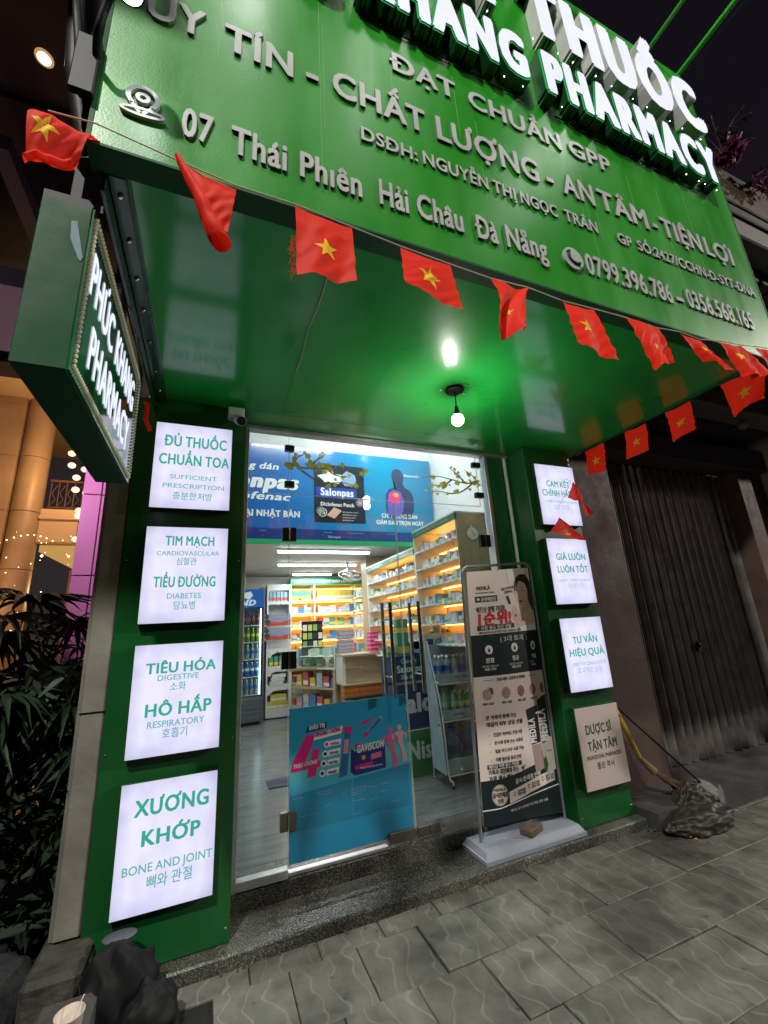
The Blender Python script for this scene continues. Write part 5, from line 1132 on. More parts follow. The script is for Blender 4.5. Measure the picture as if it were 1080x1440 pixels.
# ================================================================== FLAGS
def star_pts(r, rot=0):
    return [((r if i % 2 == 0 else r*.39)*math.sin(i*PI/5+rot), (r if i % 2 == 0 else r*.39)*math.cos(i*PI/5+rot)) for i in range(10)]
def hash_(s_): return sum(ord(c)*(i+1) for i, c in enumerate(s_)) % 9973
def cloth(fn, label, rot=0, su=.5, sv=.52, sr=.22, group='small red flags with a yellow star hung on cords', nu=14, nv=16, nostar=False, tatter=False):
    rk_ = random.Random(hash_(label)); wv = [(rk_.uniform(5, 16), rk_.uniform(5, 16), rk_.uniform(0, 6), rk_.uniform(.4, 1)) for _ in range(5)]; raw = fn
    def fn(u, w):   # small creases over the broad folds
        p = raw(u, w); d = sum(a_*abs(math.sin(fu*u+fw_*w+ph_))**1.6 for fu, fw_, ph_, a_ in wv)*.0030*min(1, w*4)
        return (p[0]+d*.35, p[1]-d, p[2]-d*.15)
    nu, nv = int(nu*1.5), int(nv*1.5)
    t = None; v = []; f = []
    for j in range(nv+1):
        for i in range(nu+1): v.append(fn(i/nu, j/nv))
    for j in range(nv):
        for i in range(nu): a = j*(nu+1)+i; f.append((a, a+1, a+nu+2, a+nu+1))
    b = MB(); b.add(v, f, 0, True); top = (Vector(fn(0, 0))+Vector(fn(1, 0)))/2
    e = empty('bunting_flag', top, label, 'flag', group)
    b.build('cloth', 'red', e)
    if tatter:
        b = MB(); rr = random.Random(4)
        for k in range(26):
            p = Vector(fn(0, rr.uniform(.45, .95))); b.tube([p, p+Vector((-rr.uniform(.005, .02), 0, -rr.uniform(-.01, .02))), p+Vector((-rr.uniform(.0, .028), rr.uniform(-.01, .01), -rr.uniform(.0, .05)))], .0006, 3, caps=False)
        b.build('frayed_thread', 'red', e, kind='stuff')
    if not nostar:
        def nrm(u, w):
            d = 1e-3; a = Vector(fn(u+d, w))-Vector(fn(u-d, w)); c_ = Vector(fn(u, w+d))-Vector(fn(u, w-d)); return a.cross(c_).normalized()
        asp = (Vector(fn(0, .5))-Vector(fn(1, .5))).length/max(.01, (Vector(fn(.5, 0))-Vector(fn(.5, 1))).length)
        b = MB(); P = star_pts(1, rot)
        for sgn in (1, -1):
            N = 5; ring_ = []
            dense = []
            for i in range(10):
                a, c_ = P[i], P[(i+1) % 10]
                for q in range(3): dense.append((a[0]+(c_[0]-a[0])*q/3, a[1]+(c_[1]-a[1])*q/3))
            prev = None; base0 = len(b.v)
            vs = []; fs = []
            for q in range(N+1):
                for (x, y) in dense:
                    u, w = su+x*sr*q/N, sv-y*sr*asp*q/N; p = Vector(fn(u, w))+nrm(u, w)*(.0011*sgn); vs.append(p)
            n = len(dense)
            for q in range(N):
                for k in range(n): fs.append((q*n+k, q*n+(k+1) % n, (q+1)*n+(k+1) % n, (q+1)*n+k))
            b.add(vs, fs, 0, True)
        b.build('star', 'star', e)
    return e
def sheet(TL, TR, BL, BR, rip=.008, ph=0, curl=0, k=1.3, fold=0):
    TL, TR, BL, BR = map(Vector, (TL, TR, BL, BR))
    def fn(u, w):
        p = (TL*(1-u)+TR*u)*(1-w)+(BL*(1-u)+BR*u)*w
        p = p+Vector((0, 1, 0))*(rip*math.sin(u*PI*2*k+ph+w*1.8)*(.25+w)+curl*w*w*math.sin(u*PI)) + Vector((0, 0, 1))*(-.012*math.sin(u*PI)*(1-w))
        if fold: p = p+Vector((fold*math.sin(w*PI)*math.sin(u*PI), -abs(fold)*math.sin(w*5+u*3), 0))
        return p
    return fn
Y0 = -1.50
def F(x0, z0, x1, z1, x2, z2, x3, z3, **k):   # TL TR BL BR
    return sheet((x0, Y0, z0), (x1, Y0, z1), (x2, Y0-.015, z2), (x3, Y0-.01, z3), **k)
SAY = ['first', 'second', 'third', 'fourth', 'fifth', 'sixth', 'seventh', 'eighth', 'ninth', 'tenth']
# 0: flag at the left corner, curled up at its lower hem
def fn0(u, w):
    x = -.500+.138*u+.016*w*(1-u)-.045*w*u; z = 2.858+.022*u-.225*w-.035*w*(1-u)+.02*w*u
    y = Y0-.02*math.sin(u*4+1)-.014*math.sin(w*5)
    if w > .82: a = (w-.82)/.18*2.6; z += .030*(1-math.cos(a)); y -= .03*math.sin(a)
    if w < .22: y += .03*math.sin((.22-w)/.22*PI*.5)
    return (x, y, z)
cloth(fn0, 'salmon red flag with curled hem at the left corner of the signboard', rot=.3, su=.30, sv=.42, sr=.26)
# 1: rolled into a cone
def fn1(u, w):
    if u > .5: 
        q = (u-.5)*2; x = -.085+.098*q-.02*w+.018*w*(1-q); z = 2.828-.018*q-(.19 if q > .5 else .19)*w*(.92+.0*q); return (x+.025*w*(1-q), Y0+.012-.006*math.sin(w*4), z)
    a = (u*2)*1.75*PI; r = (.008+.0225*w)*(1+.10*math.sin(w*9+u*14)+.05*math.sin(w*23)); cx = -.165+.128*w+.012; cz = 2.836-.27*w
    return (cx-r*math.cos(a)*.95, Y0-.012-r*math.sin(a), cz+.006*math.sin(a))
cloth(fn1, 'red flag rolled into a narrow cone, second along the signboard', nu=28, nostar=True)
b = MB(); b.fan((-.085, Y0-.040, 2.66), [(-.092, Y0-.039, 2.668), (-.097, Y0-.036, 2.662), (-.089, Y0-.038, 2.655)]); 
cloth(F(.193, 2.812, .386, 2.793, .193, 2.521, .382, 2.545, rip=.010, ph=.5), 'flat red flag with a frayed left edge, third along the signboard', tatter=True, rot=-.15, sv=.55)
cloth(F(.567, 2.775, .771, 2.765, .556, 2.592, .790, 2.560, rip=.009, ph=2, k=.9), 'pale salmon red flag in bright light, fourth along the signboard', rot=.15, su=.47, sv=.55)
def fn4(u, w):
    x = .953+.187*u*(1-.38*math.sin(w*PI*.6))-.0+.012*w*math.sin(w*5); z = 2.757+.013*u-.012*math.sin(u*PI)*(1-w)-(.262-.03*u)*w
    return (x+.012*math.sin(w*6+u*3), Y0-.028*math.sin(u*PI*2.3+w*2.2)*(.3+w), z)
cloth(fn4, 'crumpled red flag gathered into folds, fifth along the signboard', rot=.3, su=.60, sv=.55, sr=.13, nu=24, nv=20)
cloth(F(1.323, 2.756, 1.502, 2.766, 1.345, 2.535, 1.545, 2.500, rip=.010, ph=1.0), 'red flag with a clear yellow star, sixth along the signboard', rot=.12, su=.42, sv=.48)
def fn6(u, w):
    z = 2.774-.003*u-(.275-.10*u)*w; x = 1.703+.215*u+.075*w-.02*w*u
    return (x-.03*math.sin(u*PI)*w, Y0-.035*abs(math.sin(u*PI*1.05+.3))*(.2+w)+.02*u*w, z)
cloth(fn6, 'red flag folded down its middle, seventh along the signboard', rot=0, su=.42, sv=.62, sr=.09, nu=22)
cloth(F(2.08, 2.791, 2.242, 2.784, 2.19, 2.640, 2.40, 2.622, rip=.012, ph=.3, curl=-.02), 'red flag blown to the right, eighth along the signboard', rot=.25, su=.42, sv=.50, sr=.17)
cloth(F(2.418, 2.817, 2.60, 2.835, 2.47, 2.60, 2.74, 2.655, rip=.016, ph=1.4, curl=-.03), 'bright orange red flag blown right, ninth along the signboard', rot=.2, su=.32, sv=.42, sr=.17)
cloth(F(2.74, 2.86, 2.93, 2.885, 2.86, 2.66, 3.05, 2.70, rip=.014, ph=.6), 'red flag at the right end of the signboard cord, tenth along it', rot=.1)
cp = [(-.47, Y0-.0, 2.86), (-.362, Y0, 2.872), (-.172, Y0, 2.838), (.011, Y0, 2.810), (.193, Y0, 2.812), (.386, Y0, 2.793), (.567, Y0, 2.775), (.771, Y0, 2.765), (.953, Y0, 2.757), (1.14, Y0, 2.77), (1.323, Y0, 2.756), (1.502, Y0, 2.766), (1.703, Y0, 2.774), (1.918, Y0, 2.771), (2.08, Y0, 2.791), (2.242, Y0, 2.784), (2.418, Y0, 2.817), (2.627, Y0, 2.839), (2.771, Y0, 2.863), (3.06, Y0, 2.90)]
MB().tube([Vector(p)+Vector((0, 0, .003)) for p in cp], .0022, 5).build('hanging_string', 'cord', label='pale cord carrying the red flags along the foot of the signboard', cat='cord')
# string going back along the right edge
XR = 3.062
def FR(y0, z0, y1, z1, y2, z2, y3, z3, **k): return sheet((XR, y0, z0), (XR, y1, z1), (XR+.01, y2, z2), (XR+.005, y3, z3), **k)
def xrip(fn, a, ph):
    return lambda u, w: (fn(u, w)[0]+a*math.sin(u*5+ph+w*2)*(.2+w), fn(u, w)[1], fn(u, w)[2])
G2 = 'small red flags with a yellow star hung on cords'
cloth(xrip(FR(-1.144, 2.909, -1.40, 2.875, -1.149, 2.654, -1.330, 2.690, rip=0), .018, 0), 'dark red flag on the side cord nearest the street', su=.5, rot=-.1)
cloth(xrip(FR(-.769, 2.890, -.950, 2.885, -.760, 2.650, -.925, 2.680, rip=0), .010, 1), 'pinkish red flag second from the street on the side cord', rot=-.1)
cloth(xrip(FR(-.430, 2.900, -.613, 2.880, -.388, 2.665, -.575, 2.672, rip=0), .008, 2), 'pinkish red flag third from the street on the side cord', rot=-.1)
cloth(xrip(FR(-.030, 2.900, -.225, 2.895, -.0, 2.680, -.185, 2.645, rip=0), .006, 3), 'pinkish red flag on the side cord closest to the right pillar', rot=-.1)
MB().tube([(XR, -1.5, 2.905), (XR, -1.15, 2.912), (XR, -.77, 2.893), (XR, -.43, 2.903), (XR, -.03, 2.903), (3.0, .02, 2.86)], .0018, 5).build('hanging_string', 'cord', label='cord running back along the right edge of the canopy', cat='cord')
cloth(lambda u, w: (2.870+.02*u+.05*w, .035-.012*math.sin(3*w), 2.86-.20*w-.05*u+.03*math.sin(u*3)*w), 'dark red flag in the shade above the top sign of the right pillar', rot=.4)
# two flags fallen over the signs
def tri(A, B_, C_, ph=0, amp=.008):
    A, B_, C_ = map(Vector, (A, B_, C_))
    return lambda u, w: tuple(A+(B_-A)*w*(1-u)+(C_-A)*w*u+Vector((0, -1, 0))*amp*math.sin(u*7+ph)*w+Vector((0, 0, 1))*(-.012*math.sin(u*PI)*w))
cloth(tri((2.547, -.10, 2.235), (2.416, -.11, 2.112), (2.795, -.095, 2.052)), 'dark red triangular flag with half a star between the two top right signs', su=.50, sv=.80, sr=.16, rot=.1)
cloth(tri((2.765, -.10, 2.557), (2.655, -.105, 2.402), (2.833, -.10, 2.400), 1), 'bright red triangular flag hanging over the topmost right sign', nostar=True)
cloth(lambda u, w: (2.790+.045*u+.040*w+.045*u*w, -.10-.008*math.sin(u*5+w*3), 2.405-.020*u-.148*w*(1-.35*u)), 'lower fold of red cloth beside the topmost right sign', nostar=True)
MB().tube([(2.80, .0, 2.62), (2.765, -.08, 2.565), (2.66, -.09, 2.43), (2.566, -.10, 2.33)], .0015, 4).build('hanging_string', 'black', label='thin dark cord slanting over the topmost right sign', cat='cord')
cloth(lambda u, w: (-.372+.022*u+.028*w+.006*math.sin(w*8), -.33-.02*u*w, 2.66-.17*w), 'tightly rolled red flag behind the hanging side sign', nostar=True)

# ================================================================== BANNER STAND
bs = empty('banner_stand', (2.05, .13, .058), 'standing banner of a skin cream between the doors and the right pillar', 'banner stand')
tb = [(1.655, .125, .115), (1.735, .145, 1.80)]
P = [Vector((1.665, .13, .115)), Vector((1.738, .145, 1.79)), Vector((1.748, .145, 1.84)), Vector((1.790, .145, 1.875)), Vector((2.34, .145, 1.905)), Vector((2.385, .145, 1.885)), Vector((2.398, .145, 1.84)), Vector((2.352, .12, .115))]
MB().tube([P[0], P[1]]+[p for p in smooth_pts(P[1:4], 4)][1:]+[p for p in smooth_pts(P[4:7], 4)]+[P[7]], .0105, 10).build('frame_tube', mat('galvanised_tube', (.30, .31, .34), .35, metal=.6, noise=.1), bs)
def loft(mb, rings, m=0):
    n = len(rings[0]); vs = [p for r in rings for p in r]; fs = [(i*n+k, i*n+(k+1) % n, (i+1)*n+(k+1) % n, (i+1)*n+k) for i in range(len(rings)-1) for k in range(n)]
    mb.add(vs, fs, m); mb.add(rings[-1], [tuple(range(n))], m); mb.add(rings[0], [tuple(range(n))[::-1]], m)
def rc(x0, x1, y0, y1, z): return [(x0, y0, z), (x1, y0, z), (x1, y1, z), (x0, y1, z)]
b = MB(); loft(b, [rc(1.60, 2.400, -.015, .262, .060), rc(1.60, 2.400, -.015, .262, .082), rc(1.607, 2.393, -.006, .255, .086), rc(1.625, 2.372, .022, .235, .118), rc(1.64, 2.36, .045, .215, .122)])
b.build('plastic_base', mat('grey_base_plastic', (.27, .29, .35), .38, noise=.08, nscale=5, bump=.1), bs)
# the printed banner: a cloth stretched between the tube ends
TLb, TRb, BLb, BRb = Vector((1.782, .142, 1.835)), Vector((2.372, .142, 1.868)), Vector((1.690, .120, .200)), Vector((2.335, .118, .162))
def bp(u, v, d=0):   # u from the left, v from the top (0..1), d = height off the cloth
    p = (TLb*(1-u)+TRb*u)*(1-v)+(BLb*(1-u)+BRb*u)*v
    sag = .010*math.sin(u*PI)*math.sin(v*PI)-.006*math.sin(u*7+v*3)
    return (p.x, p.y-sag-d, p.z-.006*math.sin(u*PI)*(1-v)*0)
def region(u0, u1, v0f, v1f, m, name, d=.0, nu=12, nv=6, parent=None):
    v0 = v0f if callable(v0f) else (lambda u: v0f); v1 = v1f if callable(v1f) else (lambda u: v1f)
    vs = []; fs = []
    for j in range(nv+1):
        for i in range(nu+1):
            u = u0+(u1-u0)*i/nu; vs.append(bp(u, v0(u)+(v1(u)-v0(u))*j/nv, d))
    for j in range(nv):
        for i in range(nu): a = j*(nu+1)+i; fs.append((a, a+nu+1, a+nu+2, a+1))
    b = MB(); b.add(vs, fs, 0, True); return b.build(name, m, parent or bn)
bn = MB()
vs = []; fs = []
nu, nv = 14, 30
for side in (0, 1):
    for j in range(nv+1):
        for i in range(nu+1): vs.append(bp(i/nu, j/nv, -.0012*side))
K = (nu+1)*(nv+1)
for j in range(nv):
    for i in range(nu): a = j*(nu+1)+i; fs += [(a, a+nu+1, a+nu+2, a+1), (a+K, a+1+K, a+nu+2+K, a+nu+1+K)]
bn.add(vs, fs, 0, True); M['bn_pink'] = mat('banner_cream_pink', (.82, .69, .64), .42, noise=.04, nscale=2); bn = bn.build('banner_print', 'bn_pink', bs)
M['bn_dark'] = mat('banner_dark_green', (.010, .022, .024), .38); M['bn_white'] = mat('banner_white', (.88, .85, .83), .5); M['bn_black'] = mat('banner_ink', (.03, .028, .03), .5); M['bn_red'] = mat('banner_red', (.62, .012, .02), .45)
region(0, 1, .283, .455, 'bn_dark', 'dark_band', .0006); region(0, 1, lambda u: .845-.075*max(0, u-.25)**1.2-.0*u, 1, 'bn_dark', 'dark_foot', .0006, 20)
BH = (BLb-TLb).length; BW = (TRb-TLb).length
def btext(s, u, v, cap, w, m='bn_black', bold=.04, shear=0, name='lettering', rise=0, d=.0012, align='L', rot=False):
    # laid out flat, then bent onto the cloth
    b = MB(); ux, uy = ((1, 0, 0), (0, 0, 1)) if not rot else ((0, 0, 1), (-1, 0, 0))
    text(b, s, (0, 0, 0), ux, (0, -1, 0), cap*BH, width=w*(BW if not rot else BH), bold=bold, uy=uy, shear=shear, rise=rise, align=align)
    b.v = [bp(u+x/BW, v-z/BH, d-y) for x, y, z in b.v]; return b
def B(s, *a, **k):
    m = k.pop('m', 'bn_black'); nm = k.pop('name', 'lettering'); b = btext(s, *a, m=m, **k); b.build(nm, m, bn)
B('MEDILÀ', .13, .087, .016, .21, bold=.06); B('- PROFESSIONAL CARE -', .10, .103, .006, .30); 
region(.10, .43, .115, .142, 'bn_black', 'dark_badge', .0008, 6, 2); B('공식판매점인증', .19, .137, .013, .22, m='bn_white', bold=.03)
def disc(u, v, r, m, name, d=.0016, rx=1.0, parent=None, n=24):
    b = MB(); b.fan(bp(u, v, d+.0006), [bp(u+r*rx*math.cos(2*PI*k/n)/BW, v-r*math.sin(2*PI*k/n)/BH, d) for k in range(n)]); return b.build(name, m, parent or bn)
disc(.15, .128, .010, 'bn_white', 'badge_dot'); B('베트남 여행 기념품', .11, .186, .020, .42, bold=.05)
B('1순위!', .12, .240, .046, .48, m='bn_red', bold=.09, shear=.08, vbold=.02) if 0 else B('1순위!', .12, .240, .046, .48, m='bn_red', bold=.085, shear=.08)
region(.10, .66, lambda u: .250+.003*math.sin(u*30), lambda u: .278-.005*u+.002*math.sin(u*25), 'bn_black', 'brush_stroke', .0008, 14, 2) if 0 else region(.10, .64, lambda u: .2445+.002*math.sin(u*30), lambda u: .2665-.003*u, 'bn_black', 'brush_stroke', .0008, 14, 2)
B('가장 센스 있는 선물', .15, .2625, .013, .44, m='bn_white', bold=.03); B('베트남의 효과적인 피부 상담과 선물', .12, .279, .0075, .62)
B('지인 여러분께', .50, .098, .010, .20, rise=.12); B('선물해요', .54, .112, .009, .14, rise=.1)
# portrait print on the banner: hair, face, shoulders, hand
M['hair'] = mat('print_dark_hair', (.035, .020, .018), .5); M['skin'] = mat('print_skin', (.76, .50, .41), .5); M['skin2'] = mat('print_skin_shade', (.66, .38, .30), .5)
def shape(pts, m, name, d): 
    if name.startswith('portrait_') and name not in ('portrait_shoulders', 'portrait_hand'): k_ = 1.16 if name in ('portrait_hair', 'portrait_fringe') else 1.34; pts = [(min(.997, .855+(u-.865)*k_), .150+(v-.150)*1.14) for u, v in pts]
    q = [bp(u, v, d) for u, v in pts]; c_ = sum((Vector(p) for p in q), Vector())/len(q); b = MB(); b.fan(tuple(c_), q[::-1]); return b.build(name, m, bn)
M['bn_grey'] = mat('print_grey_patch', (.55, .53, .56), .5); shape([(.60, .003), (.985, .003), (.985, .07), (.62, .07)], 'bn_grey', 'pale_patch', .0007)
shape([(.74, .085), (.78, .055), (.85, .042), (.93, .045), (.985, .075), (.995, .14), (.995, .20), (.97, .19), (.95, .12), (.88, .08), (.78, .085), (.745, .125), (.735, .10)], 'hair', 'portrait_hair', .0008)
shape([(.735, .21), (.79, .205), (.85, .185), (.88, .17), (.95, .175), (.995, .20), (.995, .283), (.70, .283)], 'skin', 'portrait_shoulders', .0009)
shape([(.85, .155), (.93, .14), (.94, .20), (.86, .21), (.82, .19)], 'skin2', 'portrait_neck', .0010)
shape([(.755, .095), (.78, .076), (.84, .070), (.90, .080), (.925, .105), (.92, .135), (.895, .16), (.86, .175), (.82, .17), (.775, .15), (.752, .12)], 'skin', 'portrait_face', .0012)
for k, (u, v, w) in enumerate(((.785, .108, .030), (.855, .110, .034))): 
    shape([(u-w/2, v), (u, v-.004), (u+w/2, v), (u, v+.003)], 'hair', 'portrait_eye', .0014); shape([(u-w/2, v-.013), (u, v-.017), (u+w/2, v-.012), (u, v-.014)], 'hair', 'portrait_brow', .0014)
shape([(.795, .150), (.82, .147), (.85, .151), (.825, .158)], 'bn_red', 'portrait_lips', .0014); shape([(.806, .132), (.815, .118), (.826, .132), (.815, .136)], 'skin2', 'portrait_nose', .0014)
shape([(.735, .118), (.742, .078), (.80, .050), (.90, .046), (.93, .055), (.86, .060), (.785, .072), (.752, .098)], 'hair', 'portrait_fringe', .0015)
shape([(.64, .175), (.70, .165), (.74, .20), (.76, .26), (.72, .283), (.67, .24), (.63, .21)], 'skin', 'portrait_hand', .0013); disc(.685, .212, .011, 'bn_red', 'cream_jar', .002); B('★', .6, .17, .02, .05) if 0 else None
shape([(.56, .125), (.60, .122), (.63, .158), (.59, .162)], 'bn_dark', 'tube_print', .0012); shape([(.73, .262), (.99, .255), (.99, .283), (.72, .283)], 'bn_white', 'dress_print', .0014)
# band with the three effects
B('《 3대 효과 》'.replace('《', '(').replace('》', ')'), .40, .318, .018, .42, m=mat('pale_yellow_print', (.55, .55, .38), .5), bold=.04)
for u, rx in ((.235, 1), (.60, .95), (.905, .7)):
    disc(u, .348, .031, 'bn_white', 'effect_badge', .0014, rx)
    s_ = .010; c_ = Vector(bp(u, .349, .0036)); b = MB(); b.fan((c_.x, c_.y, c_.z-.004), [(c_.x+.010*math.cos(a), c_.y, c_.z-.006+.010*math.sin(a)) for a in [PI+k*PI/6 for k in range(7)]]+[(c_.x+.006, c_.y, c_.z+.006), (c_.x, c_.y, c_.z+.018), (c_.x-.006, c_.y, c_.z+.006)]); b.build('effect_icon', 'bn_dark', bn)
for u, s_, w in ((.18, '진정', .11), (.55, '항균', .10), (.865, '보습', .07)):
    B(s_, u, .400, .015, w, m='bn_white', bold=.06); B('피부를 진정시켜', u-.05, .420, .007, w+.1 if u < .8 else w, m='bn_white', bold=.0); B('매일 건강', u-.02, .432, .007, w+.04 if u < .8 else w, m='bn_white')
B('이런 피부 고민에 추천해요', .30, .477, .010, .42)
for u0, u1 in ((.12, .27), (.76, .88)): region(u0, u1, .4705, .472, 'bn_black', 'rule', .0009, 2, 1)
for k, (u, rx, c_) in enumerate(((.165, 1, (.50, .30, .26)), (.41, .95, (.46, .25, .21)), (.625, .85, (.36, .13, .10)), (.815, .72, (.44, .17, .15)), (.955, .48, (.30, .16, .11)))):
    disc(u, .527, .036, mat('skin_photo', c_, .5, noise=.25, nscale=60), 'skin_photo', .0014, rx); B('피부 고민', u-.07*rx, .568, .0075, .14*rx, bold=.05)
shape([(.19, .500), (.24, .505), (.24, .53), (.21, .525)], mat('leaf_print', (.03, .16, .05), .5), 'leaf_print', .0022)
B('온 가족이 함께 쓰는', .12, .623, .012, .40, shear=.1); B('데일리 피부 장벽 크림', .12, .647, .013, .48, shear=.1) if 0 else B('데일리 피부 상담 선물', .12, .650, .013, .48, shear=.1)
for k, s_ in enumerate(('민감한 피부에도 안심 사용', '온가족 함께 쓰는 사용감', '얼굴 바디 모두 사용 가능', '여행 필수품 휴대 간편')):
    v = .688+.0305*k; s_ = ''.join(c for c in s_ if c == ' ' or c in REF); B(s_, .20, v, .0105, .38 if k < 3 else .33)
    c_ = Vector(bp(.145, v-.003, .0014)); b = MB(); b.add([(c_.x-.008, c_.y, c_.z+.004), (c_.x-.002, c_.y, c_.z-.004), (c_.x, c_.y, c_.z)], [(0, 1, 2)]); b.add([(c_.x-.002, c_.y, c_.z-.004), (c_.x+.010, c_.y, c_.z+.016), (c_.x-.001, c_.y, c_.z+.001)], [(0, 1, 2)]); b.build('check_mark', 'bn_black', bn)
region(.09, .53, .795, .813, 'bn_black', 'dark_strip', .0008, 4, 1) if 0 else region(.09, .53, .790, .806, 'bn_black', 'dark_strip', .0008, 4, 1)
B('베트남 여행 필수 쇼핑 리스트'.replace('쇼핑 리스트', '기념품'), .11, .803, .010, .38, m='bn_white', bold=.03); B('가족과 지인에게 주는', .10, .825, .014, .38, bold=.06); B('가장 센스 있는 선물', .10, .850, .0155, .42, bold=.07)
c_ = Vector(bp(.54, .818, .0014)); b = MB(); 
for a, L_, w in ((.6, .034, .004), (.6+2.2, .020, .004), (.6-2.0, .020, .004)): d_ = Vector((math.cos(a), 0, math.sin(a))); n_ = Vector((-d_.z, 0, d_.x))*w; b.add([c_-d_*.012+n_, c_-d_*.012-n_, c_+d_*L_*.8-n_*.5, c_+d_*L_*.8+n_*.5], [(0, 1, 2, 3)])
b.build('plane_icon', 'bn_black', bn)
# printed tubes of cream
M['tubecream'] = mat('tube_cream_print', (.64, .59, .50), .45)
shape([(.70, .745), (.83, .740), (.86, .83), (.72, .85)], mat('tube_rose_print', (.42, .30, .27), .45), 'small_tube_body', .0008)
shape([(.665, .605), (.845, .592), (.835, .735), (.70, .742)], 'bn_dark', 'small_tube_label', .0010)
shape([(.86, .58), (.995, .560), (.995, .842), (.86, .862), (.845, .7)], 'tubecream', 'large_tube_body', .0012)
shape([(.850, .575), (.990, .553), (.990, .725), (.858, .745)], 'bn_dark', 'large_tube_label', .0014)
B('MEDILÀ', .775, .735, .036*.9, .095, m='bn_white', bold=.08, rot=True, d=.0022); B('MEDILÀ', .945, .735, .042*.9, .125, m='bn_white', bold=.09, rot=True, d=.0022)
shape([(.845, .80), (.88, .79), (.90, .82), (.87, .85), (.84, .84)], mat('leaf_print', (.03, .15, .06), .5), 'leaf_print', .0016); B('Medi Cream', .90, .775, .006, .075)
# round seal and info ribbon on the dark foot
disc(.215, .900, .062, mat('seal_tan', (.40, .33, .26), .45), 'seal', .0016, .95); disc(.215, .900, .056, 'bn_white' if 0 else mat('seal_cream', (.66, .55, .46), .45), 'seal_face', .0022, .95)
B('MEDILÀ', .145, .885, .009, .14, d=.003, bold=.05); B('공식판매점', .125, .906, .013, .18, d=.003, bold=.06); B('인증', .18, .926, .011, .07, d=.003, bold=.05)
region(.33, .96, lambda u: .894-.085*(u-.33), lambda u: .935-.085*(u-.33), 'bn_pink', 'ribbon', .0012, 8, 2); B('공식 판매점 인증', .42, .870, .014, .36, m='bn_white', bold=.04, rise=.10)
for k, u in enumerate((.42, .62, .82)):
    B('공식 인증', u+.02, .910-.085*(u-.33), .008, .11, d=.002, rise=.1); B('간편 사용', u+.02, .921-.085*(u-.33), .008, .11, d=.002, rise=.1); disc(u-.02, .912-.085*(u-.33), .012, 'bn_black', 'ribbon_icon', .002, .8); disc(u-.02, .912-.085*(u-.33), .008, 'bn_pink', 'ribbon_icon', .0024, .8)
region(.0, 1, lambda u: .944-.06*max(0, u-.2)+.01*(1-u)*0, lambda u: .948-.06*max(0, u-.2), 'bn_white', 'swoosh', .0010, 14, 1)
B('베트남 공식 판매점 인증 매일 건강 선물', .33, .963, .007, .5, m='bn_grey', rise=.08)
for u, v, x, z in ((0, 0, 1.742, 1.865), (1, 0, 2.395, 1.872), (0, 1, 1.664, .14), (1, 1, 2.352, .13)):
    MB().tube([bp(u, v), (x, .135, z)], .0018, 5).build('cord', 'black', bs)
bk = MB().bbox(-.075, .075, -.045, .045, 0, .042, .006); r_ = math.radians(20)
bk.v = [(2.02+x*math.cos(r_)-y*math.sin(r_), .075+x*math.sin(r_)+y*math.cos(r_), z+.1225) for x, y, z in bk.v]; bk.build('brick_weight', mat('brown_brick', (.13, .085, .055), .8, noise=.3, nscale=20, bump=.5), label='brown brick weighing down the base of the banner stand', cat='brick')
MB().lathe((2.405, .262, 1.79), [(.030, 0), (.036, .01), (.036, .05), (.030, .075), (.0, .085)], 14, sq=.6).build('alarm_unit', 'white_pl', label='small white fitting on the green jamb above the banner stand', cat='fitting')
MB().lathe((2.395, .238, 1.81), [(.014, 0), (.014, .018), (0, .02)], 10).build('alarm_lens', mat('orange_lens', (.6, .12, .03), .3), label='small orange lens on the white fitting above the banner', cat='fitting')

# ================================================================== RIGHT NEIGHBOUR
MB().box(2.94, 9, -.13, 3, -.03, .115).build('neighbour_platform', 'concrete_dark', kind='structure')
nb = empty('neighbour_wall', (3.3, .3, .1), 'dull reddish brown wall strip between the green pillar and the shutter', 'wall')
M['brown'] = mat('brown_plaster', (.085, .050, .042), .75, noise=.25, nscale=4, bump=.3)
MB().box(2.94, 3.60, .22, 3, .116, 3.15).build('wall_face', 'brown', nb)
MB().box(3.60, 3.64, .24, .5, .116, 3.0).build('jamb', mat('dark_brown_jamb', (.05, .032, .026), .6, noise=.2), nb)
sh_ = empty('folding_shutter', (4.7, .42, .12), 'dark folding metal shutter of the closed shop on the right', 'shutter')
M['shut'] = mat('dark_shutter_paint', (.175, .155, .150), .42, metal=.2, noise=.35, nscale=7, bump=.2, bscale=60)
prof = None
x = 3.65; k = 0
while x < 5.70:
    b = MB(); w = .128; zt = 3.03; dz = random.uniform(-.012, .012)
    P = [(x, .45), (x+.018, .445), (x+.040, .385+dz), (x+.052, .372+dz), (x+.064, .378+dz), (x+.090, .44), (x+w, .45)]
    for i in range(len(P)-1):
        (xa, ya), (xb, yb) = P[i], P[i+1]; b.quad((xa, ya, .118), (xb, yb, .118), (xb, yb, zt), (xa, ya, zt))
    b.build('shutter_slat', 'shut', sh_)
    MB().tube([(x+.108, .425, .12), (x+.108, .425, zt)], .008, 6).build('upright_rod', 'shut', sh_); x += w; k += 1
b = MB(); b.ball((4.55, .345, 1.12), .03, n=8); b.box(4.525, 4.575, .335, .365, 1.06, 1.12); b.build('padlock', 'black', sh_)
MB().box(3.60, 5.75, .50, .6, .1, 3.1).build('back_sheet', 'black', sh_)
rb = empty('neighbour_frontage', (6, .3, .1), 'dark beams and stone clad pier framing the closed shop on the right', 'building')
M['beam'] = mat('dusty_grey_beam', (.13, .115, .10), .7, noise=.2, nscale=3); M['beam_d'] = mat('dark_grey_beam', (.050, .045, .045), .7, noise=.2, nscale=3)
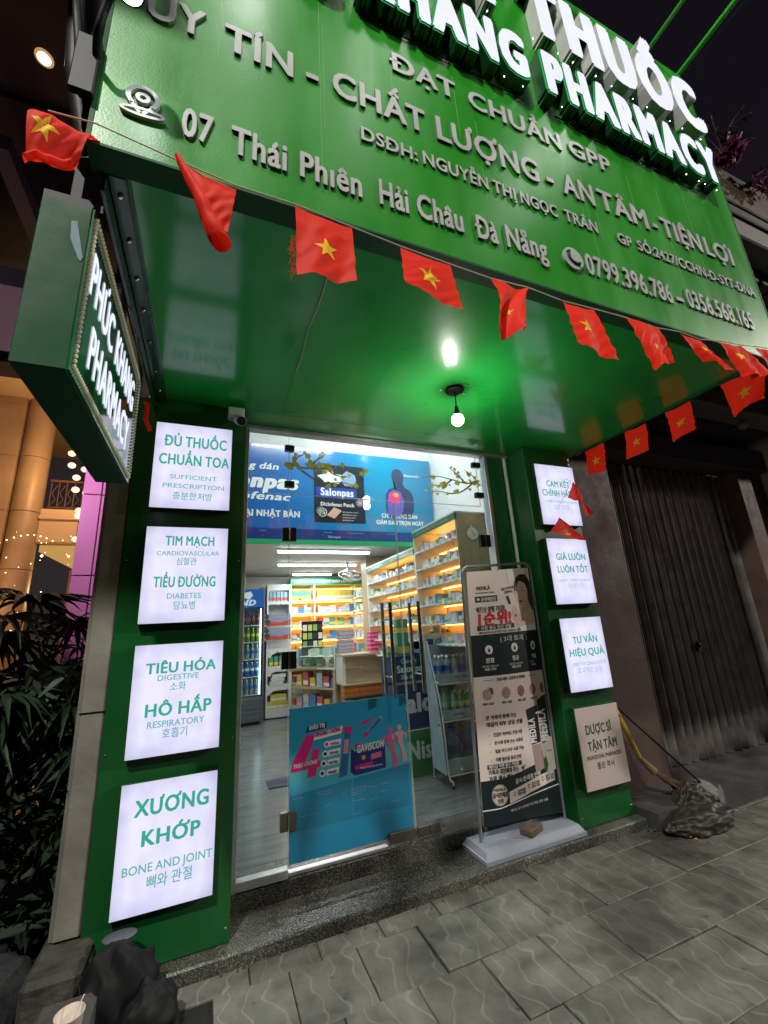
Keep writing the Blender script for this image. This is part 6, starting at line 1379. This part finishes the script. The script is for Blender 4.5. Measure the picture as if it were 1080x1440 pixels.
MB().bbox(2.96, 6.45, .12, .40, 3.04, 3.30, .01).build('lintel', 'beam_d', rb); MB().bbox(5.76, 6.28, .20, .6, .116, 3.035, .01).build('dark_pier', 'brown', rb)
MB().bbox(6.29, 9, .02, .6, .116, 3.60, .01).build('stone_pier', mat('beige_stone_cladding', (.42, .36, .28), .6, noise=.18, nscale=5), rb)  # pale beige is the cladding's own colour
for x in (6.75, 7.2, 7.7): MB().box(x, x+.012, .012, .019, .116, 3.6).build('joint', 'black', rb)
MB().bbox(3.06, 9, -.28, -.02, 3.50, 3.70, .01).build('fascia_beam', 'beam', rb); MB().bbox(3.06, 9, -1.4, -1.25, 3.98, 4.15, .01).build('fascia_beam', 'beam', rb)
for i in range(34):
    xx = 3.12+.16*i; b = MB(); b.box(xx, xx+.11, -.02, .42, 3.46, 3.50); b.box(xx+.11, xx+.16, -.02, .42, 3.475, 3.50); b.build('ceiling_rib', 'beam_d', rb)
for i in range(30):
    xx = 3.12+.18*i; MB().box(xx, xx+.13, -1.25, -.28, 3.86, 3.90).build('ceiling_rib', 'beam_d', rb)
MB().box(3.06, 9, -1.25, .42, 3.92, 3.96).build('ceiling_sheet', 'black', rb)
MB().box(2.96, 9, .43, .6, 3.30, 9).build('upper_wall', mat('upper_dark_wall', (.045, .04, .038), .8, noise=.2), rb)
ls = empty('speaker_lamp', (5.5, -.33, 3.25), 'round grey lamp hanging under the beam at the right edge', 'lamp')
b = MB(); b.ball((5.33, -.20, 3.39), .055, n=12); b.tube([(5.33, -.20, 3.43), (5.33, -.18, 3.50)], .012, 6); b.build('lamp_body', 'grey_pl', ls)
bl = empty('balcony', (5.5, -.8, 5.3), 'dim tan balcony parapet above the closed shop on the right', 'balcony')
MB().bbox(3.6, 9.5, -1.0, -.85, 5.31, 5.75, .01).build('parapet', mat('tan_parapet', (.09, .066, .038), .7, noise=.2, nscale=3), bl); MB().bbox(3.6, 9.5, -.98, .42, 5.20, 5.305, .01).build('slab', 'beam_d', bl)
# bougainvillea on the balcony
def bougain(cx, cy, cz, r, n, lab, seed, share=.68):
    rn = random.Random(seed); t = empty('bougainvillea', (cx, cy, cz-r), lab, 'plant'); fl = MB(); lf = MB(); st_ = MB()
    for i in range(9):
        a = rn.uniform(0, 2*PI); q = [(cx, cy, cz-r), (cx+r*.5*math.cos(a), cy+r*.4*math.sin(a), cz-r*.1), (cx+r*math.cos(a), cy+r*math.sin(a), cz+rn.uniform(-.5, .6)*r)]; st_.tube(smooth_pts(q, 3), .006, 4)
    for i in range(n):
        th, ph_ = rn.uniform(0, 2*PI), rn.uniform(-1, 1); rr = r*rn.random()**.45; p = Vector((cx+rr*math.cos(th)*math.sqrt(1-ph_*ph_), cy+rr*math.sin(th)*math.sqrt(1-ph_*ph_), cz+rr*ph_*.75))
        u = Vector((rn.gauss(0, 1), rn.gauss(0, 1), rn.gauss(0, 1))).normalized(); w = u.orthogonal().normalized(); s_ = rn.uniform(.025, .05)
        tgt = fl if rn.random() < share else lf; tgt.add([p-u*s_, p+w*s_*.6, p+u*s_+w.cross(u)*s_*.3, p-w*s_*.6], [(0, 1, 2), (0, 2, 3)])
    st_.build('stem', 'twig', t); fl.build('blossom', 'bloom', t, kind='stuff'); lf.build('leaf', 'leaf', t, kind='stuff')
M['bloom'] = cloth_mat('magenta_bract', (.27, .06, .17), .3); M['leaf'] = cloth_mat('dark_leaf', (.020, .036, .014), .2)
bougain(4.53, -1.12, 5.78, .13, 230, 'pink bougainvillea clump showing just beside the signboard edge', 2)
bougain(5.02, -1.15, 5.60, .20, 110, 'looser pink bougainvillea branch further right on the balcony', 3, .5); bougain(4.75, -1.0, 6.25, .30, 70, 'dark leafy bougainvillea twigs above the pink clump', 9, .03)

# broom, pole and bag leaning by the right pillar
br = empty('dustpan', (3.5, .0, .12), 'long handled dustpan with black stick leaning on the right pillar', 'dustpan')
MB().tube([(2.945, .03, .765), (3.62, -.05, .13)], .008, 8).build('stick', 'black', br)
b = MB(); b.fan((3.60, -.16, .11), [(3.60+.03*math.cos(a), -.162-.0*a, .11+.085*math.sin(a)) for a in [2*PI*k/18 for k in range(18)]]); b.lathe((3.60, -.158, .11), [(.03, 0), (.075, .09), (.08, .16)], 14, axis='Y'); b.build('pan', mat('worn_grey_plastic', (.20, .20, .20), .5, noise=.3, nscale=20), br)
bm = empty('broom', (3.2, 0, .116), 'broom with yellow handle standing behind the plastic bag', 'broom')
b = MB(); b.tube([(2.965, .10, .80), (3.01, .08, .66), (3.09, .05, .40)], .017, 8); b.build('handle', mat('yellow_handle', (.50, .30, .03), .4), bm)
b = MB(); b.tube([(3.09, .05, .40), (3.18, .02, .30)], [.018, .03], 8)
rn = random.Random(2)
for i in range(110): 
    e = Vector((3.40+rn.uniform(-.10, .08), -.06+rn.uniform(-.07, .07), .135+rn.uniform(0, .03))); b.tube([Vector((3.15, .03, .32))+Vector((rn.uniform(-.02, .02), rn.uniform(-.02, .02), 0)), (Vector((3.22, .0, .27))+e)/2, e], .0016, 3, caps=False)
b.build('bristles', mat('straw_bristle', (.20, .13, .06), .8), bm)
def crumple(cx, cy, cz, sx_, sy_, sz_, seed, name, m, lab, cat, n=26, fr=(3, 12), am=.032, flat=.5, smooth=True):
    rn = random.Random(seed); ws = [(Vector((rn.gauss(0, 1), rn.gauss(0, 1), rn.gauss(0, 1))).normalized(), rn.uniform(*fr), rn.uniform(0, 6)) for _ in range(16)]
    b = MB(); vs = []; fs = []; h = n//2
    for i in range(h+1):
        for k in range(n):
            t, a = PI*i/h, 2*PI*k/n; d = Vector((math.sin(t)*math.cos(a), math.sin(t)*math.sin(a), math.cos(t)))
            r = 1+am*sum((1-abs(math.sin(w.dot(d)*f_+p)))*4/f_**.5 for w, f_, p in ws)-16*am*.55
            z = max(-flat, d.z*r); vs.append((cx+sx_*d.x*r, cy+sy_*d.y*r, cz+sz_*(z+flat)))
    for i in range(h):
        for k in range(n): q = i*n+k; w = i*n+(k+1) % n; fs.append((q, q+n, w+n, w))
    b.add(vs, fs, 0, smooth); return b.build(name, m, label=lab, cat=cat)
M['bag'] = glass_mat('crinkled_clear_bag', (.62, .58, .52), 1.0, .08)
crumple(3.25, -.20, .0, .30, .13, .085, 5, 'plastic_bag', mat('dull_dark_bag', (.030, .026, .022), .55, noise=.4, nscale=14), 'crumpled shiny plastic bag lying at the foot of the right pillar', 'bag', 84)
crumple(3.36, -.10, .05, .15, .11, .12, 11, 'plastic_bag', mat('dull_brown_bag', (.036, .028, .021), .55, noise=.4, nscale=14), 'second crumpled plastic bag heaped against the broom bristles', 'bag', 84)
b = MB(); rn = random.Random(6)
for i in range(40):
    p = Vector((2.96+rn.uniform(-.08, .16), -.10+rn.uniform(-.06, .05), .012)); a = rn.uniform(0, 6); s_ = rn.uniform(.012, .03); b.add([p, p+Vector((s_*math.cos(a), s_*math.sin(a), .008)), p+Vector((s_*math.cos(a+1), s_*math.sin(a+1), .002))], [(0, 1, 2)], m=rn.random() < .35)
for i in range(50):
    p = Vector((3.0+rn.uniform(0, .75), -.30+rn.uniform(-.10, .12), .014)); a = rn.uniform(0, 6); s_ = rn.uniform(.008, .022); b.add([p, p+Vector((s_*math.cos(a), s_*math.sin(a), .006)), p+Vector((s_*math.cos(a+1), s_*math.sin(a+1), .002))], [(0, 1, 2)], m=rn.random() < .25)
b.build('fallen_leaves', [mat('dry_leaf', (.12, .075, .03), .8), mat('yellow_leaf', (.40, .30, .03), .7)], kind='stuff', label='dry fallen leaves gathered at the foot of the right pillar', cat='leaves')
rn = random.Random(12); b = MB()
for i in range(60):
    p = Vector((rn.uniform(.1, 2.9), -.045+rn.uniform(-.03, .008), .005)); a = rn.uniform(0, 6); s_ = rn.uniform(.006, .02); b.add([p, p+Vector((s_*math.cos(a), s_*math.sin(a), .006)), p+Vector((s_*math.cos(a+1), s_*math.sin(a+1), .001))], [(0, 1, 2)])
b.build('litter', mat('dry_leaf_dark', (.07, .045, .025), .9), kind='stuff', label='bits of dry leaf in the gutter along the granite step', cat='litter')

# ================================================================== LEFT NEIGHBOUR
lp = empty('porch', (-2, 0, 4.5), 'dark brown porch ceiling of the building on the left', 'porch')
M['porch'] = mat('dark_brown_porch', (.070, .040, .040), .6, noise=.15, nscale=2); M['porch2'] = mat('darker_porch_beam', (.045, .032, .032), .65, noise=.25, nscale=3)
MB().box(-6, -.70, -2.3, -.290, 4.50, 4.6).build('ceiling_panel', 'porch', lp); MB().box(-6, -.62, -.285, .02, 4.47, 4.6).build('beam', 'porch2', lp); MB().box(-6, -.62, .022, 1.6, 4.9, 5.0).build('rear_soffit', 'black', lp)
MB().box(-6, -.62, .022, .06, 4.47, 4.9).build('beam_face', 'porch2', lp)
pl_ = empty('downlight', (-.954, -.541, 4.5), 'lit warm downlight in the dark brown porch ceiling', 'downlight')
MB().lathe((-.962, -.541, 4.499), [(.042, 0), (.042, -.006), (.03, -.008)], 20).build('trim_ring', mat('ring_cream', (.5, .42, .3), .4, emit=(1, .55, .2), es=.5), pl_); MB().lathe((-.962, -.541, 4.490), [(.029, 0), (.0, -.001)], 18).build('lens', emis('downlight_lens', (1, .83, .58), 14), pl_)
lamp('downlight_light', 'SPOT', (-.962, -.541, 4.46), 30, (1, .75, .5), .05, (-.962, -.541, 0), 100)
MB().obox((-1.30, -.15, 4.25), (.09, 0, 0), (-.02, 1.3, 0), (0, 0, .10)).build('steel_beam', mat('violet_grey_steel', (.07, .06, .11), .5), label='violet grey steel beam running back under the dark porch', cat='beam')
b = MB(); b.tube([(-.62, -1.2, 4.4), (-.52, -1.35, 3.6), (-.47, -1.40, 3.2), (-.42, -1.38, 2.95)], .030, 8); b.tube([(-.60, -1.3, 4.4), (-.50, -1.42, 3.5), (-.43, -1.44, 3.05)], .012, 8); b.tube([(-.48, -1.35, 3.9), (-.405, -1.33, 2.9)], .045, 8)
b.build('cable_bundle', 'black', label='thick black cable bundle hanging down the left end of the signboard', cat='cables')
# pink lit facade
pf = empty('pink_facade', (-1.2, 1.5, 0), 'stone clad facade of the left building washed in pink light', 'facade')
M['pink'] = mat('pink_lit_stone', (.50, .30, .42), .5, noise=.12, nscale=3)
zz = [0, .9, 1.78+.15, 2.62, 3.5, 4.4, 5.2]
zz = [0, .75, 1.35, 2.01, 2.70, 3.45, 4.2, 5.2]
for i in range(len(zz)-1):
    MB().bbox(-.905, -.56, 1.5, 1.58, zz[i]+.004, zz[i+1]-.004, .003).build('stone_panel', 'pink', pf); MB().bbox(-1.045, -.913, 1.5, 1.58, zz[i]+.004, zz[i+1]-.004, .003).build('stone_panel', 'pink', pf)
for x in range(4): MB().bbox(-3.6+.64*x+.0, -3.6+.64*(x+1)-.008, 1.5, 1.58, 3.95, 4.62, .003).build('stone_panel', 'pink', pf)
MB().box(-1.05, -.56, 1.59, 1.75, 0, 5.2).build('backing', 'black', pf); MB().box(-3.6, -1.04, 1.585, 1.75, 3.84, 4.62).build('backing', 'black', pf); MB().box(-3.6, -1.04, 1.49, 1.58, 3.84, 3.935).build('dark_reveal', 'black', pf)
lamp('pink_wash_light', 'SPOT', (-1.5, .45, 3.0), 85, (1, .45, .85), .15, (-1.1, 1.5, 2.8), 120)
# warm atrium with column, balcony, doors
at = empty('atrium', (-2.3, 5, 0), 'amber lit hotel atrium with stone column and balcony seen past the left pillar', 'building')
M['amber'] = mat('amber_stone', (.36, .25, .15), .45, noise=.12, nscale=3); M['amber_l'] = mat('pale_amber_plaster', (.50, .36, .22), .6)
MB().box(-5.0, -3.30, 2.9, 3.2, 0, 5.2).build('side_wall', 'amber', at)
for i in range(7):
    MB().bbox(-3.16+.0, -2.78, 4.8, 5.15, .0+.85*i, .845+.85*i, .004).build('stone_block', 'amber', at)
    MB().lathe((-2.60, 4.95, .0+.85*i), [(.185, .002), (.185, .842)], 20).build('column_drum', 'amber', at)
MB().bbox(-2.42, -1.2, 4.9, 5.1, 2.95, 3.47, .01).build('balcony_front', 'amber_l', at); MB().bbox(-2.42, -1.2, 4.86, 4.9, 3.30, 3.36, .01).build('balcony_moulding', 'amber_l', at)
MB().box(-2.42, -1.2, 5.1, 7.0, 2.85, 2.95).build('balcony_soffit', emis('amber_soffit_glow', (1, .55, .16), .55), at)  # soffit made to glow by itself, standing in for lamplight on it
b = MB(); b.tube([(-2.38, 5.0, 3.95), (-1.2, 5.0, 3.95)], .02, 6); b.tube([(-2.38, 5.0, 3.52), (-1.2, 5.0, 3.52)], .015, 6); b.build('hand_rail', 'twig', at)
for i in range(12):
    b = MB(); x0 = -2.36+.1*i; b.tube([(x0, 5.0, 3.5), (x0, 5.0, 3.95)], .008, 5); b.tube(smooth_pts([(x0, 5, 3.55), (x0+.07, 5, 3.65), (x0+.02, 5, 3.75), (x0+.08, 5, 3.88)], 3), .006, 4); b.build('baluster', 'twig', at)
MB().box(-2.5, -1.0, 7.0, 7.1, 0, 2.85).build('rear_wall', mat('dim_amber_wall', (.20, .11, .06), .6), at); MB().box(-2.5, -1.0, 7.2, 7.3, 2.95, 6).build('upper_rear_wall', 'black', at)
MB().box(-2.05, -1.55, 6.90, 6.99, .3, 2.35).build('door_leaf', mat('amber_door', (.22, .11, .05), .4, noise=.2), at)
MB().box(-5, -.9, 2.9, 7.3, 5.21, 5.3).build('atrium_ceiling', 'amber_l', at)
MB().box(-5, -.9, 1.6, 7.3, -.03, 0.02).build('atrium_floor', 'amber', at)
fl = MB(); rn = random.Random(3)
for k in range(26): fl.ball((rn.uniform(-2.75, -1.6), 4.66, rn.uniform(1.9, 3.1)), rn.choice((.004, .006, .008)), n=5)
for x, y, z in ((-2.25, 4.7, 2.72), (-2.12, 5.4, 2.84), (-1.95, 5.5, 2.84), (-2.05, 6.0, 2.84), (-1.85, 6.0, 2.84), (-1.95, 6.5, 2.84), (-1.75, 6.5, 2.84), (-2.15, 6.6, 2.84)): fl.ball((x, y, z), .018, n=6)
for i in range(9): fl.ball((-2.75+.075*i, 4.70-.0*i, 2.90+.12*math.sin(i*.35)), .010, n=5)
for i in range(14): fl.ball((-2.75+.10*i, 4.68, 1.70+.03*math.sin(i)), .011, n=5)
fl.build('fairy_lights', emis('warm_point_glow', (1, .72, .35), 5), kind='stuff', label='tiny warm lights strung around the amber atrium', cat='lights')
pm = empty('pendant_cluster', (-1.9, 4.6, 4.2), 'cluster of glowing ball pendants in the amber atrium', 'pendant lamps')
PTS = [(-2.05, 4.6, 4.27), (-1.88, 4.6, 4.22), (-2.03, 4.6, 4.08), (-1.86, 4.6, 4.03), (-1.95, 4.6, 3.89), (-1.94, 4.6, 3.70), (-1.80, 4.6, 3.66), (-1.86, 4.6, 3.38), (-1.86, 4.6, 3.30), (-1.85, 4.6, 2.95)]
for p in PTS:
    o = MB(); o.ball(p, .052, n=12, sz=(1, 1, .85)); o = o.build('glass_ball', 'warm_white', pm); b = MB(); b.tube([(p[0], p[1], p[2]+.04), (p[0], p[1], 5.2)], .003, 4); b.build('wire', 'black', o)
lamp('atrium_light', 'POINT', (-2.0, 4.0, 3.9), 62, (1, .60, .25), .2); lamp('atrium_light', 'POINT', (-1.9, 5.9, 2.3), 42, (1, .58, .25), .2); lamp('atrium_light', 'POINT', (-3.0, 3.9, 2.2), 26, (1, .58, .22), .2)
for p in ((-2.62, 3.6, 5.19), (-2.25, 4.2, 5.19), (-2.35, 3.4, 5.19)): 
    MB().lathe(p, [(.05, 0), (0, -.002)], 14).build('downlight', 'warm_white', label='small round warm downlight in the atrium ceiling', cat='downlight', group='downlights in the atrium ceiling')

# fan palms in front of the pink facade
M['palm'] = mat('palm_leaf_green', (.012, .028, .011), .5, spec=.25, noise=.35, nscale=9); M['palm_stem'] = mat('palm_petiole', (.05, .07, .03), .5)
def frond(root_, hub, aim, R, n, nm_seed, droop=.25, spread=2.3):
    rn = random.Random(nm_seed); hub, aim = Vector(hub), Vector(aim).normalized(); side = aim.cross(Vector((0, 0, 1))).normalized(); upv = side.cross(aim).normalized(); b = MB()
    for k in range(n):
        a = (k/(n-1)-.5)*2*spread; d = (aim*math.cos(a)+side*math.sin(a)).normalized(); L = R*(1-.18*abs(a)/spread)*rn.uniform(.9, 1.05); w = R*.055
        q = side*math.cos(a)-aim*math.sin(a); prev = None; segs = 5; vs = []
        for s_ in range(segs+1):
            t = s_/segs; p = hub+d*(L*t)+upv*(.10*R*math.sin(t*PI*.6))+Vector((0, 0, -droop*R*t**2.4*(1+.5*rn.random()))); ww = w*(math.sin(min(1, t*1.6+.12)*PI*.5) if t < .55 else (1-t)/.45)
            vs += [p-q*ww+upv*.2*ww, p-upv*.35*ww, p+q*ww+upv*.2*ww]
        fs = []
        for s_ in range(segs): o_ = s_*3; fs += [(o_, o_+1, o_+4, o_+3), (o_+1, o_+2, o_+5, o_+4)]
        b.add(vs, fs)
    b.build('palm_frond', 'palm', root_)
rn = random.Random(21)
def palm(cx, cy, h, R, n, lab, seed):
    rn = random.Random(seed); t = empty('fan_palm', (cx, cy, 0), lab, 'palm'); tr = MB(); tr.tube([(cx, cy, 0), (cx+.02, cy, h*.55)], [.05, .035], 8); tr.build('trunk', 'twig', t); pe = MB()
    for i in range(n):
        a = 2*PI*i/n+rn.uniform(-.3, .3); el = rn.uniform(-.1, .9); L = rn.uniform(.25, .5); hb = Vector((cx+L*math.cos(a), cy+L*math.sin(a)*.8, h*.55+(h*.45)*rn.uniform(.3, 1.0)*(.5+.5*math.sin(el)+.3)))
        pe.tube(smooth_pts([(cx, cy, h*.5), ((cx+hb.x)/2, (cy+hb.y)/2, hb.z-.02), hb], 3), .006, 5)
        frond(t, hb, (math.cos(a), math.sin(a), rn.uniform(-.5, .25)), R*rn.uniform(.85, 1.1), 18, seed*31+i, rn.uniform(.15, .5))
    pe.build('petiole', 'palm_stem', t)
palm(-1.02, .72, 1.62, .40, 16, 'dark fan palm closest to the beige trim at the left edge', 4); palm(-1.55, .90, 1.72, .46, 18, 'fan palm at the far left before the amber atrium', 5); palm(-.95, .52, 1.30, .34, 14, 'low dark fan palm under the taller ones', 6)
hb = MB(); rn = random.Random(77)
for i in range(5200):
    p = Vector((rn.uniform(-2.9, -.60), rn.uniform(.22, 1.25), rn.uniform(.3, 1.32)+.12*math.sin(i))); 
    if rn.random() < .5: p.y = .22+.25*rn.random()**2
    u = Vector((rn.gauss(0, 1), rn.gauss(0, 1)-.6, rn.gauss(0, .7))).normalized(); w = u.orthogonal().normalized(); s_ = rn.uniform(.04, .11); hb.add([p-u*s_, p+w*s_*.22, p+u*s_-Vector((0, 0, s_*.3)), p-w*s_*.22], [(0, 1, 2), (0, 2, 3)])
hb.build('shrubbery', 'palm', kind='stuff', label='dense dark shrubbery filling the bed below the palms', cat='shrubs')
MB().bbox(-3.5, -.60, .35, 1.35, -.03, .42, .02).build('planter', mat('black_stone_planter', (.018, .018, .022), .5, noise=.4, nscale=4, bump=.5), label='dark stone planter under the fan palms', cat='planter')
crumple(-1.0, .02, -.04, .40, .30, .20, 31, 'garden_rock', mat('dark_rock', (.020, .020, .023), .75, noise=.4, nscale=9, bump=.9), 'dark rough rock at the left edge below the palms', 'rock', 60)

# stone block, dark clutter and cup at the bottom left
MB().bbox(-.60, -.40, -.16, .40, -.03, .238, .02).build('stone_block', 'stone', label='rough grey stone block carrying the beige trim', cat='stone')
crumple(-.27, -.15, -.01, .145, .10, .19, 41, 'rubbish_bag', mat('matt_black_bag', (.007, .007, .008), .7, spec=.3), 'black rubbish bag slumped at the foot of the left pillar', 'bag', 70, (3, 9), .030, .45)
crumple(-.14, -.24, -.01, .10, .08, .12, 47, 'rubbish_bag', mat('matt_grey_bag', (.012, .012, .013), .7, spec=.3), 'smaller black bag in front of the larger one by the left pillar', 'bag', 60, (3, 9), .030, .45)
b = MB(); b.tube(smooth_pts([(-.42, -.12, .20), (-.34, -.26, .10), (-.25, -.33, .02), (-.12, -.36, .012)], 5), .006, 6); b.build('loose_cable', 'black', label='loose black cable trailing from the bags by the left pillar', cat='cable')
b = MB(); b.lathe((-.290, -.05, .246), [(.0, 0), (.045, .002), (.062, .012), (.066, .014)], 18, sq=.7); b.build('tin_lid', mat('dull_tin', (.16, .16, .19), .4, metal=.5), label='dull tin lid lying on the dark clutter under the lowest left sign', cat='lid')
cpx, cpy, cpz = -.335, -.66, .30
MB().bbox(cpx-.14, cpx+.035, cpy-.02, cpy+.26, -.03, cpz-.002, .02).build('kerb_stone', 'stone', label='rough kerb stone the paper cup stands on at the bottom left', cat='stone')
cu = empty('paper_cup', (cpx, cpy, cpz), 'white paper cup with a thin straw at the bottom left corner', 'cup')
MB().lathe((cpx, cpy, cpz), [(.026, 0), (.0385, .092), (.0400, .094), (.0400, .097), (.0375, .096), (.0250, .006), (0, .005)], 24).build('cup_body', mat('cream_paper', (.62, .52, .44), .6), cu)
MB().tube([(cpx-.01, cpy, cpz+.03), (cpx+.032, cpy+.01, cpz+.125)], .0022, 6).build('straw', 'white_pl', cu)
# street behind the photographer, only seen in reflections
for i, x in enumerate((-3.0, 14.0)):  # right-hand lamp is added to go with the shutter light
    y = (-6.0, -8.0)[i]; zl = (9.1, 8.6)[i]; t = empty('street_lamp', (x, y-.9, 0), ('street lamp beside the road to the left', 'added street lamp far along the road to the right')[i], 'street lamp')
    MB().tube([(x, y-.9, 0), (x, y-.9, zl-.15), (x, y-.1, zl+.05)], [.08, .05, .04], 10).build('pole', 'grey_pl', t); MB().bbox(x-.15, x+.15, y-.2, y+.25, zl, zl+.1, .02).build('lamp_head', 'grey_pl', t)
MB().box(-14, 14, -14, -13.5, -.04, 9).build('facade_across', mat('opposite_facade', (.10, .09, .08), .8, noise=.3, nscale=1), label='dark building front across the road', cat='building')
